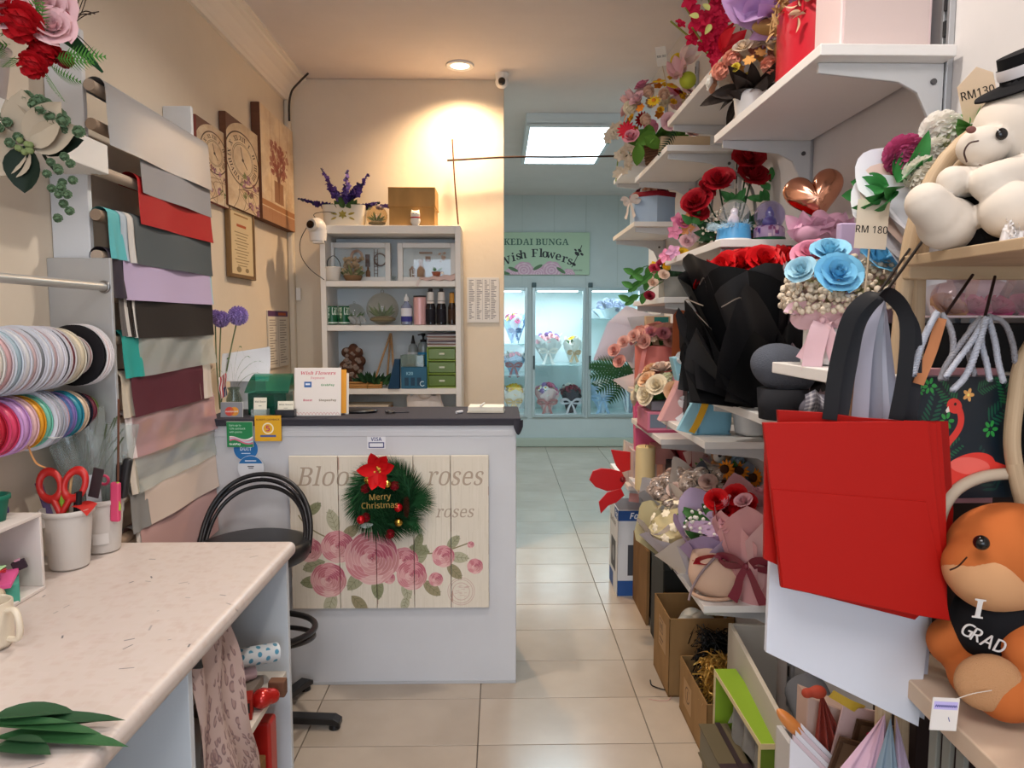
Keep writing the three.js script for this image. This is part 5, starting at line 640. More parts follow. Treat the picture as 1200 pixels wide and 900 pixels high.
// ---------- shelf with flowers, upper left ----------
{
  const ys = at(145, 170, 2.03)[1];
  solo('wall_shelf', bx(WL + 0.001, -1.085, ys - 0.08, ys, -2.035, -1.0, 0.003), white, 'thick white wall shelf above the ribbons at the upper left', 'shelf');
  const t = thing('flower_arrangement', 'red and pink flower arrangement with ferns in a pale pot on the upper left shelf', 'flowers', [-1.14, ys, -1.62]);
  part('pot', lathe([[0, 0.001], [0.05, 0.001], [0.065, 0.1], [0.068, 0.11], [0.06, 0.11], [0, 0.1]]), mat('#cfc6c4', 0.5), t);
  const F = (nm, g, m, px, py, d, s, dir = [0.5, 0.3, 1]) => { const p = at(px, py, d), o = part(nm, g, m, t); o.position.set(p[0] - t.position.x, p[1] - t.position.y, p[2] - t.position.z); o.quaternion.setFromUnitVectors(V(0, 1, 0), V(...dir).normalize()); o.scale.setScalar(s * 1.02); return o; };
  F('carnation', G.carn[0], cRed, 24, 26, 1.55, 1.6); F('carnation', G.carn[1], cRed, 52, 58, 1.6, 1.25); F('carnation', G.carn[0], cRed, 38, 76, 1.58, 1.1); F('carnation', G.carn[1], cRed, 70, 24, 1.62, 1.0); F('carnation', G.carn[0], mat('#7d1520', 0.6), 76, 70, 1.62, 0.7);
  F('rose', G.bigRose[0], cBlush, 52, 14, 1.62, 1.3); F('rose', G.bigRose[1], cBlush, 62, 36, 1.6, 0.95); F('rose', G.bigRose[0], cBlush, 2, 12, 1.56, 1.2); F('rose', G.bigRose[0], cBlush, 40, 2, 1.66, 1.1);
  const fm = mat('#4f8a3a', 0.6); for (const [px, py, dir] of [[8, 40, [-0.2, -0.6, 0.8]], [2, 55, [0.2, -0.8, 0.6]], [48, 44, [0.4, 0.3, 0.8]], [60, 78, [0.6, -0.6, 0.4]], [54, 86, [0.3, -1, 0.3]], [76, 62, [1, -0.2, 0.3]], [18, 66, [0.1, -0.8, 0.6]], [40, 40, [0.3, 0.4, 0.6]], [66, 68, [0.9, -0.3, 0.4]], [12, 52, [-0.5, -0.4, 0.6]]]) F('fern', fernGeo(0.085, 11, 0.32), fm, px, py, 1.6, 0.9, dir);
  part('leaf', ribbon([[0.02, 0.22, 0], [0.1, 0.19, -0.02], [0.17, 0.15, -0.06], [0.22, 0.09, -0.1]], (v) => 0.036 * Math.sin(0.3 + 2.7 * v), [0.2, 1, 0.4], 14), mat('#1f4a2e', 0.5), t); part('leaf', ribbon([[0.02, 0.24, 0.02], [0.06, 0.25, 0.02], [0.1, 0.22, 0.0]], (v) => 0.06 * Math.sin(0.3 + 2.7 * v), [0.2, 1, 0.4], 10), mat('#2f5f3a', 0.5), t);
  for (let i = 0; i < 14; i++) { const q = rng(i + 40), a = at(62 + q() * 10, 40, 1.72), b = at(56 + i * 4.6, -6 + 8 * q() + (i > 10 ? 16 : 0), 1.7), m = at(66 + i * 2.6, 12 + 10 * q(), 1.72), o = t.position; part('twig', tube([a, m, b].map((p) => [p[0] - o.x, p[1] - o.y, p[2] - o.z]), 0.0013, 10, 4), mat('#4a3c34', 0.8), t); }
  part('twig', tube([at(78, 33, 1.7), at(95, 45, 1.74), at(112, 63, 1.8)].map((p) => [p[0] - t.position.x, p[1] - t.position.y, p[2] - t.position.z]), 0.0014, 10, 4), mat('#2d2a28', 0.8), t);
  const u = thing('poinsettia_spray', 'cream poinsettia with dark leaves and hanging hop cones on the upper left shelf', 'flowers', [...at(36, 172, 1.45)]);
  u.scale.setScalar(1.08); const cm = mat('#b8aa96', 0.7), dk = mat('#1d2b22', 0.6), hop = mat('#5d7458', 0.8);
  for (const [a, l, m, w, z] of [[0.35, 0.105, cm, 0.055, 0], [0.75, 0.11, cm, 0.06, 0.004], [1.5, 0.1, cm, 0.075, -0.01], [3.0, 0.12, cm, 0.06, 0.0], [3.6, 0.1, cm, 0.06, 0.008], [-2.2, 0.07, cm, 0.05, 0.01], [-1.75, 0.085, dk, 0.065, 0.012], [0.15, 0.1, dk, 0.04, -0.012], [3.3, 0.12, dk, 0.05, -0.015], [2.6, 0.09, dk, 0.04, -0.02], [1.9, 0.09, cm, 0.06, -0.015]]) part(m === cm ? 'petal' : 'leaf', tf(petalGeo(l, w, -0.12), [0, 0, z], [0.25, 0, a - Math.PI / 2]), m, u);
  part('flower_centre', scatter(8, 3, (q) => tf(sph(0.006, 8, 6), [(q() - 0.5) * 0.03, (q() - 0.5) * 0.03, 0.015])), mat('#7b8a5a', 0.7), u);
  const hopG = (n, x, y, dx, dy, s) => { for (let i = 0; i < n; i++) part('hop_cone', tf(pomponGeo(0.011, 18, i, 0.6), [x + dx * i + (i % 2 - 0.5) * 0.016, y + dy * i, 0.012 + 0.008 * (i % 3)], [0, 0, 0], s), hop, u); };
  hopG(8, 0.015, 0.085, 0.011, -0.009, 1); hopG(6, 0.03, 0.075, 0.008, -0.007, 1.1); hopG(9, 0.075, -0.02, -0.001, -0.014, 0.75); hopG(6, 0.05, -0.03, 0.001, -0.012, 0.7); hopG(5, -0.04, 0.05, 0.006, -0.012, 0.8);
  part('stem', tube([[0, 0, -0.01], [-0.01, 0.03, -0.03], [-0.02, 0.0, -0.07], [-0.03, -0.02, -0.12]], 0.003, 10, 6), dk, u);
}

// ---------- work table ----------
const TH = 0.8, TX = -0.592, TD = 2.03;
const tableTop = mat('#d4ccca', 0.35, { map: canvasTable() }), tableBody = mat('#cdd4db', 0.5);
function canvasTable() { const t = canvas(1024, 1024, (c, w, h) => { const q = rng(77); c.fillStyle = '#f4efe9'; c.fillRect(0, 0, w, h); for (let i = 0; i < 2500; i++) { c.fillStyle = q() < 0.5 ? 'rgba(190,165,150,0.07)' : 'rgba(255,250,245,0.12)'; c.fillRect(q() * w, q() * h, 8 + q() * 20, 8 + q() * 20); } for (let i = 0; i < 46; i++) { c.fillStyle = 'rgba(60,70,80,' + (0.25 + 0.5 * q()) + ')'; c.save(); c.translate(q() * w, q() * h); c.rotate(q() * 3); c.fillRect(0, 0, 2 + q() * 3, 4 + q() * 26); c.restore(); } }); t.wrapS = t.wrapT = THREE.RepeatWrapping; t.repeat.set(1.1, 1.1); return t; }
{
  const t = thing('work_table', 'long white worktable with rounded front edge and open shelves beneath', 'table', [TX, 0, -TD]);
  part('tabletop', uvm(new RoundedBoxGeometry(0.655, 0.042, 1.9, 4, 0.018).translate(-0.3275, TH - 0.021, 0.95)), tableTop, t);
  const pn = (z, l) => part('panel', bx(-0.62, -0.022, 0, TH - 0.0425, z, z + 0.02, 0.002), tableBody, t, l);
  pn(0.012); pn(0.66); pn(1.3); part('back_panel', bx(-0.64, -0.625, 0, TH - 0.0425, 0.012, 1.6, 0.002), tableBody, t);
  part('shelf', bx(-0.62, -0.03, 0.40, 0.42, 0.0325, 0.6595, 0.002), mat('#d6cfc4', 0.5), t); part('shelf', bx(-0.62, -0.03, 0.40, 0.42, 0.6805, 1.2995, 0.002), mat('#d6cfc4', 0.5), t); part('plinth', bx(-0.62, -0.03, 0.03, 0.05, 0.0325, 1.2995, 0.002), tableBody, t);
  const a = [TX - 0.14, 0.0, -1.86];
  const tp = thing('patterned_roll', 'blue dotted paper roll lying on the shelf under the worktable', 'paper roll', [TX - 0.02, 0.52, -1.87]); 
  part('paper', rod([-0.12, 0.01, 0.03], [-0.015, -0.01, -0.06], 0.026, 20), printed(canvas(128, 128, (c, w, h) => { c.fillStyle = '#d3dade'; c.fillRect(0, 0, w, h); c.fillStyle = '#4b8fae'; for (let y = 0; y < 6; y++) for (let x = 0; x < 6; x++) { c.beginPath(); c.arc(x * 22 + (y % 2) * 11 + 6, y * 22 + 10, 5.5, 0, 6.3); c.fill(); } })), tp);
  const gr = thing('pink_paper_roll', 'pale pink rolled paper under the blue dotted roll', 'paper roll', [TX - 0.09, 0.47, -1.84]); part('paper', rod([-0.1, 0.0, 0.04], [0.0, 0.0, -0.06], 0.02, 16), mat('#cbb0b4', 0.6), gr); part('pile', tf(bx(-0.11, 0.02, -0.049, -0.021, -0.08, 0.09, 0.004)), mat('#8f8378', 0.8), gr);
  const rb = thing('glue_box', 'red and black printed box lying on the shelf under the worktable', 'box', [TX - 0.1, 0.4205, -1.75]); rb.rotation.y = 0.25; part('carton', bc(0.11, 0.055, 0.05, 0.002), mat('#a02a22', 0.5), rb); part('print', tf(new THREE.PlaneGeometry(0.1, 0.05), [0, 0.0275, 0.0256]), printed(canvas(128, 64, (c, w, h) => { c.fillStyle = '#a8261e'; c.fillRect(0, 0, w, h); c.fillStyle = '#17181a'; c.fillRect(0, 8, w, 34); c.strokeStyle = '#8fb3a6'; c.lineWidth = 5; c.beginPath(); c.moveTo(20, 12); c.lineTo(50, 38); c.lineTo(80, 12); c.stroke(); c.fillStyle = '#c8d6d0'; c.fillRect(84, 12, 30, 26); })), rb);
  const rb2 = thing('red_foil_pack', 'shiny red foil pack beside the red and black box', 'pack', [TX - 0.035, 0.4205, -1.80]); part('foil', blobs([{ a: [0, 0.025, 0], r: 0.025, s: [1.1, 1, 1.2] }, { a: [0.02, 0.02, -0.02], r: 0.02 }], 0.005, 0.01), mat('#b3241f', 0.2, { metalness: 0.3 }), rb2); part('label', bx(0.0, 0.045, 0.0, 0.045, -0.075, -0.045, 0.004), mat('#6b4a38', 0.7), rb2);
  const rr = thing('red_bag_roll', 'red glossy packet on the lower shelf under the worktable', 'pack', [TX - 0.05, 0.0505, -1.87]); part('packet', bx(-0.06, 0.02, 0, 0.3, -0.03, 0.03, 0.01), mat('#b0201c', 0.3), rr);
  const cb = thing('brown_box', 'brown cardboard box on the lower shelf under the worktable', 'box', [TX - 0.12, 0.0505, -1.76]); part('carton', bc(0.16, 0.22, 0.14, 0.003), mat('#9a7448', 0.8, { map: T.card }), cb);
  const lp = thing('leopard_paper', 'mauve leopard-print tissue paper spilling off the shelf under the worktable', 'paper', [TX - 0.012, 0.0, -1.545]);
  const lt = canvas(512, 512, (c, w, h) => { const q = rng(12); c.fillStyle = '#bba39c'; c.fillRect(0, 0, w, h); for (let i = 0; i < 420; i++) { const x = q() * w, y = q() * h, r = 6 + q() * 7; c.strokeStyle = 'rgba(110,88,92,0.75)'; c.lineWidth = 4; c.beginPath(); c.ellipse(x, y, r, r * 0.6, q() * 3, q() * 2, 4.5 + q()); c.stroke(); c.fillStyle = 'rgba(150,120,116,0.6)'; c.fill(); } });
  part('sheet', surf((u, v) => [0.035 * v * v - 0.03 * (1 - v) + 0.012 * Math.sin(u * 13 + v * 4) + 0.008 * Math.sin(v * 9 + u * 5), 0.735 - 0.68 * v - 0.02 * Math.sin(u * 7), 0.155 - (0.24 + 0.17 * v * v + 0.02 * Math.sin(v * 14)) * u], 26, 26), printed(lt, 0.8), lp);
}
// ---------- things on the worktable ----------
const onT = (px, py) => { const p = atY(px, py, TH); return [p[0], TH + 0.0005, p[2]]; };
const bucketProf = (r0, r1, h) => lathe([[0, 0.001], [r0 - 0.004, 0.001], [r0, 0.006], [r1, h - 0.012], [r1 + 0.005, h - 0.012], [r1 + 0.005, h], [r1 - 0.003, h], [r0 - 0.004, 0.006], [0, 0.006]], 36);
const bucketMat = mat('#d2ccc6', 0.5, { map: T.plaster });
function scissors(t, p, rot, col, s = 1) { const g = part('scissors_handle', mg([tf(new THREE.TorusGeometry(0.022 * s, 0.007 * s, 8, 22), [-0.026 * s, 0.085 * s, 0], [0, 0, 0.25], [1, 1.45, 1]), tf(new THREE.TorusGeometry(0.022 * s, 0.007 * s, 8, 22), [0.026 * s, 0.085 * s, 0], [0, 0, -0.25], [1, 1.45, 1]), rod([-0.018 * s, 0.055 * s, 0], [0.004 * s, 0.01 * s, 0], 0.007 * s), rod([0.018 * s, 0.055 * s, 0], [-0.004 * s, 0.01 * s, 0], 0.007 * s)]), mat(col, 0.35), t); g.position.set(...p); g.rotation.set(...rot); return g; }
{
  const p = onT(82, 664), k = thing('tool_bucket', 'white plastic bucket nearest the wall rack, with a lid rim and tools in it', 'bucket', p); const h = 0.155;
  part('pail', bucketProf(0.046, 0.058, h), bucketMat, k); part('clip', bx(-0.05, -0.025, h - 0.04, h - 0.005, 0.04, 0.053, 0.004), bucketMat, k); part('label', surf((u, v) => { const a = 1.75 + u * 0.35; return [Math.cos(a) * 0.0545, 0.075 + v * 0.03, Math.sin(a) * 0.0545]; }, 6, 1), mat('#c0bab4', 0.6), k);
  const s = thing('scissors', 'big red-handled scissors standing in the white tool bucket', 'scissors', [p[0], p[1] + h - 0.015, p[2]]); scissors(s, [-0.005, -0.02, 0.02], [-0.25, 0.1, 0.05], '#c2231f', 1.15); part('blade', bx(-0.008, 0.008, -0.11, 0.0, 0.018, 0.024, 0.001), metal('#b8bcc0', 0.3), s);
  const tl = (nm, lab, cat, a, b, r, col) => { const o = thing(nm, lab, cat, [p[0], p[1] + 0.02, p[2]]); part('handle', rod(a, b, r, 10), mat(col, 0.5), o); return o; };
  tl('cutter_knife', 'purple-handled knife leaning behind the red scissors', 'knife', [-0.02, 0.0, -0.01], [-0.075, 0.2, -0.01], 0.009, '#6a5a86'); tl('wooden_stick', 'thin wooden stick leaning in the white tool bucket', 'stick', [-0.02, 0.0, 0.0], [0.005, 0.215, -0.02], 0.0035, '#c7a374'); tl('green_marker', 'lime green marker between the scissor handles', 'pen', [0.0, 0.0, -0.01], [-0.012, 0.18, 0.0], 0.008, '#8bb23a');
  const dk = tl('flat_tool', 'dark flat blade-shaped tool standing behind the scissors', 'tool', [0.0, 0.02, -0.02], [0.01, 0.17, -0.025], 0.004, '#2e2422'); part('blade', tf(bx(-0.014, 0.014, 0.16, 0.24, -0.004, 0.0, 0.002), [0.012, 0, -0.028], [0, 0, -0.25]), mat('#33262a', 0.4), dk); tl('black_marker', 'black marker at the right rim of the tool bucket', 'pen', [0.02, 0.0, 0.0], [0.04, 0.18, 0.01], 0.007, '#1d1d20'); const rc = thing('red_tape', 'folded red cloth hanging over the right rim of the tool bucket', 'cloth', [p[0] + 0.048, p[1] + h, p[2] + 0.0]); part('cloth', surf((u, v) => [-0.03 + 0.05 * u, 0.006 + 0.008 * Math.sin(u * 3.1) - 0.02 * u * u * v, -0.02 + 0.05 * v], 8, 6), mat('#b3241e', 0.6), rc);
  const p2 = onT(121, 645), k2 = thing('tool_bucket', 'white plastic bucket farther along, holding stems and a pink cutter', 'bucket', p2), h2 = 0.15; part('pail', bucketProf(0.044, 0.056, h2), bucketMat, k2); part('label', surf((u, v) => { const a = 0.75 + u * 0.8; return [Math.cos(a) * 0.05, 0.03 + v * 0.03, Math.sin(a) * 0.05]; }, 6, 1), mat('#d6d2ce', 0.6), k2);
  const ct = thing('cutter_knife', 'bright pink cutter hanging on the rim of the far white bucket', 'knife', [p2[0] + 0.05, p2[1], p2[2] + 0.03]); part('handle', tf(bx(-0.013, 0.013, 0.09, 0.2, -0.008, 0.008, 0.006), [0, 0, 0], [0, 0, -0.05]), mat('#d6476f', 0.4), ct); part('hook', tf(new THREE.TorusGeometry(0.012, 0.004, 8, 18), [-0.022, 0.205, -0.002]), mat('#c23a60', 0.4), ct); part('trim', bx(0.012, 0.02, 0.12, 0.2, -0.004, 0.006, 0.003), mat('#a9c83c', 0.4), ct);
  const bt = thing('black_pliers', 'black-handled pliers standing in the far white bucket', 'pliers', [p2[0] + 0.035, p2[1] + 0.03, p2[2]]); part('handle', mg([tf(bx(-0.012, 0.012, 0.12, 0.235, -0.012, 0.012, 0.009), [0, 0, 0], [0, 0, -0.2]), tf(bx(-0.01, 0.01, 0.12, 0.215, -0.022, -0.002, 0.008), [0.006, 0, 0], [0, 0, -0.05])]), mat('#1e1e20', 0.45), bt); part('jaw', bx(-0.006, 0.006, 0, 0.12, -0.008, 0.002, 0.002), metal('#8a8d90', 0.4), bt);
  const lb = thing('paper_label', 'white printed paper label stuck in the far white bucket', 'label', [p2[0] + 0.005, p2[1] + 0.1, p2[2] + 0.035]); part('sheet', tf(bx(-0.02, 0.02, 0.0, 0.12, 0, 0.001, 0), [0, 0, 0], [-0.1, 0, 0.1]), mat('#d9dbe2', 0.6), lb);
  // clear sleeves with stems
  const sl = thing('flower_sleeves', 'clear plastic flower sleeves with green wire stems standing in the far bucket', 'sleeves', [p2[0] - 0.02, p2[1] + 0.02, p2[2] - 0.03]); const film = mat('#e6ecea', 0.05, { transmission: 0.8, thickness: 0 });
  [[-0.03, 0.34, -0.22], [0.02, 0.38, -0.05], [0.07, 0.33, 0.12], [0.0, 0.3, 0.05], [-0.06, 0.3, -0.3]].forEach(([x, hh, tl2], i) => part('sleeve', tf(surf((u, v) => { const a = u * 6.2832; return [Math.cos(a) * (0.014 + 0.03 * v), hh * v, Math.sin(a) * (0.01 + 0.012 * v) ]; }, 14, 6), [x * 0.4, 0, -0.015 * i + 0.03], [0, 0.3 * i, -tl2]), film, sl));
  const wm = mat('#5d6a52', 0.6); for (let i = 0; i < 14; i++) { const q = rng(i + 300); part('stem', tube([[0.01 * (q() - 0.5), 0, 0.03 * (q() - 0.5)], [-0.03 + 0.05 * (q() - 0.5), 0.16, 0.04 * (q() - 0.5)], [-0.075 + 0.17 * q(), 0.28 + 0.08 * q(), 0.05 * (q() - 0.5)]], 0.0022, 10, 5), wm, sl); }
  solo('garden_cane', rod([p2[0] + 0.03, p2[1] + 0.02, p2[2] - 0.02], at(139, 468, 1.86), 0.003, 8), mat('#6a4636', 0.6), 'thin brown cane rising from the far white bucket past the burgundy paper', 'stick');
  // open white box shelf with pink paper inside
  const f = onT(54, 690), bxs = thing('desk_organiser', 'white open-fronted box organiser at the left edge of the worktable', 'box', [f[0], TH + 0.0005, f[2]]), oh = atX(50, 600, f[0])[1] - TH; const om = mat('#d6cdc8', 0.5), oz = 0.34;
  part('top', bx(-0.17, 0, oh - 0.009, oh, 0, oz, 0.002), om, bxs); part('base', bx(-0.17, 0, 0, 0.009, 0, oz, 0.002), om, bxs); part('side', bx(-0.17, 0, 0.009, oh - 0.009, 0, 0.009, 0.002), om, bxs); part('side', bx(-0.17, 0, 0.009, oh - 0.009, oz - 0.009, oz, 0.002), om, bxs); part('back', bx(-0.17, -0.163, 0.009, oh - 0.009, 0.009, oz - 0.009, 0.001), om, bxs);
  const P = [bxs.position.x, TH, bxs.position.z];
  const th2 = (nm, lab, cat, o) => thing(nm, lab, cat, [P[0] + o[0], P[1] + o[1], P[2] + o[2]]);
  const pk = th2('pink_notepaper', 'bright pink note paper stack inside the white organiser', 'paper', [-0.055, 0.04, 0.09]); part('sheet', tf(bx(-0.045, 0.04, 0.01, 0.02, -0.04, 0.045, 0.001), [0, 0, 0], [0.12, 0.4, 0]), mat('#e0609a', 0.6), pk); part('sheet', tf(bx(-0.04, 0.045, -0.034, 0.008, -0.05, 0.035, 0.001), [0, 0, 0], [0, 0.6, 0]), mat('#4fa08c', 0.6), pk);
  const wr = th2('red_wire', 'loop of red wire on the pink note paper', 'wire', [-0.06, 0.075, 0.10]); part('loop', tf(new THREE.TorusGeometry(0.032, 0.002, 6, 30), [0, 0, 0], [1.45, 0.2, 0], [1.1, 0.75, 1]), mat('#b82a36', 0.5), wr); part('loop', tf(new THREE.TorusGeometry(0.028, 0.002, 6, 30), [0.004, 0.006, 0], [1.3, -0.1, 0], [1.1, 0.75, 1]), mat('#b82a36', 0.5), wr);
  const rg = th2('tape_roll', 'small cream tape roll on the organiser floor', 'tape', [-0.03, 0.0105, 0.13]); part('roll', tf(lathe([[0.012, -0.007], [0.022, -0.007], [0.022, 0.007], [0.012, 0.007], [0.012, -0.007]], 28), [0, 0.022, 0], [1.4, 0, 0]), mat('#cdbfa4', 0.6), rg);
  const cl = th2('binder_clip', 'small black patterned clip inside the organiser', 'clip', [-0.035, 0.07, 0.035]); part('body', tf(bx(-0.014, 0.014, -0.01, 0.012, -0.006, 0.006, 0.002), [0, 0, 0], [0, 0.5, 0.3]), mat('#3a2c36', 0.5), cl); part('pin', tf(bx(-0.006, 0.006, 0.012, 0.016, -0.006, 0.006, 0.001), [0, 0, 0], [0, 0.5, 0.3]), mat('#d0a0b4', 0.5), cl);
  const gp = th2('green_pot', 'dark green plastic pot on top of the white organiser', 'pot', [-0.06, oh + 0.0005, 0.075]); part('pot', lathe([[0, 0.001], [0.024, 0.001], [0.032, 0.05], [0.036, 0.05], [0.036, 0.06], [0.03, 0.06], [0.022, 0.004], [0, 0.004]]), mat('#1f6a55', 0.5), gp);
  const pb = th2('marker_pen', 'purple marker lying on the organiser top behind the pot', 'pen', [-0.09, oh + 0.01, 0.05]); part('barrel', rod([-0.02, 0, 0], [0.02, 0.0, -0.04], 0.008, 10), mat('#5d4a8a', 0.5), pb);
  const gt = th2('green_ticket', 'pale green paper strip sticking out of the organiser', 'paper', [-0.02, 0.10, 0.16]); part('sheet', tf(bx(-0.03, 0.03, 0, 0.003, -0.02, 0.02, 0.001), [0, 0, 0], [0, 0.2, 0.1]), mat('#a8cf9a', 0.6), gt);
  // mug
  const mp = onT(8, 764), mg2 = thing('mug', 'cream mug with its handle turned to the room at the left picture edge', 'mug', [mp[0] - 0.045, TH + 0.0005, mp[2] - 0.02]); part('cup', lathe([[0, 0.001], [0.034, 0.001], [0.04, 0.01], [0.041, 0.09], [0.038, 0.092], [0.036, 0.088], [0.035, 0.012], [0, 0.008]]), mat('#d9cdb8', 0.3), mg2); part('handle', tube([[0.036, 0.075, 0], [0.062, 0.08, 0.008], [0.074, 0.055, 0.012], [0.066, 0.025, 0.008], [0.038, 0.018, 0]], 0.006, 24, 8), mat('#d9cdb8', 0.3), mg2); mg2.rotation.y = -0.1;
  // cut leaves
  const lv = thing('cut_leaves', 'bunch of cut dark green leaves lying on the front of the worktable', 'leaves', onT(50, 868)); const l1 = mat('#21472a', 0.45), l2 = mat('#2d5a33', 0.45);
  [[-0.07, 0.006, 0.008, 0.21, 0.04, -1.62, l2, 0.0], [-0.09, 0.012, -0.012, 0.2, 0.036, -1.5, l1, 0.1], [-0.1, 0.02, -0.004, 0.19, 0.034, -1.56, l2, -0.1], [-0.055, 0.002, 0.026, 0.1, 0.045, -1.85, l1, 0.2], [-0.02, 0.006, -0.012, 0.11, 0.02, -1.5, l1, 0.3], [-0.09, 0.022, -0.015, 0.12, 0.045, -1.35, l1, 0.0]].forEach(([x, y, z, l, w, a, m, r]) => part('leaf', tf(petalGeo(l, w, 0.05), [x, y + 0.004, z], [-Math.PI / 2 + r * 0.3, 0, 0], 1).rotateY(0).applyMatrix4(new THREE.Matrix4().makeTranslation(-x, 0, -z)).rotateY(a + r * 0.3).translate(x, 0, z), m, lv));
}
// ---------- stool ----------
{
  const t = thing('bar_stool', 'black round-backed bar stool with a foot ring between worktable and counter', 'stool', [at(297, 640, 2.42)[0], 0, -2.42]), bk = mat('#17171a', 0.35), st = mat('#2a2a2d', 0.25, { metalness: 0.6 });
  const sy = at(300, 634, 2.42)[1];
  part('seat', lathe([[0, sy - 0.07], [0.16, sy - 0.07], [0.185, sy - 0.06], [0.195, sy - 0.035], [0.19, sy - 0.01], [0.16, sy], [0, sy + 0.003]], 44), bk, t);
  const yt = at(291, 557, 2.55)[1], arc = (h, w, z, r) => tube(Array.from({ length: 15 }, (_, i) => { const a = Math.PI * i / 14; return [-Math.cos(a) * w - 0.01, sy - 0.05 + Math.sin(a) ** 0.75 * (h - sy + 0.05), -z * Math.sin(a) ** 0.6 - 0.02]; }), r, 44, 8);
  part('back_arc', arc(yt, 0.195, 0.13, 0.0085), bk, t); part('back_arc', arc(yt - 0.018, 0.185, 0.118, 0.0075), st, t); part('back_arc', arc(yt - 0.045, 0.175, 0.13, 0.0075), bk, t);
  part('post', cyl(0.025, 0.025, sy - 0.11, 18).translate(0, 0.04, 0), st, t); part('gas_sleeve', cyl(0.032, 0.032, 0.25, 18).translate(0, 0.04, 0), bk, t);
  const ry = at(340, 748, 2.42)[1]; part('foot_ring', tf(new THREE.TorusGeometry(0.2, 0.011, 10, 40), [0, ry + 0.03, 0], [Math.PI / 2 - 0.1, 0, 0]), bk, t); part('foot_ring_lower', tf(new THREE.TorusGeometry(0.195, 0.009, 10, 40), [0, ry, 0], [Math.PI / 2 - 0.22, 0, 0]), bk, t); part('spoke', mg([0, 1, 2].map((i) => rod([0, ry + 0.03, 0], [Math.cos(i * 2.1 + 0.5) * 0.2, ry + 0.03, Math.sin(i * 2.1 + 0.5) * 0.2], 0.006))), bk, t);
  for (let i = 0; i < 5; i++) { const a = i * 1.2566 - 0.05, l = part('base_leg', prism([[0, 0.035], [0.27, 0.03], [0.29, 0.018], [0.29, 0.006], [0.25, 0.01], [0, 0.015]], 0.036, 0.003).translate(0, 0.012, -0.018), bk, t); l.rotation.y = a; part('foot_pad', cyl(0.02, 0.018, 0.017, 14).translate(0.27, 0.0, 0), st, l); }
}

// ---------- right wall: rails, brackets and shelf boards ----------
const X0 = 0.62, shelfMat = mat('#e3e0dd', 0.45), railMat = mat('#b9bcc0', 0.35, { metalness: 0.7 });
const yOf = (px, py, x = X0) => atX(px, py, x)[1];
const SH = { A: yOf(951, 60), B: yOf(778, 147), C: yOf(783, 168), D: yOf(744, 181), E: yOf(842, 281), F: yOf(745, 258), G: yOf(778, 348), H: yOf(913, 494), I: yOf(836, 524), J: yOf(780, 519), K: yOf(753, 462), L: yOf(737, 571), M: yOf(785, 617), N: yOf(835, 725) };
{
  const t = thing('shelf_rail', 'nearest slotted metal upright on the right wall, at the end of the top shelf', 'rail', [WR - 0.001, 0, -1.45], 0, 'slotted uprights');
  part('channel', mg([bx(-0.012, 0, 0.25, 2.6, -0.014, -0.005, 0.001), bx(-0.012, 0, 0.25, 2.6, 0.005, 0.014, 0.001), bx(-0.004, 0, 0.25, 2.6, -0.012, 0.012, 0)]), railMat, t); part('slots', mg(Array.from({ length: 46 }, (_, i) => bx(-0.0135, -0.006, 0.3 + i * 0.05, 0.33 + i * 0.05, -0.004, 0.004, 0))), mat('#2c2c2e', 0.7), t).userData.kind = 'stuff';
  [[2.075, 'second slotted upright from the front on the right wall'], [2.685, 'third slotted upright from the front on the right wall'], [3.29, 'fourth slotted upright from the front on the right wall'], [3.88, 'farthest slotted upright on the right wall, beside the doorway']].forEach(([d, l]) => copy(t, [WR - 0.001, 0, -d], undefined, l));
}
const brkShape = [[0, 0], [-0.25, 0], [-0.25, -0.018], [-0.09, -0.034], [-0.05, -0.055], [-0.028, -0.1], [-0.012, -0.125], [0, -0.13]];
function shelf(key, d0, d1, label, x0 = X0) {
  const t = thing('wall_shelf', label, 'shelf', [WR - 0.014, SH[key], -(d0 + d1) / 2]), L = (d1 - d0) / 2, w = WR - 0.014 - x0;
  part('board', bx(-w, 0, -0.022, 0, -L, L, 0.002), shelfMat, t);
  for (const z of [L - 0.045, -L + 0.03]) { const b = part('bracket', prism(brkShape, 0.006, 0.001), mat('#c9cbcd', 0.4, { metalness: 0.3 }), t); b.position.set(-0.001, -0.0235, z); part('screw', tf(new THREE.CylinderGeometry(0.006, 0.006, 0.006, 10), [-0.02, -0.035, 0.008], [Math.PI / 2, 0, 0]), mat('#5a5a5c', 0.4, { metalness: 0.6 }), b); }
}
shelf('A', 1.405, 2.085, 'top white shelf nearest the camera, carrying the red hat box'); shelf('B', 2.09, 2.67, 'top white shelf of the second bay, carrying the red orchids'); shelf('C', 2.672, 3.29, 'top white shelf of the third bay under the mixed flower basket'); shelf('D', 3.295, 3.9, 'top white shelf of the farthest bay under the white orchids');
shelf('E', 2.0, 2.665, 'white shelf holding the two snow globes'); shelf('F', 3.295, 3.9, 'white shelf holding the pale blue hexagon box'); shelf('G', 2.672, 3.29, 'white shelf holding the grey pot of yellow tulips');
shelf('H', 1.53, 2.1, 'white shelf under the big black bouquet'); shelf('I', 2.105, 2.68, 'white shelf holding the light blue bag with a yellow ribbon'); shelf('J', 2.685, 3.29, 'white shelf holding the pink cartons'); shelf('K', 3.295, 3.88, 'white shelf of the far bay under the pink hat box of roses');
shelf('L', 3.345, 3.9, 'low white shelf of the farthest bay behind the red paper flower'); shelf('M', 2.685, 3.34, 'low white shelf with the cream candle at its end'); shelf('N', 2.075, 2.68, 'lowest white shelf crowded with wrapped bouquets');
SH.P = at(916, 424, 1.42)[1];
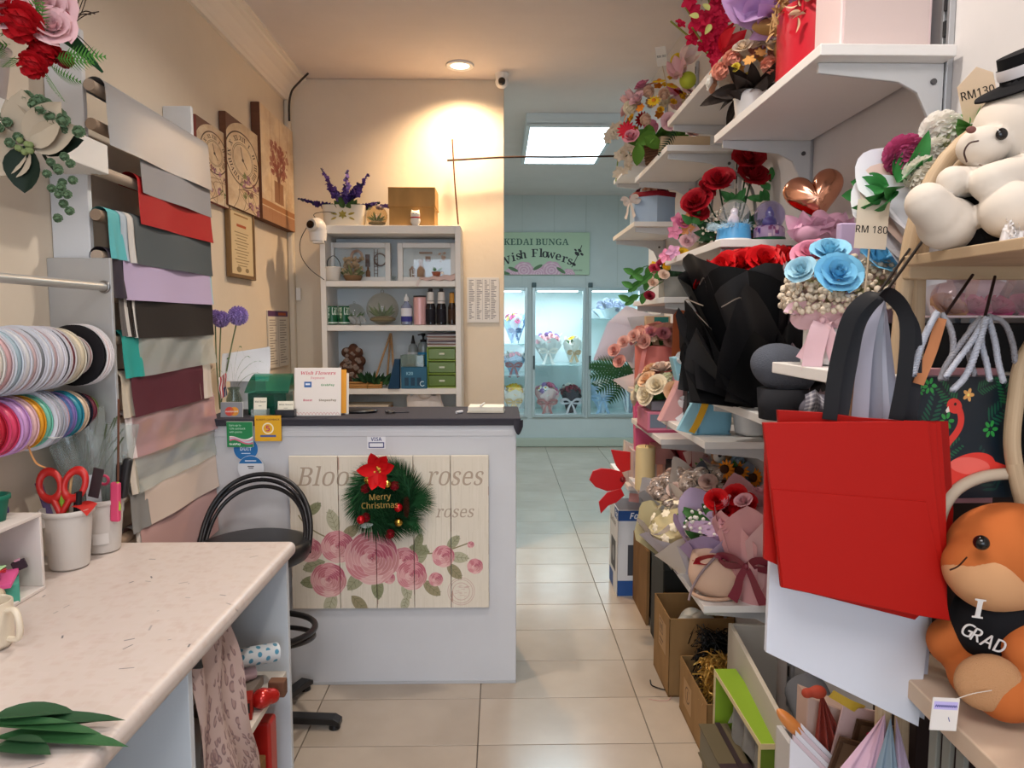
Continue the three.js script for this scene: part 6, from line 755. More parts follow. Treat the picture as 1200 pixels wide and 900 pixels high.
{ const t = thing('wall_shelf', 'short white shelf under the white hat box of blue roses', 'shelf', [0.886, SH.P, -1.25]); part('board', bx(-0.335, 0, -0.022, 0, -0.17, 0.2, 0.002), shelfMat, t); part('bracket', prism(brkShape, 0.006, 0.001), railMat, t).position.set(0, -0.024, -0.1); }

// ---------- builders for the shelf goods ----------
const on = (key, px, d) => [at(px, 377, d)[0], SH[key] + 0.0005, -d];
function tag(label, px, py, d, w, h, text, o = {}) {
  const p = at(px, py, d), t = thing('price_tag', label, 'price tag', p); t.rotation.z = o.roll || 0; t.rotation.y = o.turn || 0;
  part('card', prism(o.peak ? [[-w / 2, -h / 2], [w / 2, -h / 2], [w / 2, h * 0.32], [0.1 * w, h / 2], [-w / 2, h * 0.22]] : [[-w / 2, -h / 2], [w / 2, -h / 2], [w / 2, h / 2], [-w / 2, h / 2]], 0.001).translate(0, 0, -0.001), mat(o.color || '#e3d5bf', 0.7), t);
  part('lettering', tf(letters(text, o.size || h * 0.28, 0.0004), [0, o.ty || 0, 0.0002]), mat('#241f1e', 0.7), t); if (o.stick) part('stick', rod([0, -h / 2, -0.002], [o.stick[0], -h / 2 - o.stick[1], -0.002], 0.0016, 6), mat('#b9a78e', 0.7), t);
}
function potted(name, label, p, o) {      // a pot, box or basket with a dome of flowers
  const t = thing(name, label, o.cat || 'flowers', p, o.turn || 0); const r = o.r, h = o.h;
  if (o.box) part('box', bc(r * 2, h, r * 2 * (o.depth || 1), 0.004), o.mat, t); else if (o.basket) { part('basket', mg([lathe([[0, 0.001], [r * 0.8, 0.001], [r, h], [r * 0.96, h], [0, h * 0.9]], 24), ...Array.from({ length: 7 }, (_, i) => tf(new THREE.TorusGeometry(r * (0.82 + 0.2 * (i + 0.5) / 7), h / 16, 5, 24), [0, h * (i + 0.5) / 7, 0], [Math.PI / 2, 0, 0]))]), o.mat, t); }
  else part('pot', lathe(o.prof || [[0, 0.001], [r * 0.78, 0.001], [r * 0.8, 0.005], [r, h - 0.012], [r * 1.05, h - 0.01], [r * 1.05, h], [r * 0.95, h], [0, h * 0.9]], o.seg || 28), o.mat, t);
  if (o.flowers) dome(t, o.flowers, o.R || r * 1.2, o.H || r, o.seed || 1, { y: h + (o.lift || 0), cut: o.cut, spin: o.spin });
  if (o.leaves) part('leaves', tf(sprayGeo(o.leaves, r * 0.7, o.ll || 0.08, o.lw || 0.032, (o.seed || 1) + 5, o.lup ?? 0.35), [0, h + (o.lift || 0) * 0.5, 0]), o.leafMat || cGreen, t);
  if (o.breath) part('baby_breath', tf(breathGeo(o.breath, o.R || r * 1.3, (o.seed || 1) + 2, o.bs || 0.0042, o.bf || 0.6), [0, h, 0]), mat('#e6dccb', 0.8), t).userData.kind = 'stuff';
  return t;
}
const stuffed = (m) => { m.userData.kind = 'stuff'; return m; };

// ---------- top shelves ----------
{ // red round hat box with a dried arrangement
  const p = on('A', 960, 1.74), t = thing('hat_box', 'large red satin hat box with dried tan leaves spilling over its rim', 'box', [p[0] - 0.005, p[1], -1.74]); part('box', lathe([[0, 0.001], [0.112, 0.001], [0.115, 0.005], [0.115, 0.2], [0.11, 0.203], [0.105, 0.2], [0, 0.19]], 48), mat('#b8182a', 0.35, { sheen: 0.5 }), t);
  const tan = mat('#a98457', 0.8); for (let i = 0; i < 9; i++) { const q = rng(i + 60), a = 0.6 + i * 0.62; part('dried_spray', mg([tube([[0, 0.2, 0], [Math.cos(a) * 0.08, 0.25, Math.sin(a) * 0.08], [Math.cos(a) * 0.125, 0.215, Math.sin(a) * 0.125], [Math.cos(a) * 0.135, 0.13 + q() * 0.06, Math.sin(a) * 0.135]], 0.002, 12, 5), ...Array.from({ length: 16 }, (_, k) => tf(petalGeo(0.03, 0.011, 0.4), [Math.cos(a) * (0.1 + 0.002 * k) + 0.02 * (q() - 0.5), 0.255 - 0.007 * k, Math.sin(a) * (0.1 + 0.002 * k) + 0.02 * (q() - 0.5)], [q() * 6, q() * 6, q() * 6]))]), i % 3 ? tan : mat('#c7a98a', 0.8), t); }
  const u = thing('tulle_bunch', 'lilac tulle bunch over golden netting beside the red hat box', 'bouquet', [at(900, 20, 1.9)[0], p[1], -1.9]); const y0 = at(905, 25, 1.9)[1] - p[1];
  part('tulle', scatter(70, 4, (q) => dirTo(petalGeo(0.085, 0.075, 0.5), [q() * 2 - 1, q() * 1.6 - 0.6, q() * 1.6 - 0.6]).translate((q() - 0.5) * 0.11, y0 + 0.03 + (q() - 0.5) * 0.03, 0)), mat('#c9a3d6', 0.7, { transmission: 0.3, thickness: 0 }), u); part('netting', blobs([{ a: [0.02, y0 - 0.015, 0.005], r: 0.03, s: [2.1, 0.7, 1] }, { a: [0.05, y0 - 0.07, 0], r: 0.03 }, { a: [0.05, 0.02, 0], b: [0.05, y0 - 0.06, 0], r: 0.02 }], 0.007, 0.015), mat('#b08d55', 0.6), u);
  const b = thing('gift_box', 'pale pink glossy box at the near end of the top shelf', 'box', [0.775, p[1], -1.52]); part('carton', bc(0.185, 0.34, 0.12, 0.004), mat('#d9c3c2', 0.25), b); part('window', bx(-0.085, 0.085, 0.02, 0.33, 0.0605, 0.062, 0), mat('#e2d0cd', 0.1, { transmission: 0.3, thickness: 0, clearcoat: 1 }), b);
}
tag('white price tag behind the lilac tulle bunch', 872, 18, 1.96, 0.045, 0.05, 'RM155', { roll: 0.5, size: 0.011, color: '#e6e2dc', stick: [0, 0.1] });
potted('flower_pot', 'white ceramic pot with peach and cream flowers and dark leaves at the shelf end', on('A', 872, 2.0), { r: 0.045, h: 0.09, mat: whiteGloss, seed: 4, R: 0.1, H: 0.11, lift: 0.015, cut: 0.95, leaves: 22, ll: 0.1, lw: 0.04, lup: -0.35, leafMat: mat('#2d2420', 0.6), flowers: [['rose', G.rose, mat('#f0ddc4', 0.7), 8, 0.9], ['rose', G.rose, mat('#eab08a', 0.7), 6, 0.85], ['carnation', G.carn, mat('#d58f7a', 0.8), 7, 0.9], ['small_flower', G.small, mat('#d9a05a', 0.7), 9, 1.0], ['bud', G.bud, mat('#d9c44a', 0.6), 4, 0.9], ['rose', G.rose, cWhite, 5, 0.75]] });
{ // red orchids
  const p = on('B', 838, 2.35), t = thing('orchid_plant', 'tall bright red artificial orchid sprays near the ceiling', 'flowers', p); part('pot', lathe([[0, 0.001], [0.035, 0.001], [0.045, 0.06], [0, 0.055]]), mat('#d8cfc4', 0.5), t);
  const rm = mat('#d31e48', 0.55), sm = mat('#8c9a4a', 0.6); [[[808, 0], 14], [[826, -25], 16], [[793, 12], 7], [[841, -12], 12], [[812, 30], 12]].forEach(([[px, py], n], i) => { const a = at(px, py, 2.3), tip = [a[0] - p[0], a[1] - p[1], 0.04 * Math.sin(i * 2)], mid = [tip[0] * 0.3, tip[1] * 0.55, tip[2] * 0.3]; part('stem', tube([[0, 0.05, 0], mid, tip], 0.003, 14, 6), sm, t); const c = new THREE.CatmullRomCurve3([V(0, 0.05, 0), V(...mid), V(...tip)]), q = rng(i + 9); for (let k = 0; k < n; k++) { const v = c.getPoint(0.25 + 0.75 * k / n), f = part('orchid_bloom', G.daisy[0] && orchidG, rm, t); f.position.set(v.x + 0.04 * (q() - 0.5), v.y + 0.02 * (q() - 0.5), v.z + 0.03 + 0.02 * q()); f.rotation.set(0.5 * (q() - 0.5), 0.8 * (q() - 0.7), q() * 6); f.scale.setScalar(0.8 + 0.4 * q()); } });
  const big = part('lily_bloom', G.lily[1], mat('#d1202f', 0.5), t); const lp = at(846, 62, 2.25); big.position.set(lp[0] - p[0], lp[1] - p[1], 0.1); big.scale.setScalar(2); big.rotation.set(0.9, 0, -0.6); for (const [px, py] of [[818, 22], [832, 30], [830, 14]]) { const b = part('pale_bud', petalGeo(0.03, 0.018, 0.4), mat('#dfe08a', 0.6), t), a = at(px, py, 2.25); b.position.set(a[0] - p[0], a[1] - p[1], 0.11); b.rotation.z = px; }
}
{ // big mixed basket on the third bay
  const t = potted('flower_basket', 'big mixed basket of pink, yellow and white flowers at the shelf edge', on('C', 768, 3.0), { basket: true, r: 0.06, h: 0.075, mat: mat('#6d4a36', 0.8), seed: 12, R: 0.15, H: 0.2, lift: 0.05, cut: 1.1, leaves: 30, ll: 0.1, lw: 0.05, lup: -0.1, leafMat: mat('#5d8a3c', 0.6), flowers: [['lily', G.lily, mat('#efc0bf', 0.6), 4, 1.5], ['rose', G.rose, cBlush, 8, 1.2], ['carnation', G.carn, cCream, 6, 1.1], ['small_flower', G.small, cOrange, 10, 1.2], ['bud', G.bud, mat('#e8b52e', 0.6), 8, 1.0], ['daisy', G.daisy, cYellow, 4, 1.0, G.eye, cOrange], ['carnation', G.carn, mat('#d7b29a', 0.8), 8, 0.9], ['daisy', G.daisy, cRed, 2, 1.2, G.eye, cBrown], ['rose', G.rose, cPink, 4, 1.1]] });
  const add = (n, g, m, px, py, d, s, rot) => { const a = at(px, py, d), o = part(n, g, m, t); o.position.set(a[0] - t.position.x, a[1] - t.position.y, a[2] - t.position.z); o.scale.setScalar(s); if (rot) o.rotation.set(...rot); };
  add('green_ball', sph(0.03, 20, 14), mat('#b9c440', 0.5), 806, 94, 2.78, 1.05); add('lily', G.lily[0], mat('#f0c2c2', 0.6), 795, 88, 2.8, 1.9, [1.2, 0, 0.4]); add('lily', G.lily[1], mat('#f3d7d0', 0.6), 800, 72, 2.8, 1.6, [1.0, 0, -0.5]); add('chrysanthemum', G.pompon[0], mat('#e9cf3a', 0.6), 795, 72, 2.84, 0.9); add('gerbera', G.daisy[0], mat('#c71f35', 0.6), 734, 152, 2.95, 1.4, [1.3, 0, 0.3]); add('rose', G.rose[0], mat('#e09aa6', 0.6), 740, 162, 2.95, 1.2, [1, 0, 0.4]); for (const [px, py] of [[755, 160], [768, 154], [760, 145], [748, 168], [776, 138]]) add('leaf', petalGeo(0.09, 0.05, 0.3), mat('#5f8b36', 0.6), px, py, 2.9, 1, [0.3, 0, 2.2 + px % 3]); add('fern', fernGeo(0.11, 12, 0.25), cDark, 794, 150, 2.72, 1, [0.2, 0, 2.6]);
  const bb = thing('paper_bag', 'beige printed paper bag standing beside the mixed flower basket', 'bag', [at(800, 155, 2.95)[0], SH.C + 0.0005, -2.95]); part('bag', bc(0.2, 0.09, 0.1, 0.003), mat('#c4ad8e', 0.7), bb); part('flap', bx(-0.1, 0.1, 0.09, 0.1, -0.004, 0.0, 0.001), mat('#b49a78', 0.7), bb);
}
tag('white price tag on a stick above the mixed flower basket', 775, 66, 2.9, 0.042, 0.075, 'RM 80', { size: 0.009, color: '#e2ddd2', roll: 0.15, stick: [0.01, 0.1] });
{ // white orchids on the far top shelf
  const p = on('D', 748, 3.42), t = thing('orchid_plant', 'drooping white orchid sprays hanging over the far top shelf', 'flowers', p); part('pot', lathe([[0, 0.001], [0.04, 0.001], [0.05, 0.06], [0, 0.055]]), mat('#8d6b50', 0.7), t); const wm = mat('#e9dcc8', 0.7);
  [[[738, 160], [722, 150], [713, 168], 12], [[742, 175], [728, 178], [722, 212], 10], [[745, 165], [735, 190], [733, 200], 6]].forEach((pts, i) => { const P = pts.slice(0, 3).map(([x, y]) => { const a = at(x, y, 3.36); return [a[0] - p[0], a[1] - p[1], 0.05]; }); part('stem', tube([[0, 0.05, 0], ...P], 0.003, 16, 6), mat('#7f9a4a', 0.6), t); const c = new THREE.CatmullRomCurve3(P.map((v) => V(...v))), q = rng(i + 30); for (let k = 0; k < pts[3]; k++) { const v = c.getPoint(k / pts[3]), f = part('orchid_bloom', orchidG, wm, t); f.position.set(v.x + 0.03 * (q() - 0.5), v.y + 0.03 * (q() - 0.5), v.z + 0.02 * q()); f.rotation.set(0.6 * (q() - 0.5), -0.5 * q(), q() * 6); } });
}
{ // pale blue hexagon box
  const p = on('F', 762, 3.42), t = thing('hexagon_box', 'pale blue hexagon flower box with a dark red lining on the far bay shelf', 'box', p); part('box', lathe([[0, 0.001], [0.11, 0.001], [0.11, 0.125], [0.1, 0.127], [0.1, 0.11], [0, 0.11]], 6), new THREE.MeshStandardMaterial({ color: '#a9c0d8', roughness: 0.5, flatShading: true, side: THREE.DoubleSide }), t); part('lining', lathe([[0.112, 0.12], [0.115, 0.142], [0.1, 0.145], [0.095, 0.128]], 6), mat('#8f1a2a', 0.5), t); dome(t, [['rose', G.rose, mat('#7a1826', 0.6), 5, 0.8], ['rose', G.rose, mat('#c9a08a', 0.7), 4, 0.8]], 0.07, 0.03, 5, { y: 0.13 }); const bw = part('bow', bowGeo(0.05, 0.025), mat('#d8cfcb', 0.5), t); bw.position.set(-0.11, 0.1, 0.05); bw.rotation.y = -1.0;
}
{ // pot of yellow tulips
  const t = potted('flower_pot', 'square grey pot of yellow tulips and pink flowers with trailing green leaves', on('G', 792, 2.86), { box: true, r: 0.062, h: 0.085, depth: 0.8, mat: mat('#8e8f8c', 0.7), seed: 8, R: 0.09, H: 0.08, leaves: 22, ll: 0.07, lw: 0.035, leafMat: mat('#36583f', 0.6), flowers: [['tulip', G.tulip, cYellow, 7, 1.2], ['rose', G.rose, mat('#c44466', 0.6), 4, 0.8], ['carnation', G.carn, mat('#efd9c8', 0.7), 4, 0.8], ['bud', G.bud, mat('#3f6a62', 0.6), 4, 1.2]] });
  const br = [[745, 320], [742, 336], [737, 352], [752, 328]]; br.forEach(([px, py], i) => { const a = at(px, py, 2.84), e = [a[0] - t.position.x, a[1] - t.position.y, 0.02 * i]; part('trailing_stem', tube([[-0.04, 0.08, 0.02], [e[0] * 0.7, e[1] + 0.03, e[2]], e], 0.002, 10, 5), cGreen, t); part('trailing_leaves', mg([0, 1, 2, 3].map((k) => tf(petalGeo(0.05, 0.026, 0.2), [e[0] + 0.018 * k, e[1] + 0.01 * k, e[2]], [0.2, 0, 1.2 + 0.7 * (k % 2) + 0.4 * k]))), mat('#4f8a42', 0.55), t); const f = part('rose', G.rose[i % 3], mat(['#c8405c', '#e9c9b4', '#8d2436', '#ecd2c0'][i], 0.6), t); f.position.set(e[0] + 0.07, e[1] + 0.012, e[2] + 0.03); f.rotation.x = 1; f.scale.setScalar(0.75); });
}
{ // snow globes and rose basket on shelf E
  const bl = thing('snow_globe', 'blue snow globe with fluffy trim on the white shelf', 'snow globe', on('E', 857, 2.1)); part('base', lathe([[0, 0.001], [0.048, 0.001], [0.05, 0.006], [0.046, 0.05], [0.03, 0.055], [0, 0.054]]), mat('#4f9bd0', 0.4), bl); part('rim', lathe([[0.049, 0.0], [0.053, 0.002], [0.053, 0.008], [0.049, 0.009]]), whiteGloss, bl); part('dome', new THREE.SphereGeometry(0.043, 28, 20, 0, 6.2832, 0, 2.3).translate(0, 0.082, 0), mat('#f4f8fa', 0.03, { transmission: 0.92, thickness: 0 }), bl); part('figure', blobs([{ a: [0, 0.065, 0], r: 0.014, s: [1, 1.4, 1] }, { a: [0, 0.09, 0], r: 0.011 }, { a: [-0.01, 0.075, 0.004], b: [-0.018, 0.06, 0.008], r: 0.005 }], 0.003, 0.006), mat('#e7d3dc', 0.5), bl); stuffed(part('fluff', scatter(260, 3, (q) => { const a = q() * 6.28, e = q() * 1.6 - 0.5; return dirTo(new THREE.ConeGeometry(0.0012, 0.024, 3).translate(0, 0.012, 0), [Math.cos(a) * 1.2 - 0.8, e, Math.sin(a)]).translate(Math.cos(a) * 0.046 - 0.012, 0.045 + 0.012 * (q() - 0.5), Math.sin(a) * 0.04); }), mat('#c3dbe6', 0.9), bl));
  const pl = thing('snow_globe', 'purple snow globe with a patterned base next to the blue one', 'snow globe', on('E', 898, 2.1)); part('base', lathe([[0, 0.001], [0.046, 0.001], [0.048, 0.005], [0.046, 0.014], [0, 0.014]]), mat('#2e6a4a', 0.5), pl); part('drum', lathe([[0.044, 0.014], [0.044, 0.04], [0.036, 0.048], [0, 0.05]]), printed(canvas(256, 32, (c, w, h) => { const q = rng(4); c.fillStyle = '#b89ac0'; c.fillRect(0, 0, w, h); for (let i = 0; i < 60; i++) { c.fillStyle = ['#8a3f7a', '#5a3a8a', '#e2c8d8'][i % 3]; c.fillRect(q() * w, q() * h, 9, 7); } }), 0.5), pl); part('dome', new THREE.SphereGeometry(0.044, 28, 20, 0, 6.2832, 0, 2.3).translate(0, 0.078, 0), mat('#d8d2f0', 0.03, { transmission: 0.88, thickness: 0 }), pl); part('figure', blobs([{ a: [0, 0.06, 0], r: 0.02, s: [1, 0.9, 1] }, { a: [0, 0.085, 0], r: 0.013 }, { a: [0.0, 0.1, 0], r: 0.006 }], 0.003, 0.006), mat('#3a2f9a', 0.3), pl);
  const rb = potted('flower_basket', 'dark basket of deep red roses with an arched grey handle', on('E', 858, 2.42), { basket: true, r: 0.07, h: 0.06, mat: mat('#3a2c26', 0.8), seed: 6, leaves: 50, ll: 0.09, lw: 0.04, lup: 0.2, leafMat: mat('#2b5233', 0.6), breath: 140, R: 0.12, bf: 0.8 });
  [[818, 240, 1.3], [842, 215, 1.3], [876, 190, 1.35], [880, 210, 1.35], [812, 250, 1.2], [825, 225, 0.9]].forEach(([px, py, s], i) => { const a = at(px, py, 2.36), f = part('rose', G.bigRose[i % 2], mat('#a01522', 0.55), rb); f.position.set(a[0] - rb.position.x, a[1] - rb.position.y, 0.06); f.rotation.set(0.9, 0, 0.5 - 0.2 * i); f.scale.setScalar(s * 0.85); part('stem', tube([[0, 0.05, 0], [(a[0] - rb.position.x) * 0.6, (a[1] - rb.position.y) * 0.6, 0.03], [a[0] - rb.position.x, a[1] - rb.position.y, 0.06]], 0.003, 8, 5), cDark, rb); });
  part('handle', tube([[-0.08, 0.05, 0], [-0.075, 0.2, 0], [-0.02, 0.27, 0], [0.05, 0.22, 0], [0.075, 0.05, 0]], 0.006, 28, 8), mat('#8f8e88', 0.5), rb); for (const [px, py] of [[900, 212], [906, 222], [895, 235], [812, 262], [860, 236]]) { const a = at(px, py, 2.38), l = part('leaf_spray', sprayGeo(9, 0.012, 0.045, 0.024, px, 0.5), mat('#47864a', 0.55), rb); l.position.set(a[0] - rb.position.x, a[1] - rb.position.y, 0.04); }
  const po = thing('orchid_plant', 'pink orchid and small rose arrangement hanging over the snow globe shelf', 'flowers', on('E', 812, 2.58)); part('pot', lathe([[0, 0.001], [0.035, 0.001], [0.045, 0.05], [0, 0.048]]), mat('#b9a68e', 0.6), po); [[795, 258, cPink], [790, 272, cPink], [803, 285, cBlush], [788, 296, mat('#d9a0c0', 0.6)], [781, 300, cPink], [798, 300, cYellow], [805, 268, mat('#e0a06a', 0.6)], [812, 275, mat('#e9c8d0', 0.6)], [800, 262, mat('#c86a92', 0.6)], [808, 256, mat('#d8936a', 0.6)], [818, 278, cWhite]].forEach(([px, py, m], i) => { const a = at(px, py, 2.52), f = part(i % 3 === 2 ? 'rose' : 'orchid_bloom', i % 3 === 2 ? G.rose[i % 3] : orchidG, m, po); f.position.set(a[0] - po.position.x, a[1] - po.position.y, 0.06 + 0.005 * (i % 4)); if (i % 3 === 2) f.rotation.x = 1.1; else f.rotation.set(0, -0.4, i); f.scale.setScalar(i % 3 === 2 ? 0.9 : 1.2); }); part('leaves', tf(sprayGeo(16, 0.03, 0.07, 0.03, 4, 0.5), [0, 0.05, 0]), cGreen, po);
}
tag('white price tag hanging above the red rose basket', 880, 183, 2.5, 0.05, 0.075, 'RM 90', { size: 0.011, color: '#dcd6cc', roll: -0.12, ty: 0.012 });

// ---------- near bay: black bouquet, heart balloon, blue roses ----------
{
  const p = [0.70, SH.H + 0.0005, -1.84], t = thing('bouquet', 'huge bouquet of red roses wrapped in black paper leaning off the shelf', 'bouquet', p); const bm = mat('#121214', 0.55), bm2 = mat('#1d1c1e', 0.45);
  wrapGeo(0.395, 0.05, 0.16, 9, 3, 1.7, 0.16).forEach((g, i) => part('wrapping_sheet', g, i % 2 ? bm : bm2, t)); wrapGeo(0.3, 0.06, 0.19, 10, 8, 1.0, 0.8).forEach((g, i) => part('wrapping_sheet', tf(g, [0, 0.01, 0]), i % 2 ? bm2 : bm, t)); wrapGeo(0.2, 0.06, 0.195, 10, 14, 0.9, 0.85).forEach((g, i) => part('wrapping_sheet', g, i % 2 ? bm : bm2, t));
  for (const [k, a0, y] of [[0, 2.6, 0.30], [1, 3.2, 0.26], [2, 2.1, 0.24]]) part('paper_edge', ribbon([[Math.cos(a0) * 0.12, y - 0.05, Math.sin(-a0) * 0.12], [Math.cos(a0) * 0.2, y + 0.03, Math.sin(a0 * 0.9) * 0.18 + 0.02], [Math.cos(a0 + 0.5) * 0.21, y + 0.005, Math.sin(a0 * 0.9) * 0.2 + 0.09]], 0.003, [0, 1, 0], 10), mat('#8d8378', 0.6), t);
  dome(t, [['rose', G.bigRose, mat('#c5161c', 0.5), 26, 1.0]], 0.115, 0.05, 7, { y: 0.325, cut: 0.6 }); t.rotation.order = 'YXZ'; t.rotation.z = 0.1; t.rotation.x = -0.1;
}
{ // long pointed black sheets sticking out to the aisle
  const t = thing('bouquet', 'second black paper bouquet with long pointed sheets behind the first', 'bouquet', [0.74, SH.I + 0.0005, -2.2]); const bm = mat('#151417', 0.5); [[802, 422], [812, 352], [836, 345], [815, 440], [860, 470], [826, 388], [842, 480]].forEach(([px, py], i) => { const a = at(px, py, 2.08), e = V(a[0] - 0.74, a[1] - SH.I, a[2] + 2.2); part('pointed_sheet', surf((u, v) => { const s = (u - 0.5) * 2, k = Math.sin(0.35 + v * 2.79) * 0.06; return [e.x * v + 0.02 * s * s, 0.22 + (e.y - 0.22) * v + s * k + 0.02 * Math.sin(v * 3), e.z * v * 0.6 + 0.03 * s * Math.cos(i)]; }, 6, 10), i % 2 ? bm : mat('#2a282b', 0.5), t); }); part('stem_bundle', cyl(0.03, 0.05, 0.25, 16).translate(0.1, 0, -0.1), bm, t);
}
{
  const p = [at(955, 240, 1.76)[0], SH.H + 0.0005, -1.76], t = thing('heart_balloon', 'rose gold foil heart balloon above pink tulle', 'balloon', p), y = at(955, 231, 1.76)[1] - p[1];
  const hg = mg([-1, 1].map((k) => surf((u, v) => { const a = u * 6.2832, X = 16 * Math.sin(a) ** 3, Y = 13 * Math.cos(a) - 5 * Math.cos(2 * a) - 2 * Math.cos(3 * a) - Math.cos(4 * a), w = 1 - (1 - v) ** 1.6; return [0.0044 * X * w, 0.0044 * (Y + 3) * w - 0.006, k * 0.034 * Math.sqrt(Math.max(0, 1 - w * w)) + 0.0012 * Math.sin(u * 90) * w * w * (1 - w) * 4]; }, 60, 14)));
  const h = part('balloon', hg, metal('#d79a7e', 0.18), t); h.position.y = y; h.rotation.set(0, -0.3, 0.25); part('stick', rod([0, 0.1, 0], [0, y - 0.06, 0], 0.003, 6), white, t); part('box', bc(0.14, 0.3, 0.12, 0.004), mat('#8f7a80', 0.5), t); part('tulle', tf(blobs([{ a: [0, 0, 0], r: 0.032, s: [1.9, 0.8, 1] }, { a: [0.035, 0.02, 0.01], r: 0.025 }, { a: [-0.04, -0.005, 0.01], r: 0.025 }, { a: [0.0, 0.035, 0], r: 0.018 }], 0.005, 0.01), [-0.01, at(945, 275, 1.76)[1] - p[1], 0.05]), mat('#d9a3bd', 0.8, { transmission: 0.2, thickness: 0 }), t); part('tulle_frill', tf(scatter(40, 5, (q) => dirTo(petalGeo(0.05, 0.035, 0.3), [q() * 2 - 1, q() * 0.9 - 0.2, q()]).translate((q() - 0.5) * 0.1, 0, 0)), [-0.01, at(945, 275, 1.76)[1] - p[1], 0.05]), mat('#d7a8c2', 0.8, { transmission: 0.3, thickness: 0 }), t);
}
{ // white hat box with blue roses and baby's breath
  const p = [0.655, SH.P + 0.0005, -1.33], h = at(990, 345, 1.26)[1] - p[1], t = thing('hat_box', 'white hat box of sky blue roses and dried baby breath tied with a pink bow', 'box', p);
  part('box', lathe([[0, 0.001], [0.073, 0.001], [0.075, 0.004], [0.075, h], [0.07, h], [0, h - 0.02]], 44), whiteGloss, t); part('ribbon_band', lathe([[0.0755, h - 0.055], [0.0775, h - 0.05], [0.0775, h - 0.012], [0.0755, h - 0.008]], 44), mat('#d9b0bb', 0.5), t); part('rim', lathe([[0.0755, 0.002], [0.078, 0.003], [0.078, 0.012], [0.0755, 0.013]], 44), whiteGloss, t);
  const bm = mat('#e9c3cd', 0.45), b = part('bow', bowGeo(0.05, 0.036), bm, t); b.position.set(-0.066, h - 0.045, 0.05); b.rotation.y = -0.75; part('ribbon_tail', ribbon([[-0.06, h - 0.055, 0.055], [-0.072, h * 0.6, 0.06], [-0.085, 0.02, 0.055], [-0.09, -0.008, 0.06]], 0.034, [1, 0, 0.5], 14), bm, t); part('ribbon_tail', ribbon([[-0.05, h - 0.055, 0.062], [-0.012, h * 0.6, 0.085], [0.004, 0.02, 0.085]], 0.04, [1, 0, 0.3], 14), bm, t);
  stuffed(part('baby_breath', tf(breathGeo(900, 0.115, 5, 0.0046, 0.72, 1.9), [-0.004, h - 0.004, 0.006]), mat('#d6c8b4', 0.85), t)); stuffed(part('baby_breath', tf(breathGeo(260, 0.113, 9, 0.0044, 0.74, 1.8), [0.02, h - 0.005, 0.004]), mat('#a98f86', 0.85), t)); part('stems', tf(breathGeo(120, 0.09, 3, 0.008, 0.6), [0, h - 0.01, 0]), mat('#8d8a68', 0.9), t);
  const A = (n, g, m, px, py, d, s, rot) => { const a = at(px, py, d), o = part(n, g, m, t); o.position.set(a[0] - p[0], a[1] - p[1], a[2] - p[2]); o.rotation.set(...rot); o.scale.setScalar(s); };
  A('blue_rose', G.bigRose[0], cBlueRose, 980, 326, 1.235, 0.84, [1.05, 0, 0.15]); A('blue_rose', G.bigRose[1], cBlueRose, 1026, 308, 1.26, 0.84, [0.8, 0, -0.2]); A('blue_rose', G.bigRose[0], mat('#8fcbe6', 0.6), 972, 300, 1.33, 0.75, [0.6, 0, 0.2]); A('blue_rose', G.rose[1], mat('#a6cfdf', 0.6), 940, 320, 1.28, 0.95, [0.9, 0, 0.6]); A('pink_rose', G.bigRose[1], mat('#d98ea6', 0.6), 950, 303, 1.4, 0.8, [0.7, 0, 0.4]); A('pink_rose', G.rose[0], mat('#d89ab6', 0.6), 936, 320, 1.38, 0.7, [0.9, 0, 0.8]);
  part('net_wrap', surf((u, v) => { const a = 2.9 + u * 1.2, r = 0.085 + 0.03 * v; return [Math.cos(a) * r, h - 0.03 + 0.09 * v + 0.006 * Math.sin(u * 30), Math.sin(a) * r]; }, 24, 4), mat('#c9bccb', 0.7, { transmission: 0.5, thickness: 0 }), t);
  const lc = thing('lilac_box', 'small lilac card box standing behind the blue roses', 'box', [at(984, 280, 1.44)[0], SH.P + 0.0005, -1.405]); part('carton', bc(0.042, at(984, 262, 1.405)[1] - SH.P, 0.02, 0.004), mat('#b8a5c6', 0.6), lc);
  const mr = thing('dried_bunch', 'dark maroon dried flower bunch to the right of the blue roses', 'flowers', [0.76, SH.P + 0.0005, -1.31]); stuffed(part('blossom', scatter(120, 4, (q) => tf(new THREE.IcosahedronGeometry(0.006, 1), [(q() - 0.5) * 0.1, 0.11 + q() * 0.09, (q() - 0.5) * 0.07])), mat('#5c1c30', 0.8), mr)); part('vase', lathe([[0, 0.001], [0.03, 0.001], [0.04, 0.12], [0, 0.11]]), mat('#9a8a8a', 0.5), mr);
  const gf = thing('felt_hat', 'charcoal felt rounded hat-shaped box on the shelf edge beside the black bouquet', 'box', [at(905, 420, 1.6)[0] + 0.02, SH.H + 0.0005, -1.585]); part('crown', tf(sph(0.075, 28, 18), [0.0, 0.115, 0], [0, 0, -0.35], [1, 0.72, 0.8]), mat('#5a5f6a', 0.95, { bumpMap: T.fuzz, bumpScale: 0.002 }), gf); part('base', lathe([[0, 0.001], [0.05, 0.001], [0.056, 0.07], [0, 0.07]]), mat('#26272c', 0.8), gf);
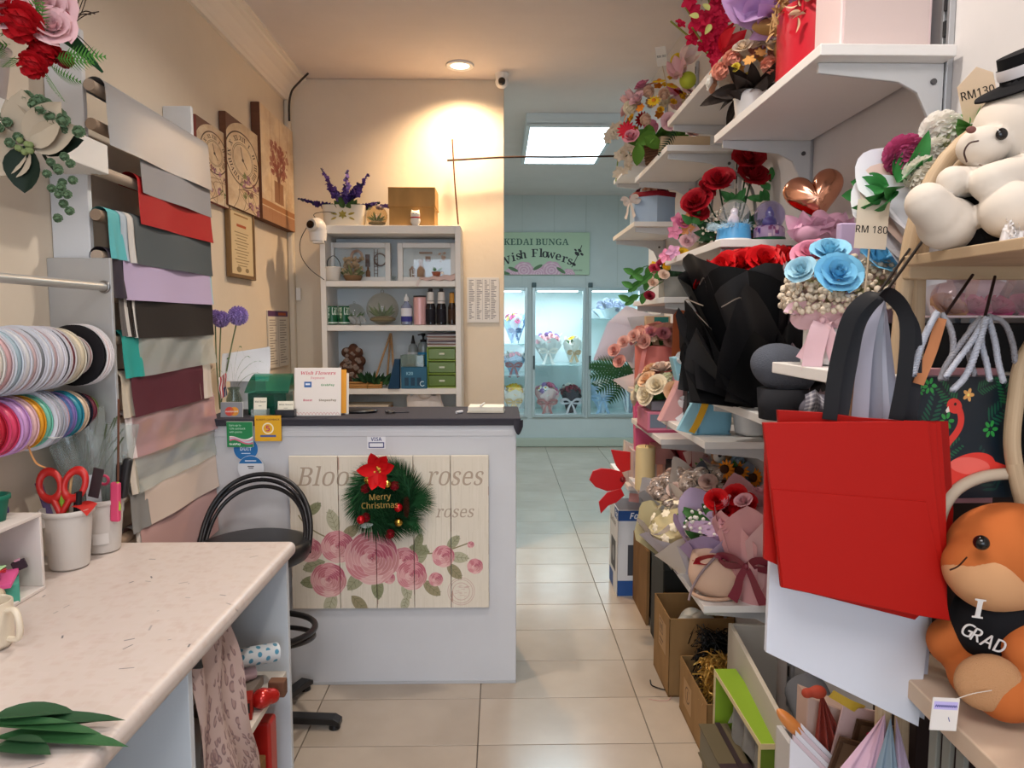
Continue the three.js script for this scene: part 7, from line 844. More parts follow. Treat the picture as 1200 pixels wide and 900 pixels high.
  const pd = thing('plaid_bow', 'grey and white plaid fabric bow under the short shelf', 'bow', [at(945, 465, 1.56)[0] + 0.02, SH.H + 0.0005, -1.535]); part('fabric', surf((u, v) => [(u - 0.5) * 0.11 * (1 - 0.25 * v), 0.062 * v + 0.012 * Math.sin(u * 7) * v, 0.03 * Math.sin(v * 2.6) + 0.012 * Math.sin(u * 11)], 22, 8), printed(canvas(128, 128, (c) => { c.fillStyle = '#a9a6b4'; c.fillRect(0, 0, 128, 128); c.fillStyle = 'rgba(90,90,105,0.45)'; for (let i = 0; i < 8; i++) { c.fillRect(i * 16, 0, 8, 128); c.fillRect(0, i * 16, 128, 8); } c.fillStyle = 'rgba(240,240,245,0.3)'; for (let i = 0; i < 8; i++) { c.fillRect(i * 16 + 9, 0, 5, 128); c.fillRect(0, i * 16 + 9, 128, 5); } }), 0.8), pd); part('base', tf(sph(0.05, 18, 12), [0, 0.03, -0.02], [0, 0, 0], [1.1, 0.6, 0.8]), mat('#6d6a76', 0.8), pd);
}
tag('cream hand-lettered tag reading RM 180 behind the blue roses', 1022, 263, 1.15, 0.052, 0.078, 'RM 180', { size: 0.0115, ty: -0.008, color: '#e0d3bf', roll: -0.05, stick: [0, 0.1] });
tag('cream hand-lettered tag reading RM130 above the pompon bouquet', 1146, 110, 1.18, 0.062, 0.085, 'RM130', { size: 0.0135, ty: 0.002, color: '#dcc4a8', roll: 0.26, peak: true, stick: [-0.02, 0.16] });
{ // pompon bouquet
  const p = [0.80, SH.P + 0.0005, -1.235], t = bunch('bouquet', 'white paper bouquet of a pink pompon and white carnations under the RM130 tag', p, { h: 0.25, r0: 0.02, r1: 0.085, paper: ['#e9e7ea', '#ecd9cc', '#e4e4ea', '#f0eef0'], n: 7, seed: 23, span: 1.5, point: 0.45 });
  const A = (n, g, m, px, py, d, s, rot = [0.7, 0, 0.3]) => { const a = at(px, py, d), o = part(n, g, m, t); o.position.set(a[0] - p[0], a[1] - p[1], a[2] - p[2]); o.rotation.set(...rot); o.scale.setScalar(s); };
  const pp = pomponGeo(0.035, 130, 8, 0.26); A('pink_pompon', pp, mat('#b8517c', 0.7), 1061, 182, 1.17, 0.98); A('white_carnation', pp, cWhite, 1103, 153, 1.2, 0.95); A('white_carnation', pp, mat('#e9e6dc', 0.7), 1098, 176, 1.17, 0.62); A('white_carnation', pp, mat('#efeadd', 0.7), 1080, 203, 1.14, 0.8); A('pink_pompon', pp, mat('#bd6288', 0.7), 1116, 168, 1.2, 0.5); A('leaves', sprayGeo(14, 0.02, 0.06, 0.03, 5, 0.2), mat('#3f8a48', 0.5), 1048, 216, 1.16, 1, [0.6, 0, 0.8]); A('leaves', sprayGeo(10, 0.015, 0.04, 0.022, 6, 0.5), mat('#5a9a4e', 0.5), 1136, 150, 1.18, 1); A('leaves', sprayGeo(16, 0.02, 0.03, 0.012, 7, 0.6), mat('#8a936a', 0.6), 1083, 178, 1.18, 1);
  [[1020, 200, -1.1, '#e6e6ec'], [1024, 218, -0.9, '#e9cfc0'], [1012, 232, -1.0, '#ebebef'], [1035, 250, -0.6, '#e2e2e8'], [1075, 235, -0.1, '#e6e6ea']].forEach(([px, py, rz, c], i) => { const a = at(px, py, 1.18); part('wrapping_sheet', tf(surf((u, v) => { const s = (u - 0.5) * 2; return [s * 0.05 * (0.5 + 0.6 * v), -0.13 + 0.17 * v * (1 - 0.25 * s * s), 0.03 * s * s - 0.02 * v]; }, 8, 6), [a[0] - p[0] + 0.02, a[1] - p[1], a[2] - p[2] + 0.004 * i], [0, 0, -rz * 0.55 + 0.0]), mat(c, 0.6), t); });
}

// ---------- middle shelves of the right wall ----------
{ // pink hat box of roses
  const t = potted('hat_box', 'coral pink hat box heaped with blush roses on the far middle shelf', on('K', 772, 3.36), { cat: 'box', r: 0.11, h: 0.2, prof: [[0, 0.001], [0.108, 0.001], [0.11, 0.005], [0.11, 0.2], [0.104, 0.2], [0, 0.18]], seg: 40, mat: mat('#d9827c', 0.55), seed: 31, R: 0.13, H: 0.08, leaves: 8, flowers: [['rose', G.rose, mat('#e6b0a4', 0.7), 22, 1.15], ['rose', G.rose, mat('#d993a0', 0.7), 8, 1.15], ['small_flower', G.small, cCream, 8, 1]] });
  stuffed(part('raffia', scatter(26, 4, (q) => ribbon([[-0.13 + 0.05 * q(), 0.2, 0.06], [-0.05 + 0.08 * q(), 0.29, 0.09], [0.03 + 0.1 * q(), 0.27 + 0.03 * q(), 0.1], [0.1 + 0.04 * q(), 0.21, 0.08]], 0.0025, [0, 1, 0], 8)), mat('#dcae96', 0.7), t)); part('ribbon_tail', ribbon([[-0.08, 0.2, 0.09], [-0.1, 0.1, 0.1], [-0.115, 0.0, 0.1], [-0.125, -0.04, 0.09]], 0.02, [1, 0, 0.4], 10), mat('#d98a86', 0.5), t);
  for (const [px, py] of [[722, 412], [733, 402], [728, 425], [745, 395]]) { const a = at(px, py, 3.26), f = part('rose', G.rose[px % 3], mat(px % 2 ? '#e9b9ae' : '#e3a79c', 0.7), t); f.position.set(a[0] - t.position.x, a[1] - t.position.y, 0.08); f.rotation.set(1, 0, 0.6); f.scale.setScalar(1.1); }
}
{ // white paper bouquet pointing into the doorway
  const p = [at(745, 440, 3.6)[0] + 0.02, SH.K + 0.0005, -3.62], t = thing('bouquet', 'large white paper bouquet with palm leaves reaching into the doorway', 'bouquet', p); const L = (px, py, d) => { const a = at(px, py, d); return [a[0] - p[0], a[1] - p[1], a[2] - p[2]]; };
  const quad = (a, b, c, e, bend, m) => part('wrapping_sheet', surf((u, v) => [0, 1, 2].map((k) => (a[k] * (1 - u) + b[k] * u) * (1 - v) + (e[k] * (1 - u) + c[k] * u) * v + (k === 2 ? bend * Math.sin(u * 3.14) * Math.sin(v * 3.14) : 0)), 8, 8), m, t);
  quad(L(695, 422, 3.5), L(712, 378, 3.55), L(768, 385, 3.6), L(748, 425, 3.6), 0.03, mat('#dddbe9', 0.5)); quad(L(712, 378, 3.56), L(734, 358, 3.58), L(775, 372, 3.62), L(762, 400, 3.62), 0.04, mat('#e6e3ee', 0.5)); quad(L(735, 372, 3.5), L(775, 368, 3.5), L(778, 400, 3.55), L(748, 405, 3.55), 0.02, mat('#c8cfd6', 0.5)); quad(L(718, 445, 3.4), L(750, 470, 3.4), L(762, 462, 3.45), L(752, 435, 3.45), 0.02, mat('#d6d4d2', 0.6));
  part('stem_bundle', cyl(0.04, 0.07, 0.2, 14), mat('#d0ccd8', 0.6), t); const fm = mat('#2c5a36', 0.6); [[700, 428, 2.0], [695, 440, 1.7], [705, 445, 2.3], [728, 440, -1.6], [722, 448, 2.6], [690, 415, 1.45], [735, 452, -2.0]].forEach(([px, py, a], i) => part('palm_leaf', tf(fernGeo(0.2, 14, 0.35), L(742, 432, 3.45), [0, 0, a - 0.2 + 0.05 * i]), fm, t));
}
{ // white and pink roses
  const t = potted('flower_basket', 'round arrangement of white, pink and peach roses in a low grey box', [at(782, 470, 2.95)[0], SH.J + 0.0865, -2.95], { box: true, r: 0.085, h: 0.04, mat: mat('#7c7d86', 0.6), seed: 41, R: 0.12, H: 0.13, lift: 0.0, cut: 1.05, leaves: 20, flowers: [['rose', G.bigRose, cCream, 8, 0.95], ['rose', G.bigRose, mat('#e7d2c4', 0.7), 6, 0.95], ['rose', G.bigRose, mat('#df8fa2', 0.65), 4, 0.9], ['rose', G.bigRose, mat('#ecc59f', 0.7), 3, 0.9], ['carnation', G.carn, mat('#dfe0bf', 0.7), 5, 1]] });
  const b = thing('gift_carton', 'pink carton box with a small grey label under the rose arrangement', 'box', [t.position.x + 0.02, SH.J + 0.0005, -2.95]); part('carton', bc(0.25, 0.085, 0.22, 0.003), mat('#c9788f', 0.6), b); part('label', bx(-0.115, -0.05, 0.02, 0.075, 0.1105, 0.112, 0), mat('#6d7888', 0.5), b); part('band', bx(-0.1255, 0.1255, 0.0, 0.01, -0.1105, 0.1105, 0), mat('#9a3f5c', 0.6), b);
  const pb = thing('pink_bag', 'bright pink gift bag with a flat bow at the shelf corner', 'bag', [at(756, 510, 3.3)[0], SH.L + 0.18, -3.36]); part('bag', prism([[-0.04, 0], [0.055, 0], [0.07, 0.3], [-0.05, 0.29]], 0.05, 0.002), mat('#d65f8a', 0.5), pb); part('bow', tf(bowGeo(0.05, 0.035), [0.0, 0.26, 0.06]), mat('#e0709a', 0.45), pb); part('handle', tube([[-0.02, 0.29, 0.02], [-0.01, 0.35, 0.02], [0.03, 0.35, 0.02], [0.045, 0.29, 0.02]], 0.003, 16, 6), mat('#c24a78', 0.5), pb);
  const st = thing('gift_box', 'pale box standing under the bright pink gift bag', 'box', [pb.position.x + 0.01, SH.L + 0.0005, -3.42]); part('carton', bc(0.12, 0.178, 0.2, 0.003), mat('#c8b7b4', 0.6), st);
}
{ // goods on shelves I and H edge
  const b = thing('gift_bag', 'light blue gift bag with a yellow ribbon standing on the middle shelf', 'bag', on('I', 835, 2.28)); const bm = mat('#7db3cc', 0.55); part('bag', surf((u, v) => { const a = u * 6.2832, k = 1 + 0.18 * Math.sin(v * 2.2) - 0.05 * v, sx = Math.sign(Math.cos(a)) * Math.abs(Math.cos(a)) ** 0.6, sz = Math.sign(Math.sin(a)) * Math.abs(Math.sin(a)) ** 0.6; return [sx * 0.058 * k + 0.003 * Math.sin(v * 9 + a), 0.002 + 0.175 * v + 0.018 * v * Math.sin(a * 3), sz * 0.045 * k]; }, 40, 10), bm, b); part('base', bx(-0.055, 0.055, 0.0, 0.004, -0.043, 0.043, 0), bm, b); part('ribbon', ribbon([[-0.012, 0.2, 0.04], [-0.03, 0.12, 0.062], [-0.06, 0.04, 0.062], [-0.075, 0.01, 0.055]], 0.022, [1, 0.3, 0], 12), mat('#d9a52e', 0.5), b); part('side_flap', prism([[-0.115, 0.015], [-0.055, 0.0], [-0.02, 0.17], [-0.035, 0.17]], 0.02, 0.001).translate(0, 0, 0.02), mat('#8fc0d2', 0.55), b);
  const wp = thing('flower_pot', 'empty white tapered pot beside the light blue gift bag', 'pot', on('I', 886, 2.24)); part('pot', lathe([[0, 0.001], [0.052, 0.001], [0.056, 0.01], [0.072, 0.12], [0.068, 0.12], [0.05, 0.006], [0, 0.006]]), mat('#cfcfd0', 0.5), wp); part('inner_sleeve', tf(lathe([[0.05, 0.02], [0.062, 0.118]], 4), [0.045, 0, 0.02], [0, 0.5, 0]), mat('#c2c2c6', 0.6), wp);
  const pk = thing('gift_pouch', 'triangular dusty pink pouch with a white satin bow', 'pouch', on('I', 797, 2.62)); part('pouch', prism([[-0.075, 0], [0.045, 0], [0.02, 0.145], [-0.005, 0.15]], 0.05, 0.004), mat('#cf9c9c', 0.6), pk); part('bow', tf(bowGeo(0.045, 0.03), [0.035, 0.05, 0.06], [0, 0, -0.4]), mat('#dcd8dc', 0.35), pk);
  const bk = thing('gift_box', 'black gift box behind the pink pouch on the middle shelf', 'box', on('I', 822, 2.56)); part('carton', bc(0.12, 0.13, 0.1, 0.003), mat('#141416', 0.4), bk); part('lid', bx(-0.063, 0.063, 0.13, 0.155, -0.053, 0.053, 0.002), mat('#1c1c1f', 0.4), bk);
  const lb = thing('gift_pouch', 'pale blue satin bow pouch half behind the black sheets', 'pouch', [at(826, 440, 2.42)[0], SH.I + 0.1565, -2.55]); part('pouch', prism([[-0.07, 0], [0.06, 0], [0.07, 0.05], [0.0, 0.09], [-0.09, 0.075]], 0.05, 0.004), mat('#8ebdcd', 0.5), lb); part('bow', tf(bowGeo(0.04, 0.04), [-0.03, 0.07, 0.06]), mat('#dfe2e4', 0.5), lb);
  const gr = thing('gift_pouch', 'mauve grey pouch with a ribbon tie beside the pink hat box', 'pouch', on('J', 818, 2.95)); part('pouch', blobs([{ a: [0, 0.06, 0], r: 0.06, s: [1.1, 1, 0.8] }, { a: [0, 0.2, 0], r: 0.075, s: [1, 0.8, 0.7] }, { a: [0.02, 0.3, 0], r: 0.06, s: [1.1, 0.8, 0.7] }], 0.009, 0.03), mat('#c1a9a9', 0.7), gr); part('tie', tf(bx(-0.012, 0.012, 0.3, 0.4, 0.02, 0.03, 0.004), [0.03, 0, 0.0], [0, 0, 0.08]), mat('#c9a29a', 0.6), gr);
  const mb = thing('gift_box', 'tall maroon box behind the pink hat box of roses', 'box', on('J', 828, 3.12)); part('carton', bc(0.13, 0.5, 0.1, 0.003), mat('#7b1c38', 0.6), mb); const of = thing('envelope', 'orange folded card between the hat box of roses and the maroon box', 'card', [at(795, 385, 3.2)[0], SH.J + 0.0005, -3.22]); part('card', prism([[-0.03, 0], [0.03, 0], [0.05, 0.56], [-0.02, 0.48]], 0.004), mat('#c9744a', 0.6), of); const tg = thing('gift_box', 'teal and cream patterned box under the grey tulip pot', 'box', [at(772, 372, 3.45)[0], SH.K + 0.0005, -3.5]); part('carton', bc(0.12, 0.34, 0.08, 0.003), mat('#c7b193', 0.6), tg); part('panel', bx(-0.02, 0.05, 0.25, 0.335, 0.0405, 0.042, 0), mat('#2f7d78', 0.6), tg);
}
// ---------- low shelves ----------
{
  const c = thing('candle', 'thick cream pillar candle at the end of the low shelf', 'candle', on('M', 759, 3.08)); part('wax', lathe([[0, 0.001], [0.042, 0.001], [0.044, 0.005], [0.043, 0.19], [0.036, 0.196], [0.01, 0.19], [0, 0.19]], 32), mat('#dcc797', 0.5), c); part('wick', rod([0, 0.19, 0], [0.002, 0.205, 0], 0.0015, 5), mat('#2b2522', 0.8), c);
  const bx1 = thing('gift_box', 'pink lidded gift box on the low shelf beside the candle', 'box', on('M', 793, 3.2)); part('base', bc(0.13, 0.1, 0.12, 0.003), mat('#c2988c', 0.6), bx1); part('lid', bx(-0.1, 0.1, 0.102, 0.18, -0.07, 0.07, 0.003), mat('#c78f8b', 0.6), bx1);
  const fr = thing('framed_picture', 'black framed red picture standing on the low shelf', 'frame', on('M', 806, 2.98)); part('frame', bx(-0.055, 0.055, 0, 0.12, -0.006, 0, 0.002), mat('#131416', 0.4), fr); part('picture', bx(-0.04, 0.03, 0.06, 0.1, 0.0005, 0.002, 0), mat('#8f1a1e', 0.6), fr);
  const wr = bunch('bouquet', 'rose red and white ribboned bouquet lying above the black frame', [at(818, 545, 2.9)[0], SH.M + 0.13, -2.98], { h: 0.11, r0: 0.04, r1: 0.1, paper: ['#b06068', '#c9aeb0', '#8a2030'], seed: 51, flowers: [['rose', G.rose, mat('#b02838', 0.6), 5, 1]] }); const sup = thing('gift_box', 'dark box behind the black framed picture', 'box', [wr.position.x, SH.M + 0.0005, -3.08]); part('carton', bc(0.16, 0.128, 0.16, 0.003), mat('#1b1d24', 0.5), sup);
  const rf = thing('paper_flower', 'large red foil flower with broad petals hanging at the shelf end', 'decoration', at(712, 566, 3.3)); const rm = mat('#c8151b', 0.35); const fo = (pts) => part('petal', tf(prism(pts.map(([x, y]) => { const a = at(x, y, 3.3); return [a[0] - rf.position.x, a[1] - rf.position.y]; }), 0.006, 0.002)), rm, rf); fo([[716, 527], [738, 530], [738, 550], [728, 553], [722, 545]]); fo([[716, 550], [728, 553], [733, 563], [727, 572], [712, 575], [698, 570], [691, 562], [695, 552], [704, 549]]); fo([[727, 572], [731, 580], [722, 588], [712, 592], [704, 601], [702, 588], [712, 577]]); part('centre', tf(sph(0.014, 12, 8), [0.07, 0.02, 0.01]), mat('#7c1016', 0.4), rf);
  const wc = thing('gift_bag', 'cream and white paper bags standing on the far low shelf', 'bag', on('L', 752, 3.5)); part('bag', prism([[-0.09, 0], [0.05, 0], [0.05, 0.13], [-0.08, 0.2]], 0.05, 0.002), mat('#d2c7bc', 0.6), wc); part('rosette', tf(G.rose[0].clone(), [0.04, 0.06, 0.06], [1.2, 0, 0], 0.9), mat('#4a3a34', 0.6), wc); part('ribbon_tail', ribbon([[0.0, 0.08, 0.06], [-0.03, 0.0, 0.07], [-0.04, -0.1, 0.07]], 0.05, [1, 0, 0.2], 8), mat('#d09a96', 0.6), wc);
  // sunflowers with a small bear
  const sf = bunch('bouquet', 'bouquet of orange sunflowers at the back of the low shelf', [at(862, 580, 2.42)[0], SH.N + 0.0005, -2.5], { h: 0.36, r0: 0.05, r1: 0.1, paper: ['#b9a9c4', '#8e98a4', '#39414c'], seed: 53 }); [[848, 568], [866, 552], [872, 575], [850, 550], [884, 560]].forEach(([px, py], i) => { const a = at(px, py, 2.4), f = part('sunflower', G.daisy[0], mat('#e0861c', 0.6), sf); f.position.set(a[0] - sf.position.x, a[1] - sf.position.y, 0.1); f.rotation.set(1.1, 0, 0.3 * i); f.scale.setScalar(1.25); part('flower_centre', tf(sph(0.013, 10, 8), [0, 0.004, 0]), cBrown, f); });
  const sbp = at(852, 537, 2.5), sb = thing('teddy_bear', 'small brown and white teddy bear peeping over the sunflowers', 'soft toy', [sbp[0], SH.N + 0.0005, -2.58]); const hy = sbp[1] - SH.N; part('body', blobs([{ a: [0.015, hy, 0], r: 0.042, s: [1.15, 0.9, 1] }, { a: [0, hy - 0.09, -0.01], r: 0.055, s: [1, 1.2, 0.9] }, { a: [-0.02, hy + 0.036, 0], r: 0.014 }, { a: [0.045, hy + 0.036, 0], r: 0.014 }], 0.006, 0.015), mat('#a97a52', 0.9), sb); part('muzzle', tf(sph(0.022, 14, 10), [-0.014, hy - 0.005, 0.034]), mat('#e0dcd6', 0.9), sb); part('nose', tf(sph(0.007, 10, 8), [-0.018, hy + 0.004, 0.054]), mat('#17130f', 0.4), sb); for (const s of [-1, 1]) part('eye', tf(sph(0.0045, 8, 6), [-0.008 + s * 0.02, hy + 0.018, 0.038]), mat('#120f0d', 0.3), sb); const sbb = thing('gift_box', 'dark box holding up the small teddy behind the sunflowers', 'box', [sbp[0] + 0.05, SH.N + 0.0005, -2.66]); part('carton', bc(0.2, 0.24, 0.03, 0.003), mat('#23262e', 0.6), sbb);
}
{ // the crowd of wrapped bouquets on the lowest shelf; P() stands each at its depth, tilted to the aisle
  const P = (px, d, y = 0.0005) => [at(px, 600, d)[0], SH.N + y, -d];
  bunch('bouquet', 'silver and cream wrapped bouquet with foil flowers at the shelf edge', P(812, 2.6), { h: 0.3, r0: 0.05, r1: 0.12, paper: ['#b9b6b8', '#d2c6ba', '#a7a9b0'], seed: 61, tilt: [0.1, 0.28], flowers: [['foil_flower', G.carn, mat('#d8c9be', 0.25, { metalness: 0.5 }), 12, 1.1], ['rose', G.rose, mat('#d9bfb4', 0.6), 5, 1]] });
  bunch('bouquet', 'pale champagne foil bouquet behind the lilac wrapped roses', P(836, 2.48), { h: 0.34, r0: 0.05, r1: 0.12, paper: ['#c9bfb6', '#9e9a9c', '#d7cdc8'], seed: 63, tilt: [0.05, 0.1], flowers: [['foil_flower', G.carn, mat('#dcd0c6', 0.22, { metalness: 0.55 }), 12, 1.2], ['rose', G.rose, mat('#c7a79c', 0.6), 5, 1.1]] });
  bunch('bouquet', 'olive cream wrapped bouquet in clear film leaning over the shelf edge', P(812, 2.4), { h: 0.24, r0: 0.05, r1: 0.13, paper: ['#b7ab84', '#d9cfc4', '#c5bfc9'], seed: 65, tilt: [0.2, 0.35], flowers: [['small_flower', G.small, cCream, 12, 1], ['rose', G.rose, mat('#dcc9c0', 0.7), 4, 0.9]] });
  const fl = thing('cellophane_bouquet', 'clear cellophane bunch hanging over the lowest shelf', 'bouquet', P(800, 2.42)); part('film', surf((u, v) => { const a = u * 6.2832, r = 0.04 + 0.06 * v + 0.008 * Math.sin(a * 7); return [Math.cos(a) * r - 0.06 * v, 0.005 + 0.16 * v + 0.02 * Math.sin(a * 5), Math.sin(a) * r]; }, 40, 8), mat('#d9d3e0', 0.12, { transmission: 0.6, thickness: 0 }), fl); part('core', tf(blobs([{ a: [0, 0.05, 0], r: 0.04 }, { a: [-0.03, 0.12, 0], r: 0.045 }], 0.008, 0.02)), mat('#c4aba6', 0.8), fl);
  const l = bunch('bouquet', 'lilac paper bouquet of bright red roses with a red satin bow', P(852, 2.26), { h: 0.29, r0: 0.045, r1: 0.11, paper: ['#b49cbd', '#c3b0cc', '#a690b4'], n: 6, seed: 67, tilt: [0.22, 0.25], breath: 60, green: 6 }); [[840, 588], [862, 582], [852, 600], [874, 592]].forEach(([px, py], i) => { const a = at(px, py, 2.15), v = l.worldToLocal(V(...a)); const f = part('rose', G.bigRose[i % 2], mat('#c5141a', 0.5), l); f.position.copy(v); f.rotation.set(0.6, 0, 0.2); f.scale.setScalar(0.78); }); const lbw = part('bow', bowGeo(0.07, 0.045), mat('#9f1420', 0.4), l); lbw.position.set(-0.015, 0.16, 0.1);
  const pk = bunch('bouquet', 'pink paper bouquet tied with a maroon bow at the near shelf end', P(890, 2.13), { h: 0.34, r0: 0.05, r1: 0.115, paper: ['#d9a2a4', '#e0b1b0', '#cf9698'], n: 7, seed: 69, tilt: [0.05, 0.1], flowers: [['rose', G.rose, mat('#dfa6ae', 0.6), 7, 0.95], ['foil_flower', G.carn, mat('#e2d4d4', 0.4), 3, 0.8]], bow: '#7b2638', bowSize: 0.075, bowTurn: -0.6 });
  const bl = bunch('bouquet', 'pale blue and grey wrapped bunch next to the red gift bags', P(862, 2.52), { h: 0.38, r0: 0.04, r1: 0.08, paper: ['#9db2c4', '#59626c', '#b9c4cc'], seed: 71, tilt: [0, 0.05], flowers: [['carnation', G.carn, mat('#9fb6c8', 0.7), 7, 1]], green: 8 });
  const pc = thing('fabric_pouch', 'round peach fabric pouch with a beaded cord on the lowest shelf', 'pouch', P(838, 2.16)); part('pouch', blobs([{ a: [0, 0.075, 0], r: 0.075, s: [1.05, 1, 0.85] }, { a: [0.03, 0.055, 0], r: 0.06 }, { a: [-0.02, 0.13, 0], r: 0.045 }], 0.008, 0.03), mat('#d6b39c', 0.75), pc); part('hem', tf(new THREE.TorusGeometry(0.062, 0.006, 8, 36), [0, 0.008, 0], [Math.PI / 2, 0, 0], [1.05, 0.9, 1]), mat('#cda88f', 0.8), pc); part('cord', tube([[-0.01, 0.15, 0.06], [-0.06, 0.09, 0.06], [-0.085, 0.03, 0.05], [-0.09, 0.005, 0.05]], 0.004, 20, 6), mat('#8f7d80', 0.5), pc);
}
// ---------- on the floor under the shelves ----------
const fY = 0.0005;
{
  const a = atY(743, 696, 0), t = thing('appliance_box', 'white and blue carton of a fogging machine with its top open on the floor', 'box', [0.735, fY, -3.72]); const w = 0.24, h = 0.46, cw = mat('#cfd4da', 0.6);
  part('carton', mg([bx(-w / 2, -w / 2 + 0.004, 0, h, -0.13, 0.13, 0.001), bx(w / 2 - 0.004, w / 2, 0, h, -0.13, 0.13, 0.001), bx(-w / 2, w / 2, 0, h, 0.126, 0.13, 0.001), bx(-w / 2, w / 2, 0, h, -0.13, -0.126, 0.001), bx(-w / 2, w / 2, 0, 0.3, -0.12, 0.12, 0)]), cw, t);
  const tex = (front) => printed(canvas(256, 440, (c, W, H) => { c.fillStyle = '#d3d8de'; c.fillRect(0, 0, W, H); c.fillStyle = '#1d4f94'; c.fillRect(0, H * 0.82, W * 0.5, H * 0.18); c.fillRect(front ? 0 : W * 0.6, 0, front ? W : W * 0.4, H * 0.12); c.fillStyle = '#2a2d33'; c.font = 'bold 42px sans-serif'; c.fillText(front ? '' : 'Machine', 20, 100); c.fillStyle = '#f0f4fa'; c.font = 'italic bold 44px sans-serif'; c.fillText('Fog', front ? 60 : 170, 42); c.fillStyle = '#3a3f48'; c.fillRect(W * 0.22, H * 0.4, W * 0.55, H * 0.36); c.fillStyle = '#8a9098'; c.beginPath(); c.arc(W * 0.5, H * 0.58, 40, 0, 6.3); c.fill(); }));
  part('print', new THREE.PlaneGeometry(w * 0.99, h * 0.99).translate(0, h / 2, 0.1306), tex(true), t); part('print', tf(new THREE.PlaneGeometry(0.257, h * 0.99), [-w / 2 - 0.0006, h / 2, 0], [0, -Math.PI / 2, 0]), tex(false), t);
  const rr = thing('red_cloth', 'crumpled red foil paper inside the open fogging machine carton', 'paper', [0.765, fY + 0.305, -3.72]); part('paper', blobs([{ a: [0, 0.05, 0], r: 0.05, s: [1.3, 1, 1] }, { a: [0.04, 0.09, 0.03], r: 0.04 }, { a: [-0.03, 0.09, 0.04], r: 0.035 }], 0.008, 0.02), mat('#a3202a', 0.4), rr);
  const k1 = thing('black_case', 'tall black case on the floor behind the cardboard boxes', 'case', [0.812, fY, -3.36]); part('case', bc(0.17, 0.6, 0.3, 0.008), mat('#17181a', 0.5), k1); part('handle', tf(bc(0.01, 0.02, 0.1, 0.003), [-0.09, 0.5, 0]), mat('#303236', 0.4), k1);
  const k2 = thing('black_case', 'shorter dark case on the floor directly behind the open cardboard box', 'case', [0.795, fY, -3.03]); part('case', bc(0.2, 0.42, 0.24, 0.008), mat('#222423', 0.5), k2); part('lid', bx(-0.102, 0.102, 0.38, 0.425, -0.122, 0.122, 0.006), mat('#2b2d2c', 0.5), k2);
  const kb = mat('#a98457', 0.85, { map: T.card }), kd = mat('#8f6d47', 0.85, { map: T.card });
  const slim = thing('cardboard_box', 'flat brown cardboard piece leaning beside the tall black case', 'box', [0.70, fY, -3.40]); part('carton', bc(0.015, 0.36, 0.34, 0.002), kd, slim);
  const obox = (label, p, w, h, d) => { const t = thing('cardboard_box', label, 'box', p); part('carton', hollow(w, h, d, 0.005), kb, t); part('flap', tf(bx(0, 0.12, 0, 0.004, -d / 2, d / 2, 0), [w / 2, h, 0], [0, 0, 1.25]), kd, t); return t; };
  const b2 = obox('open brown cardboard box holding crumpled white wrap on the floor', [0.77, fY, -2.72], 0.25, 0.31, 0.26); part('print', tf(new THREE.PlaneGeometry(0.12, 0.12), [-0.1256, 0.2, 0.02], [0, -Math.PI / 2, 0]), printed(canvas(96, 96, (c) => { c.fillStyle = '#a98457'; c.fillRect(0, 0, 96, 96); c.strokeStyle = '#5c4022'; c.lineWidth = 4; c.strokeRect(10, 8, 44, 40); c.fillStyle = '#5c4022'; c.fillRect(18, 18, 10, 22); c.fillRect(36, 18, 10, 22); c.fillRect(10, 66, 50, 7); c.fillRect(10, 80, 36, 5); })), b2);
  const wv = thing('white_wrap', 'crumpled pale plastic wrap in the open cardboard box', 'wrap', [0.77, fY + 0.01, -2.72]); part('film', blobs([{ a: [0, 0.15, 0], r: 0.1, s: [0.9, 1, 0.9] }, { a: [0.03, 0.24, 0.04], r: 0.05 }, { a: [-0.04, 0.23, 0.05], r: 0.045 }, { a: [0.01, 0.22, -0.04], r: 0.05 }], 0.009, 0.02), mat('#b3b8b8', 0.4), wv);
  const b3 = obox('shallow brown cardboard box full of gold and black tinsel strips', [0.79, fY, -2.35], 0.24, 0.2, 0.34); part('print', tf(new THREE.PlaneGeometry(0.1, 0.1), [-0.1206, 0.1, -0.06], [0, -Math.PI / 2, 0]), printed(canvas(96, 96, (c) => { c.fillStyle = '#a98457'; c.fillRect(0, 0, 96, 96); c.strokeStyle = '#5c4022'; c.lineWidth = 5; c.beginPath(); c.arc(48, 44, 26, 0.4, 5.6); c.stroke(); c.fillStyle = '#5c4022'; c.fillRect(44, 30, 8, 30); })), b3);
  const curl = (n, s, cx, cz, rx, rz, y0, y1) => scatter(n, s, (q) => { const a = q() * 6.28, x = cx + (q() - 0.5) * rx, z = cz + (q() - 0.5) * rz, y = y0 + q() * (y1 - y0), l = 0.03 + q() * 0.03; return ribbon([[x - Math.cos(a) * l, y, z - Math.sin(a) * l], [x - 0.03 * q(), y + 0.04 * q(), z + 0.05 * (q() - 0.5)], [x + Math.cos(a) * l * 0.6, y + 0.04 * q(), z + Math.sin(a) * l * 0.6], [x + Math.cos(a) * l, y - 0.02 * q(), z + Math.sin(a) * l]], 0.0045, [q() - 0.5, 1, q() - 0.5], 8, 2); });
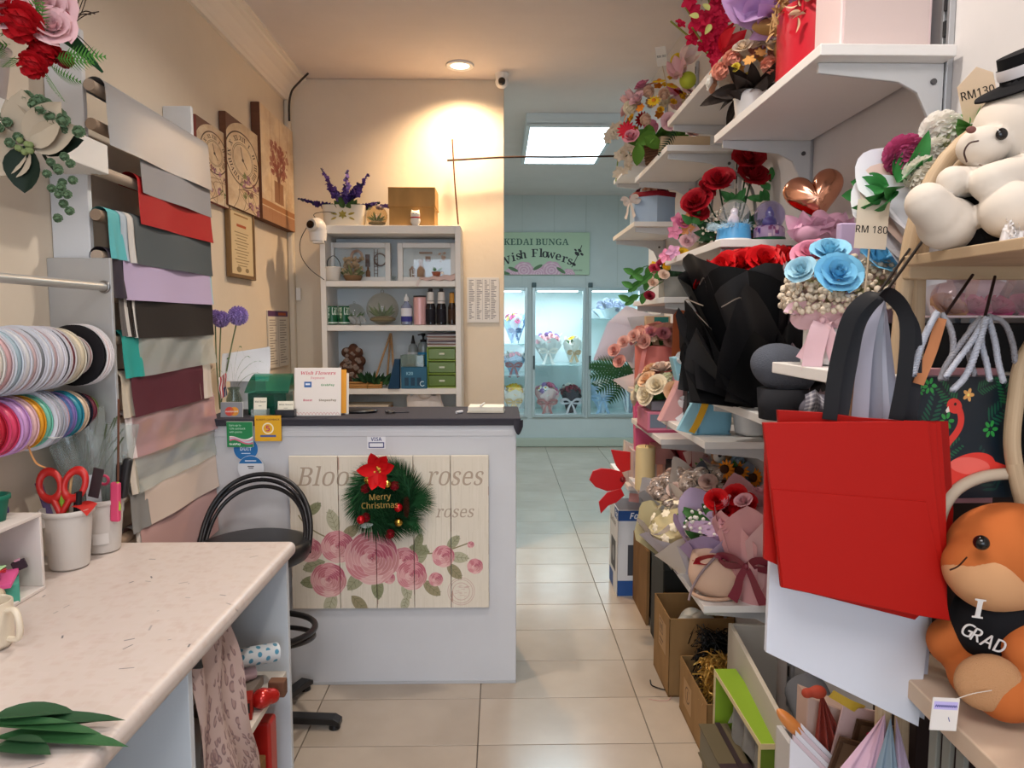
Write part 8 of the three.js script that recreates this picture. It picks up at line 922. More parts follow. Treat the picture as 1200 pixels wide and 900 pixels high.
  const tb = solo('black_tinsel', curl(520, 5, 0.8, -2.44, 0.12, 0.1, 0.16, 0.3), mat('#1d2022', 0.25, { metalness: 0.4 }), 'shredded black and silver tinsel strips heaped at the back of the shallow box', 'tinsel'); stuffed(tb); const tgd = solo('gold_tinsel', curl(620, 7, 0.79, -2.3, 0.15, 0.15, 0.15, 0.265), mat('#c49a4a', 0.3, { metalness: 0.5 }), 'shredded gold tinsel strips heaped at the front of the shallow box', 'tinsel'); stuffed(tgd); solo('tinsel_bed', bx(0.68, 0.9 - 0.003, 0.006, 0.15, -2.51, -2.19, 0.01), mat('#4a3d28', 0.8), 'dark packed tinsel filling the lower part of the shallow box', 'tinsel');
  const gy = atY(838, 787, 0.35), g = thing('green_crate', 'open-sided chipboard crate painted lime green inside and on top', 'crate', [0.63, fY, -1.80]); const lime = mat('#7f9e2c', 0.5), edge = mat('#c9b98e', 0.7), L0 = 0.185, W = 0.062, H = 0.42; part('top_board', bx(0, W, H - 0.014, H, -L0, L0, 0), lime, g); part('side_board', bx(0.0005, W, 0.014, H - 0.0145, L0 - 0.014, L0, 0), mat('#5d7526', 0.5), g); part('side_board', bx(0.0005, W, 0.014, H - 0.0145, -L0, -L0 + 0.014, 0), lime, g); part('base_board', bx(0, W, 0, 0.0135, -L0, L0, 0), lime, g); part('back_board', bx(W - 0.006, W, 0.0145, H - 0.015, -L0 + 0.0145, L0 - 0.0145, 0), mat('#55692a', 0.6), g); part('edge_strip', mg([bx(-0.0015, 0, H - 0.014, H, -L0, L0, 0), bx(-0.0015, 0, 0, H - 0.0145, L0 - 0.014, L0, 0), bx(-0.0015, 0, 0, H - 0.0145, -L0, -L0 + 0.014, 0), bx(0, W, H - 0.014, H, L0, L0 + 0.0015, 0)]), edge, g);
  const sw = thing('silver_wrap', 'crinkled silver wrap stuffed into the green crate', 'wrap', [0.664, fY + 0.285, -1.80]); part('film', surf((u, v) => [0.03 * Math.sin(u * 19 + v * 3) * 0.3 - 0.01 + 0.02 * v, 0.1 * v + 0.015 * Math.sin(u * 13), (u - 0.5) * 0.26], 30, 8), mat('#8f8d88', 0.3, { metalness: 0.4 }), sw);
  const alb = [['#5e5440', 0.105, 0.0], ['#4a3d33', 0.085, 0.02], ['#6a6152', 0.075, -0.01], ['#3b342e', 0.05, 0.015]]; let y = fY; alb.reverse().forEach(([c, hh, o], i) => { const t = thing('photo_album', ['lowest', 'second lowest', 'second', 'topmost dark-striped'][i] + ' old album of the floor stack before the green crate', 'album', [0.618 + o * 0.3, y, -1.80 + o * 0.3]); const h = hh * 0.86; part('cover', bx(-0.042, 0.042, h - 0.004, h, -0.15, 0.15, 0.001), mat(c, 0.7), t); part('cover', bx(-0.042, 0.042, 0, 0.004, -0.15, 0.15, 0.001), mat(c, 0.7), t); part('pages', bx(-0.038, 0.041, 0.0045, h - 0.0045, -0.146, 0.146, 0.001), mat('#77705e', 0.8), t); if (i === 3) { part('stripe', bx(-0.042, 0.042, h + 0.0002, h + 0.002, 0.04, 0.07, 0), mat('#3a2c30', 0.6), t); part('stripe', bx(0.005, 0.02, h + 0.0021, h + 0.003, -0.15, 0.15, 0), mat('#33272a', 0.6), t); } y += h + 0.0008; });
  const bg = thing('storage_box', 'long beige board box standing behind the green crate', 'box', [0.712, fY, -2.12]); bg.rotation.y = -0.095; part('front_panel', bx(0, 0.013, 0, 0.5, 0, 0.65, 0.002), mat('#b9b1a2', 0.6), bg); part('end_panel', bx(0.0135, 0.15, 0, 0.5, 0, 0.013, 0.002), mat('#a9a49b', 0.6), bg); part('base', bx(0.0135, 0.15, 0, 0.012, 0.0135, 0.65, 0.002), mat('#a9a49b', 0.6), bg); const gt = thing('grey_roll', 'grey rolled felt lying inside the beige board box', 'roll', [0.79, 0.40, -1.62]); part('felt', rod([-0.02, 0.02, 0.12], [0.02, 0.06, -0.16], 0.055, 20), mat('#6e7178', 0.9), gt);
  solo('ribbon_scrap', tube([atY(762, 797, 0.004), atY(764, 803, 0.004), atY(774, 807, 0.004), atY(783, 809, 0.004)], 0.0025, 14, 6), mat('#1f1d1c', 0.5), 'short black ribbon scrap lying on the floor tiles', 'scrap'); solo('ribbon_scrap', tube([atY(760, 819, 0.003), atY(772, 821, 0.003), atY(784, 820, 0.003), atY(785, 795, 0.003)], 0.0012, 14, 5), mat('#c79a94', 0.5), 'thin pink string lying on the floor tiles', 'scrap'); const pf = thing('pink_pompon', 'bright pink fluffy pompon on the floor before the albums', 'pompon', [0.54, fY + 0.03, -2.03]); part('fluff', pomponGeo(0.032, 90, 4, 0.3), mat('#c9386e', 0.9), pf);
}

// ---------- foreground right: wooden display rack, soft toys, gift bags ----------
const rackWood = mat('#cdb79a', 0.5, { map: T.wood }), RD = 1.06;      // depth of the rack's aisle side post
{
  const t = thing('display_rack', 'pale wooden display rack with bent cane arches holding the soft toys', 'rack', [0, 0, 0]);
  const P = (px, py, d) => at(px, py, d);
  const railY0 = at(1130, 327, RD)[1], railY1 = at(1130, 300, RD)[1];
  part('rail', tf(bx(0, 0.42, railY0, railY1, -0.018, 0, 0.003), [at(1066, 310, RD)[0], 0, -RD], [0, 0.06, 0]), rackWood, t);
  part('shelf_board', bx(0.60, 0.886, railY1 - 0.016, railY1 - 0.001, -RD + 0.005, -RD + 0.25, 0.002), rackWood, t);
  part('post', tube([[at(1050, 690, 1.09)[0], 0.0, -1.09], P(1049, 480, 1.09), P(1056, 380, 1.09), P(1064, 305, 1.085), P(1078, 245, 1.08), P(1103, 195, 1.08), P(1138, 160, 1.08), P(1185, 135, 1.08), P(1240, 130, 1.08)], 0.0125, 60, 10), rackWood, t);
  part('arch', tube([P(1075, 330, 1.12), P(1084, 270, 1.12), P(1102, 222, 1.12), P(1128, 190, 1.12), P(1165, 165, 1.12), P(1230, 152, 1.12)], 0.011, 40, 10), rackWood, t);
  part('post', tube([[at(1068, 690, 1.1)[0] + 0.02, 0.0, -1.12], P(1070, 480, 1.12), P(1074, 390, 1.12), P(1076, 325, 1.12)], 0.0115, 24, 10), rackWood, t);
  part('arch', tube([P(1098, 640, 0.99), P(1104, 600, 0.99), P(1120, 575, 0.99), P(1148, 560, 0.99), P(1190, 555, 0.99), P(1240, 560, 0.99)], 0.0085, 40, 10), mat('#b9a893', 0.5), t);
  part('arch', tube([P(1186, 520, 0.98), P(1190, 470, 0.98), P(1198, 425, 0.98), P(1212, 400, 0.98)].concat([]).reverse().concat([P(1192, 560, 0.98), P(1205, 610, 0.98)]), 0.011, 30, 10), rackWood, t);
  part('shelf_board', tf(bx(0, 0.30, -0.03, 0, -0.02, 0.5, 0.003), [0.612, 0.905, -1.07], [0, -0.06, 0]), mat('#c3ac96', 0.5), t);
  part('slat', mg([0, 1, 2].map((i) => tf(bx(0.0, 0.008, 0.45, 0.875, -0.0 + i * 0.03, 0.018 + i * 0.03, 0.002), [0.63, 0, -0.98]))), mat('#7f7f78', 0.6), t); part('rear_post', bx(0.86, 0.885, 0, 1.6, -1.1, -1.07, 0.002), rackWood, t); part('front_post', bx(0.86, 0.885, 0, 1.6, -0.66, -0.63, 0.002), rackWood, t); part('aisle_post', bx(0.63, 0.65, 0, 0.874, -0.66, -0.63, 0.002), rackWood, t); part('lower_board', bx(0.63, 0.885, 0.44, 0.46, -1.08, -0.63, 0.002), mat('#8f8576', 0.6), t);
}
// soft toys: bodies meshed as one smooth surface; px(x, y, z) = pixel in the toy's own plane, z towards the camera
function toyFrame(t, d) { const o = t.position; return (px, py, z = 0) => { const a = at(px, py, d - z); return [a[0] - o.x, a[1] - o.y, a[2] - o.z]; }; }
const plushW = mat('#d3c8bb', 0.95, { bumpMap: T.fuzz, bumpScale: 0.0012, sheen: 0.4 }), plushO = mat('#b0602f', 0.95, { bumpMap: T.fuzz, bumpScale: 0.0015, sheen: 0.4 }), plushB = mat('#bf8f66', 0.95, { bumpMap: T.fuzz, bumpScale: 0.0015, sheen: 0.4 }), felt = mat('#131316', 0.95);
{
  const d = 1.0, k = d / FOCAL, t = thing('teddy_bear', 'white teddy bear in black clothes and a black hat sitting on the upper rack rail', 'soft toy', at(1165, 296, d)), P = toyFrame(t, d), r = (n) => n * k;
  part('body', blobs([{ a: P(1206, 152, 0), r: r(58), s: [1, 0.95, 0.95] }, { a: P(1152, 172, 0.02), r: r(25), s: [1.1, 0.9, 1] }, { a: P(1176, 245, -0.02), r: r(40), s: [1, 1.2, 0.9] }, { a: P(1176, 215, -0.005), r: r(28) },
    { a: P(1146, 214, 0.02), b: P(1116, 212, 0.045), r: r(17), r2: r(16) }, { a: P(1206, 200, 0.05), b: P(1160, 214, 0.07), r: r(20), r2: r(20) }, { a: P(1122, 264, 0.01), b: P(1108, 262, 0.04), r: r(28), r2: r(29) }, { a: P(1100, 252, 0.05), b: P(1086, 238, 0.055), r: r(24), r2: r(22) }, { a: P(1222, 258, 0.05), b: P(1184, 246, 0.085), r: r(29), r2: r(30) }], 0.0055, 0.0035), plushW, t);
  part('clothes', blobs([{ a: P(1156, 266, 0.024), r: r(42), s: [0.9, 0.82, 1.0] }, { a: P(1156, 240, 0.014), r: r(30), s: [1, 1.1, 1] }, { a: P(1146, 222, 0.012), r: r(20) }, { a: P(1146, 202, 0.01), b: P(1194, 200, 0.02), r: r(12), r2: r(17) }], 0.0055, 0.01), felt, t);
  part('hat', mg([tf(lathe([[0, r(14)], [r(34), r(14)], [r(36), r(4)], [r(62), 0], [r(63), -r(3)], [0, -r(2)]], 32), P(1216, 90, 0.005), [0.15, 0, 0.42]), tf(cyl(r(36), r(33), r(34), 28), P(1216, 90, 0.005), [0.15, 0, 0.42])]), felt, t);
  part('hat_band', tf(lathe([[r(36.5), r(10)], [r(36.8), r(14)], [r(36.2), r(20)], [r(35.8), r(22)]], 28), P(1216, 90, 0.005), [0.15, 0, 0.42]), mat('#d6d3d6', 0.6), t);
  part('eye', tf(sph(r(6.5), 16, 12), P(1174, 157, 0.054), [0, 0, 0], [1, 1, 0.6]), mat('#120e0e', 0.15), t); part('nose', tf(sph(r(4), 12, 8), P(1138, 152, 0.045), [0, 0, 0], [1.4, 1, 0.8]), mat('#7a4e48', 0.6), t);
  part('mouth_stitch', tube([P(1133, 190, 0.04), P(1130, 178, 0.045), P(1136, 168, 0.05), P(1147, 165, 0.054)], 0.0012, 14, 5), mat('#4a3834', 0.7), t); part('mouth_stitch', tube([P(1147, 193, 0.052), P(1158, 195, 0.055), P(1166, 192, 0.053)], 0.0009, 10, 5), mat('#8a7468', 0.7), t);
  part('bow_tie', ribbon([P(1182, 192, 0.055), P(1165, 205, 0.065), P(1150, 210, 0.066), P(1143, 222, 0.068)], 0.01, [0, 1, 0.4], 14), mat('#d2c2a6', 0.6), t);
  part('lace', scatter(40, 6, (q) => tf(daisyGeo(0.006, 5, 0.1, 0.7), P(1187 + 14 * (q() - 0.5), 268 + 32 * (q() - 0.5), 0.108), [Math.PI / 2, 0, q() * 3])), mat('#eae6e4', 0.7), t).userData.kind = 'stuff'; part('lace_panel', tf(bx(-r(11), r(11), -r(22), r(22), -0.004, 0.004, 0.003), P(1188, 268, 0.102), [0, 0, -0.2]), mat('#e6e1df', 0.8), t);
}
{
  const d = 0.93, k = d / FOCAL, t = thing('teddy_bear', 'orange plush bear in a black graduation shirt sitting on the lower rack shelf', 'soft toy', [at(1165, 828, d)[0], 0.9055, -d]), P = toyFrame(t, d), r = (n) => n * k;
  part('body', blobs([{ a: P(1186, 648, 0), r: r(66), s: [1.12, 0.92, 0.95] }, { a: P(1146, 662, 0.018), r: r(38), s: [1.05, 0.9, 0.9] }, { a: P(1182, 745, -0.01), r: r(54), s: [1, 1.05, 0.9] }, { a: P(1188, 705, -0.005), r: r(40) }, { a: P(1120, 752, -0.03), r: r(34), s: [1, 0.95, 0.9] }, { a: P(1145, 790, 0.0), b: P(1178, 808, 0.05), r: r(33), r2: r(36) }, { a: P(1222, 725, 0.03), b: P(1205, 762, 0.06), r: r(30), r2: r(27) }, { a: P(1160, 740, -0.0), b: P(1125, 742, -0.02), r: r(22) }], 0.006, 0.008), plushO, t);
  part('muzzle', blobs([{ a: P(1146, 666, 0.02), r: r(37), s: [1.06, 0.84, 0.9] }, { a: P(1180, 684, 0.016), r: r(44), s: [1.2, 0.66, 0.9] }, { a: P(1160, 676, 0.02), r: r(36) }], 0.005, 0.02), plushB, t); part('foot_sole', tf(sph(r(34), 22, 16), P(1158, 800, 0.062), [0, -0.3, 0.3], [1.05, 1, 0.45]), plushB, t);
  part('shirt', blobs([{ a: P(1178, 738, -0.002), r: r(61), s: [1.0, 0.74, 0.93] }, { a: P(1176, 712, 0.006), r: r(50), s: [1, 0.6, 0.9] }], 0.005, 0.02), felt, t);
  part('eye', tf(sph(r(8.5), 18, 12), P(1150, 636, 0.062)), mat('#0e0b0a', 0.12), t); part('mouth_stitch', tube([P(1113, 668, 0.045), P(1122, 664, 0.05), P(1133, 653, 0.06)], 0.0011, 14, 5), mat('#3a1e12', 0.7), t); 
  const lt = mat('#c9c5c2', 0.7); part('lettering', tf(letters('I', 0.026, 0.0012, font), P(1147, 713, 0.062), [0.1, -0.25, -0.05]), lt, t); [['G', 1134, 738, 0.062, -0.35], ['R', 1145, 744, 0.062, -0.35], ['A', 1158, 751, 0.061, -0.4], ['D', 1172, 757, 0.06, -0.3]].forEach(([c, x, y, z, a]) => part('lettering', tf(letters(c, 0.018, 0.0012), P(x, y, z), [0.15, -0.15, a]), lt, t));
  const g = thing('price_tag', 'white price tag hanging by a string from the orange bear', 'price tag', at(1107, 837, 0.86)); part('card', bx(-0.0175, 0.0175, -0.022, 0.022, -0.0008, 0, 0), mat('#ddd6d0', 0.6), g); part('print', new THREE.PlaneGeometry(0.034, 0.043).translate(0, 0, 0.0005), printed(canvas(96, 120, (c) => { c.fillStyle = '#ddd6d0'; c.fillRect(0, 0, 96, 120); c.fillStyle = '#b9aee0'; c.fillRect(4, 12, 88, 30); c.fillStyle = '#3b3a78'; c.lineWidth = 3; c.strokeStyle = '#3b3a78'; c.beginPath(); for (let x = 10; x < 84; x += 8) { c.moveTo(x, 34); c.quadraticCurveTo(x + 3, 18, x + 7, 33); } c.moveTo(62, 70); c.lineTo(68, 86); c.stroke(); })), g); part('string', tube([[0.012, 0.021, 0], [0.03, 0.032, 0.005], [0.05, 0.04, 0.01]], 0.0007, 8, 4), mat('#c8bfb4', 0.7), g); g.rotation.z = -0.06;
}
// folded gift bags hung by their handles: flat slabs with a folded bottom
function flatBag(name, label, pts, d, col, o = {}) {
  const c = at(pts[0][0], pts[0][1], d), t = thing(name, label, 'gift bag', c, 0, o.group), th = o.th || 0.006, m = mat(col, o.rough || 0.5), L = (px, py, dz = 0) => { const a = at(px, py, d - dz); return [a[0] - c[0], a[1] - c[1], a[2] + d]; };
  const pl = (q, z, thick, mm, nm) => part(nm, prism(q.map(([x, y]) => { const a = L(x, y); return [a[0], a[1]]; }), thick, 0.0004).translate(0, 0, z), mm, t);
  pl(pts, -th, th, m, 'body'); if (o.flap) pl(o.flap, 0.001, 0.0012, m, 'folded_base'); (o.gussets || []).forEach((q, i) => pl(q, -th - 0.004 - 0.004 * i, 0.003, m, 'gusset_fold')); return t;
}
const redC = '#a5130b';
flatBag('gift_bag', 'front red paper gift bag of the hanging bunch, creased across its middle', [[895, 496], [1087, 494], [1112, 727], [1075, 721], [916, 688]], 0.93, redC, { group: null, flap: [[904, 573], [1084, 588], [1112, 726], [1075, 720], [917, 687]], gussets: [[[1086, 494], [1100, 498], [1107, 590], [1113, 727], [1090, 600]], [[1098, 497], [1108, 496], [1114, 580], [1116, 724], [1104, 590]]] });
flatBag('gift_bag', 'second red paper gift bag, showing at the lower left behind the front one', [[898, 500], [1080, 500], [1100, 700], [1072, 726], [930, 690], [914, 663], [896, 655]], 0.95, redC); flatBag('gift_bag', 'third red paper gift bag, its top edge showing above the others', [[912, 481], [965, 484], [1010, 490], [1100, 496], [1108, 640], [920, 640]], 0.97, '#9c130c'); flatBag('gift_bag', 'rearmost red paper gift bag, its right edge showing beside the orange bear', [[940, 492], [1111, 494], [1117, 600], [1112, 680], [960, 660]], 0.99, '#94110a');
flatBag('gift_bag', 'large white paper gift bag hanging below the red ones', [[903, 650], [1090, 650], [1088, 735], [1076, 851], [898, 764]], 1.0, '#cfd0d8', { th: 0.008, gussets: [[[1080, 720], [1092, 722], [1082, 842], [1074, 850]]] }); flatBag('gift_bag', 'second white paper gift bag edge behind the large white one', [[912, 660], [1092, 660], [1092, 722], [1083, 843], [920, 752]], 1.015, '#bfc2ce');
{
  const bk = mat('#18181b', 0.6), P = (x, y, d) => at(x, y, d);
  solo('bag_ribbon', ribbon([P(972, 492, 0.962), P(982, 420, 0.96), P(1002, 362, 0.95), P(1034, 342, 0.945), P(1060, 366, 0.95), P(1061, 430, 0.955), P(1050, 492, 0.962)], 0.019, [1, 0.25, 0.5], 40), bk, 'wide black ribbon handles of the red gift bags hooked on a rod', 'ribbon'); solo('bag_ribbon', ribbon([P(985, 494, 0.98), P(996, 430, 0.98), P(1010, 372, 0.97), P(1036, 346, 0.96), P(1068, 380, 0.97), P(1072, 430, 0.98), P(1066, 494, 0.985)], 0.018, [1, 0.25, 0.5], 40), mat('#222226', 0.6), 'second pair of black ribbon handles just behind the first', 'ribbon');
  const gs = thing('satin_ribbons', 'bundle of grey satin ribbons hanging between the black handles', 'ribbons', P(1030, 350, 1.0)); const sm = [mat('#9a99a8', 0.3), mat('#83838f', 0.3), mat('#b0afbd', 0.3)]; [[1006, 0.024], [1020, 0.03], [1033, 0.022], [1044, 0.026], [1014, 0.02]].forEach(([x, w], i) => { const a = P(1034, 347, 1.0 + 0.004 * i), b = P((x + 1034) / 2 - 3, 400, 1.0 + 0.006 * i), c = P(x, 505, 1.0 + 0.005 * i), o = gs.position, f = (v) => [v[0] - o.x, v[1] - o.y, v[2] - o.z]; part('ribbon', ribbon([f(a), f(b), f(c)], (v) => w * (0.35 + 0.8 * v), [1, 0, 0.5 - 0.25 * i], 18, 0.6), sm[i % 3], gs); });
  solo('bag_ribbon', ribbon([P(1032, 352, 1.02), P(1008, 390, 1.02), P(997, 440, 1.02), P(993, 500, 1.02)], 0.018, [1, 0, 0.3], 18), mat('#a9805c', 0.6), 'tan ribbon handle hanging behind the grey satin ribbons', 'ribbon');
  solo('wire_hook', rod(P(1082, 281, 1.04), P(1036, 345, 0.95), 0.0022, 8), mat('#1f1714', 0.5), 'dark wire hook holding the black ribbon handles', 'hook'); solo('wire_hook', rod(P(1066, 292, 1.07), P(1030, 343, 0.98), 0.002, 8), mat('#1f1714', 0.5), 'shorter dark wire hook beside the blue roses', 'hook'); solo('wire_hook', rod(P(1140, 322, 1.04), P(1104, 374, 0.99), 0.0022, 8), mat('#2a1a18', 0.5), 'dark wire hook holding the tan and silver rope handles', 'hook'); solo('wire_hook', rod(P(1166, 324, 1.04), P(1154, 372, 0.99), 0.0022, 8), mat('#2a1a18', 0.5), 'dark wire hook holding the many silver rope handles', 'hook');
  // twisted rope handles
  const rope = (pts, r) => { const c = new THREE.CatmullRomCurve3(pts.map((p) => V(...p))); return mg([0, 1, 2].map((k) => tube(Array.from({ length: 41 }, (_, i) => { const u = i / 40, p = c.getPoint(u), tg = c.getTangent(u), s = V(0.1, 0.2, 1).cross(tg).normalize(), n = tg.clone().cross(s), a = u * 60 + k * 2.094; return [p.x + (s.x * Math.cos(a) + n.x * Math.sin(a)) * r * 0.5, p.y + (s.y * Math.cos(a) + n.y * Math.sin(a)) * r * 0.5, p.z + (s.z * Math.cos(a) + n.z * Math.sin(a)) * r * 0.5]; }), r * 0.62, 80, 5))); };
  const rm = mat('#a6a9b4', 0.4), rm2 = mat('#8f8d92', 0.5); const ro = (pts, r, m, l) => solo('rope_handle', rope(pts.map(([x, y, d]) => P(x, y, d)), r), m, l, 'rope');
  ro([[1150, 372, 0.985], [1128, 400, 0.98], [1108, 430, 0.975], [1102, 445, 0.97]], 0.0042, rm2, 'silver rope handle reaching left from the rope bunch'); ro([[1156, 372, 0.975], [1146, 405, 0.965], [1132, 440, 0.96], [1116, 458, 0.955]], 0.0046, rm, 'longest silver rope handle end hanging in front of the flamingo bag'); ro([[1154, 374, 0.98], [1140, 398, 0.97], [1124, 420, 0.965], [1108, 442, 0.96]], 0.0042, rm, 'silver rope handle beside the longest one'); ro([[1158, 372, 0.98], [1166, 400, 0.97], [1170, 425, 0.965], [1176, 448, 0.96]], 0.0042, rm, 'silver rope handle end hanging to the right of the bunch'); ro([[1158, 370, 0.99], [1176, 378, 0.985], [1186, 400, 0.98], [1190, 425, 0.98]], 0.004, rm2, 'rightmost silver rope handle of the bunch'); ro([[1154, 372, 0.985], [1150, 400, 0.975], [1156, 425, 0.97], [1160, 446, 0.965]], 0.0042, rm, 'silver rope handle hanging straight down in the bunch'); ro([[1150, 374, 0.995], [1138, 385, 0.99], [1135, 410, 0.985], [1142, 440, 0.98]], 0.004, rm2, 'short silver rope handle at the back of the bunch'); ro([[1098, 366, 0.985], [1088, 385, 0.98], [1078, 410, 0.975], [1070, 440, 0.97]], 0.0046, rm, 'silver rope handle on the left hook'); ro([[1104, 368, 0.99], [1114, 385, 0.985], [1117, 410, 0.98], [1108, 445, 0.98]], 0.0042, rm2, 'second silver rope handle on the left hook'); solo('bag_ribbon', ribbon([P(1103, 373, 0.985), P(1092, 410, 0.98), P(1076, 450, 0.975)], 0.014, [1, 0, 0.5], 14), mat('#a86a40', 0.5), 'copper brown ribbon handle between the two left ropes', 'ribbon');
  // flamingo bag
  const ax = P(1070, 442, 0.99), bx2 = P(1220, 436, 0.97), h = ax[1] - P(1080, 585, 0.99)[1], w = bx2[0] - ax[0], fb = thing('gift_bag', 'dark green gift bag printed with a red flamingo and tropical leaves', 'gift bag', [ax[0], ax[1] - h, -0.99]); fb.rotation.y = 0.06;
  part('body', bx(0, w, 0, h, -0.03, 0, 0.001), mat('#10202a', 0.4), fb);
  part('print', new THREE.PlaneGeometry(w, h).translate(w / 2, h / 2, 0.0006), printed(canvas(600, 560, (c, W, H) => { c.fillStyle = '#0e1c26'; c.fillRect(0, 0, W, H); const q = rng(14); const fern = (x, y, a, l, col) => { c.save(); c.translate(x, y); c.rotate(a); c.fillStyle = col; for (let i = 0; i < 9; i++) for (const s of [-1, 1]) { c.save(); c.translate(0, -i * l / 9); c.rotate(s * 1.0); c.beginPath(); c.ellipse(s * 0, -l * 0.16, l * 0.03, l * 0.18 * (1 - i / 12), 0, 0, 6.3); c.fill(); c.restore(); } c.restore(); }; [[80, 260, 0.3, 190, '#14503a'], [230, 120, -0.8, 150, '#1a6038'], [420, 200, 0.9, 180, '#14503a'], [520, 120, -0.4, 150, '#1f6a3c'], [60, 480, 0.5, 200, '#123f34'], [480, 520, -0.6, 220, '#133c36'], [350, 60, 1.2, 120, '#1b5a38'], [150, 380, 1.0, 150, '#1a5a3a'], [560, 330, 0.2, 170, '#124034']].forEach((f) => fern(...f)); for (const [x, y, s] of [[90, 40, 24], [190, 200, 26], [430, 240, 26], [40, 60, 16]]) { c.fillStyle = '#2b8a3c'; for (let i = 0; i < 6; i++) { c.beginPath(); c.ellipse(x + Math.cos(i) * s, y + Math.sin(i) * s, s * 0.6, s * 0.35, i, 0, 6.3); c.fill(); } }
    c.fillStyle = '#e0a25a'; for (let i = 0; i < 5; i++) { c.beginPath(); c.ellipse(300 + Math.cos(i * 1.257) * 17, 82 + Math.sin(i * 1.257) * 17, 15, 9, i * 1.257, 0, 6.3); c.fill(); } c.fillStyle = '#f2dc7a'; c.beginPath(); c.arc(300, 82, 7, 0, 6.3); c.fill();
    c.strokeStyle = '#d2372e'; c.lineCap = 'round'; c.lineWidth = 34; c.beginPath(); c.moveTo(240, 130); c.bezierCurveTo(290, 190, 270, 240, 215, 290); c.bezierCurveTo(170, 340, 180, 420, 240, 430); c.stroke(); c.fillStyle = '#d9392f'; c.beginPath(); c.ellipse(228, 132, 42, 34, 0.4, 0, 6.3); c.fill(); c.beginPath(); c.ellipse(320, 430, 150, 76, -0.25, 0, 6.3); c.fill(); c.beginPath(); c.moveTo(400, 370); c.lineTo(560, 420); c.lineTo(420, 480); c.fill(); c.fillStyle = '#e8655a'; c.beginPath(); c.ellipse(330, 410, 110, 40, 0.1, 0, 6.3); c.fill(); c.fillStyle = '#e9dfd6'; c.beginPath(); c.moveTo(196, 132); c.lineTo(168, 170); c.lineTo(205, 158); c.fill(); c.fillStyle = '#1a1412'; c.beginPath(); c.arc(232, 124, 7, 0, 6.3); c.fill(); c.beginPath(); c.moveTo(168, 170); c.lineTo(182, 152); c.lineTo(188, 166); c.fill(); }), 0.35), fb);
  const pk = thing('gift_bag', 'plain pink gift bag edge showing behind the flamingo bag', 'gift bag', [...P(1070, 590, 1.025)]); part('body', bx(-0.01, 0.12, 0, P(1085, 432, 1.025)[1] - pk.position.y, -0.02, 0, 0.001), mat('#c68f94', 0.5), pk);
  const cl = thing('clear_case', 'clear plastic case of pink flowers under the upper rack shelf', 'box', [P(1074, 368, 1.2)[0], P(1074, 370, 1.2)[1], -1.2]); const ch = P(1074, 330, 1.2)[1] - cl.position.y; part('case', blobs([{ a: [0.04, ch * 0.5, 0.03], b: [0.2, ch * 0.5, 0.03], r: ch * 0.55 }], 0.006, 0.01), mat('#f2dfe2', 0.05, { transmission: 0.75, thickness: 0, clearcoat: 1 }), cl); part('tray', bx(0.0, 0.13, -0.004, 0.0, -0.02, 0.08, 0.001), mat('#d9c3c6', 0.4), cl); for (const [x, m] of [[0.03, mat('#c89a72', 0.6)], [0.07, cPink], [0.11, mat('#d6508a', 0.6)], [0.16, cPink], [0.2, mat('#e0709a', 0.6)]]) { const f = part('flower', G.rose[x > 0.1 ? 1 : 0], m, cl); f.position.set(x, 0.008, 0.03); f.rotation.x = 0.8; f.scale.setScalar(0.95); }
  const db = thing('gift_box', 'large black gift box under the clear plastic case', 'box', [0.79, P(1074, 371, 1.2)[1] - 0.006 - 0.22, -1.2]); part('carton', bc(0.18, 0.215, 0.14, 0.003), mat('#0f0f11', 0.5), db); const dbs = thing('gift_box', 'dark brown box standing under the large black gift box', 'box', [0.79, 0.4605, -1.1 + 0.0]); dbs.position.z = -1.2; dbs.position.y = fY; part('carton', bc(0.17, db.position.y - fY - 0.001, 0.14, 0.003), mat('#2a1c18', 0.6), dbs);
}
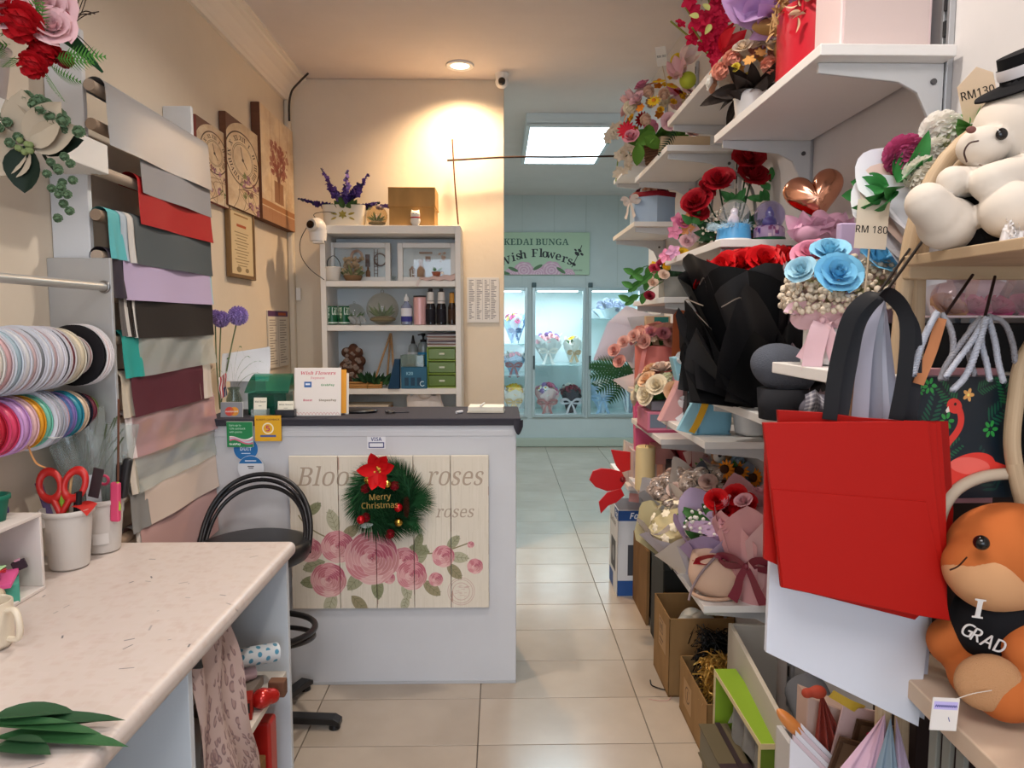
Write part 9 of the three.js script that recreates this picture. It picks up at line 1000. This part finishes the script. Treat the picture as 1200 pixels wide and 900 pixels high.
{ // things under the white bags
  const P = (x, y, d) => at(x, y, d), stand = thing('white_crate', 'white board crate under the hanging white bags', 'crate', [0.7, fY, -1.26]); part('side_board', bx(-0.14, -0.128, 0, 0.62, -0.1, 0.13, 0.002), mat('#bdb9b6', 0.5), stand); part('back_board', bx(-0.1275, 0.1, 0, 0.62, -0.1, -0.088, 0.002), mat('#b3afac', 0.5), stand); part('shelf', bx(-0.1275, 0.1, 0.45, 0.465, -0.0875, 0.13, 0.002), mat('#b3afac', 0.5), stand);
  const rt = thing('tulle_bag', 'gift bag veiled in rust red tulle with an orange ribbon curl', 'gift bag', [P(960, 840, 1.2)[0], fY + 0.4655, -1.2]); const ty = P(945, 792, 1.2)[1] - rt.position.y; part('bag', prism([[-0.04, 0], [0.09, 0], [0.085, ty * 0.8], [-0.04, ty * 0.95]], 0.04, 0.002), mat('#b79a8c', 0.6), rt); part('tulle', surf((u, v) => [-0.025 + (0.2 * u - 0.03) * v, ty * (1 - v) + 0.006 * Math.sin(u * 17) * v, 0.055 + 0.012 * Math.sin(u * 21) * (0.3 + v)], 30, 10), mat('#9a3524', 0.6, { transmission: 0.4, thickness: 0 }), rt); part('tulle_knot', blobs([{ a: [-0.03, ty, 0.055], r: 0.011, s: [1.3, 1, 1] }, { a: [-0.05, ty - 0.002, 0.055], r: 0.008 }], 0.003, 0.008), mat('#a03c28', 0.6), rt); part('ribbon_curl', tf(sph(0.03, 18, 12), [-0.075, ty - 0.055, 0.06], [0, 0, 0.75], [0.38, 1.25, 0.4]), mat('#c97a3a', 0.4), rt); part('gold_ribbon', ribbon([[-0.01, ty, 0.06], [0.02, ty - 0.015, 0.07], [0.045, ty - 0.03, 0.06]], 0.018, [0, 1, 0.3], 8), mat('#c9a43a', 0.3), rt);
  const cp = thing('floral_card', 'small card with a bright pink flower print between tulle bag and wooden frames', 'card', P(1002, 856, 1.135)); part('card', tf(bx(-0.03, 0.03, -0.1, 0.04, -0.004, 0, 0.001), [0, 0, 0], [0, 0, -0.2]), mat('#b99a96', 0.6), cp); part('print', tf(daisyGeo(0.02, 5, 0.02, 0.9), [0.006, -0.0, 0.002], [Math.PI / 2, 0, 0.3]), mat('#d8305e', 0.5), cp);
  const wb = thing('white_bag', 'stack of folded white paper bags at the bottom picture edge', 'bags', P(945, 905, 1.12)); for (let i = 0; i < 5; i++) part('sheet', tf(prism([[-0.03, -0.1], [0.075, -0.1], [0.03, 0.0], [-0.03, 0.062]], 0.0025).translate(0, 0, -0.004 * i), [0.006 * i, 0.004 * i, 0]), mat(i % 2 ? '#cdb7bb' : '#d5d0d4', 0.6), wb);
  for (const [x, y, s, l] of [[1000, 884, 0, 'dark wooden picture frame leaning nearest the pink tulle'], [1022, 862, 1, 'dark wooden picture frame leaning behind the first one']]) { const p = P(x, y, 1.115 + 0.012 * s), f = thing('wooden_picture', l, 'frame', p); f.rotation.z = -0.3 + 0.1 * s; part('frame', mg([bx(-0.03, 0.05, 0.014, 0.022, -0.006, 0, 0.001), bx(-0.03, -0.022, -0.1, 0.014, -0.006, 0, 0.001), bx(0.042, 0.05, -0.1, 0.014, -0.006, 0, 0.001)]), mat('#4a3424', 0.5), f); part('panel', bx(-0.022, 0.042, -0.1, 0.014, -0.006, -0.003, 0), mat('#6a5440', 0.6), f); }
  const pt = thing('tulle_bouquet', 'pink and grey tulle wrapped bunch with its point up at the bottom edge', 'bouquet', P(1040, 905, 1.08)); const fl = (a, b, c, m, z) => part('tulle', surf((u, v) => { const p0 = P(...a, 1.08 - z), p1 = P(...b, 1.07 - z), p2 = P(...c, 1.07 - z), e = [0, 1, 2].map((k) => p0[k] * (1 - v) + (p1[k] * (1 - u) + p2[k] * u) * v), o = pt.position; return [e[0] - o.x, e[1] - o.y, e[2] - o.z + 0.02 * Math.sin(u * 3.14) * v + 0.006 * Math.sin(u * 16) * v]; }, 20, 10), m, pt); fl([1037, 836], [972, 915], [1022, 925], mat('#c9a3b6', 0.6, { transmission: 0.2, thickness: 0 }), 0); fl([1037, 836], [1002, 925], [1044, 925], mat('#b894a8', 0.6, { transmission: 0.2, thickness: 0 }), 0.01); fl([1044, 840], [1018, 925], [1055, 925], mat('#6f7f8c', 0.45), 0.02); fl([1050, 840], [1048, 925], [1072, 925], mat('#bca8bd', 0.6, { transmission: 0.2, thickness: 0 }), 0.005);
  const lb = thing('basket_stack', 'stack of dark brown woven trays at the back below the bear shelf', 'trays', [0.76, fY + 0.4605, -0.99]); for (let i = 0; i < 6; i++) part('tray', tf(bx(-0.09, 0.09, 0, 0.03, -0.06, 0.06, 0.006), [0.003 * Math.sin(i * 4), 0.034 * i + 0.001, 0], [0, 0.04 * Math.sin(i * 3), 0]), mat(i % 2 ? '#4a3020' : '#5a3c28', 0.7), lb);
}

renderer.render(scene, camera);
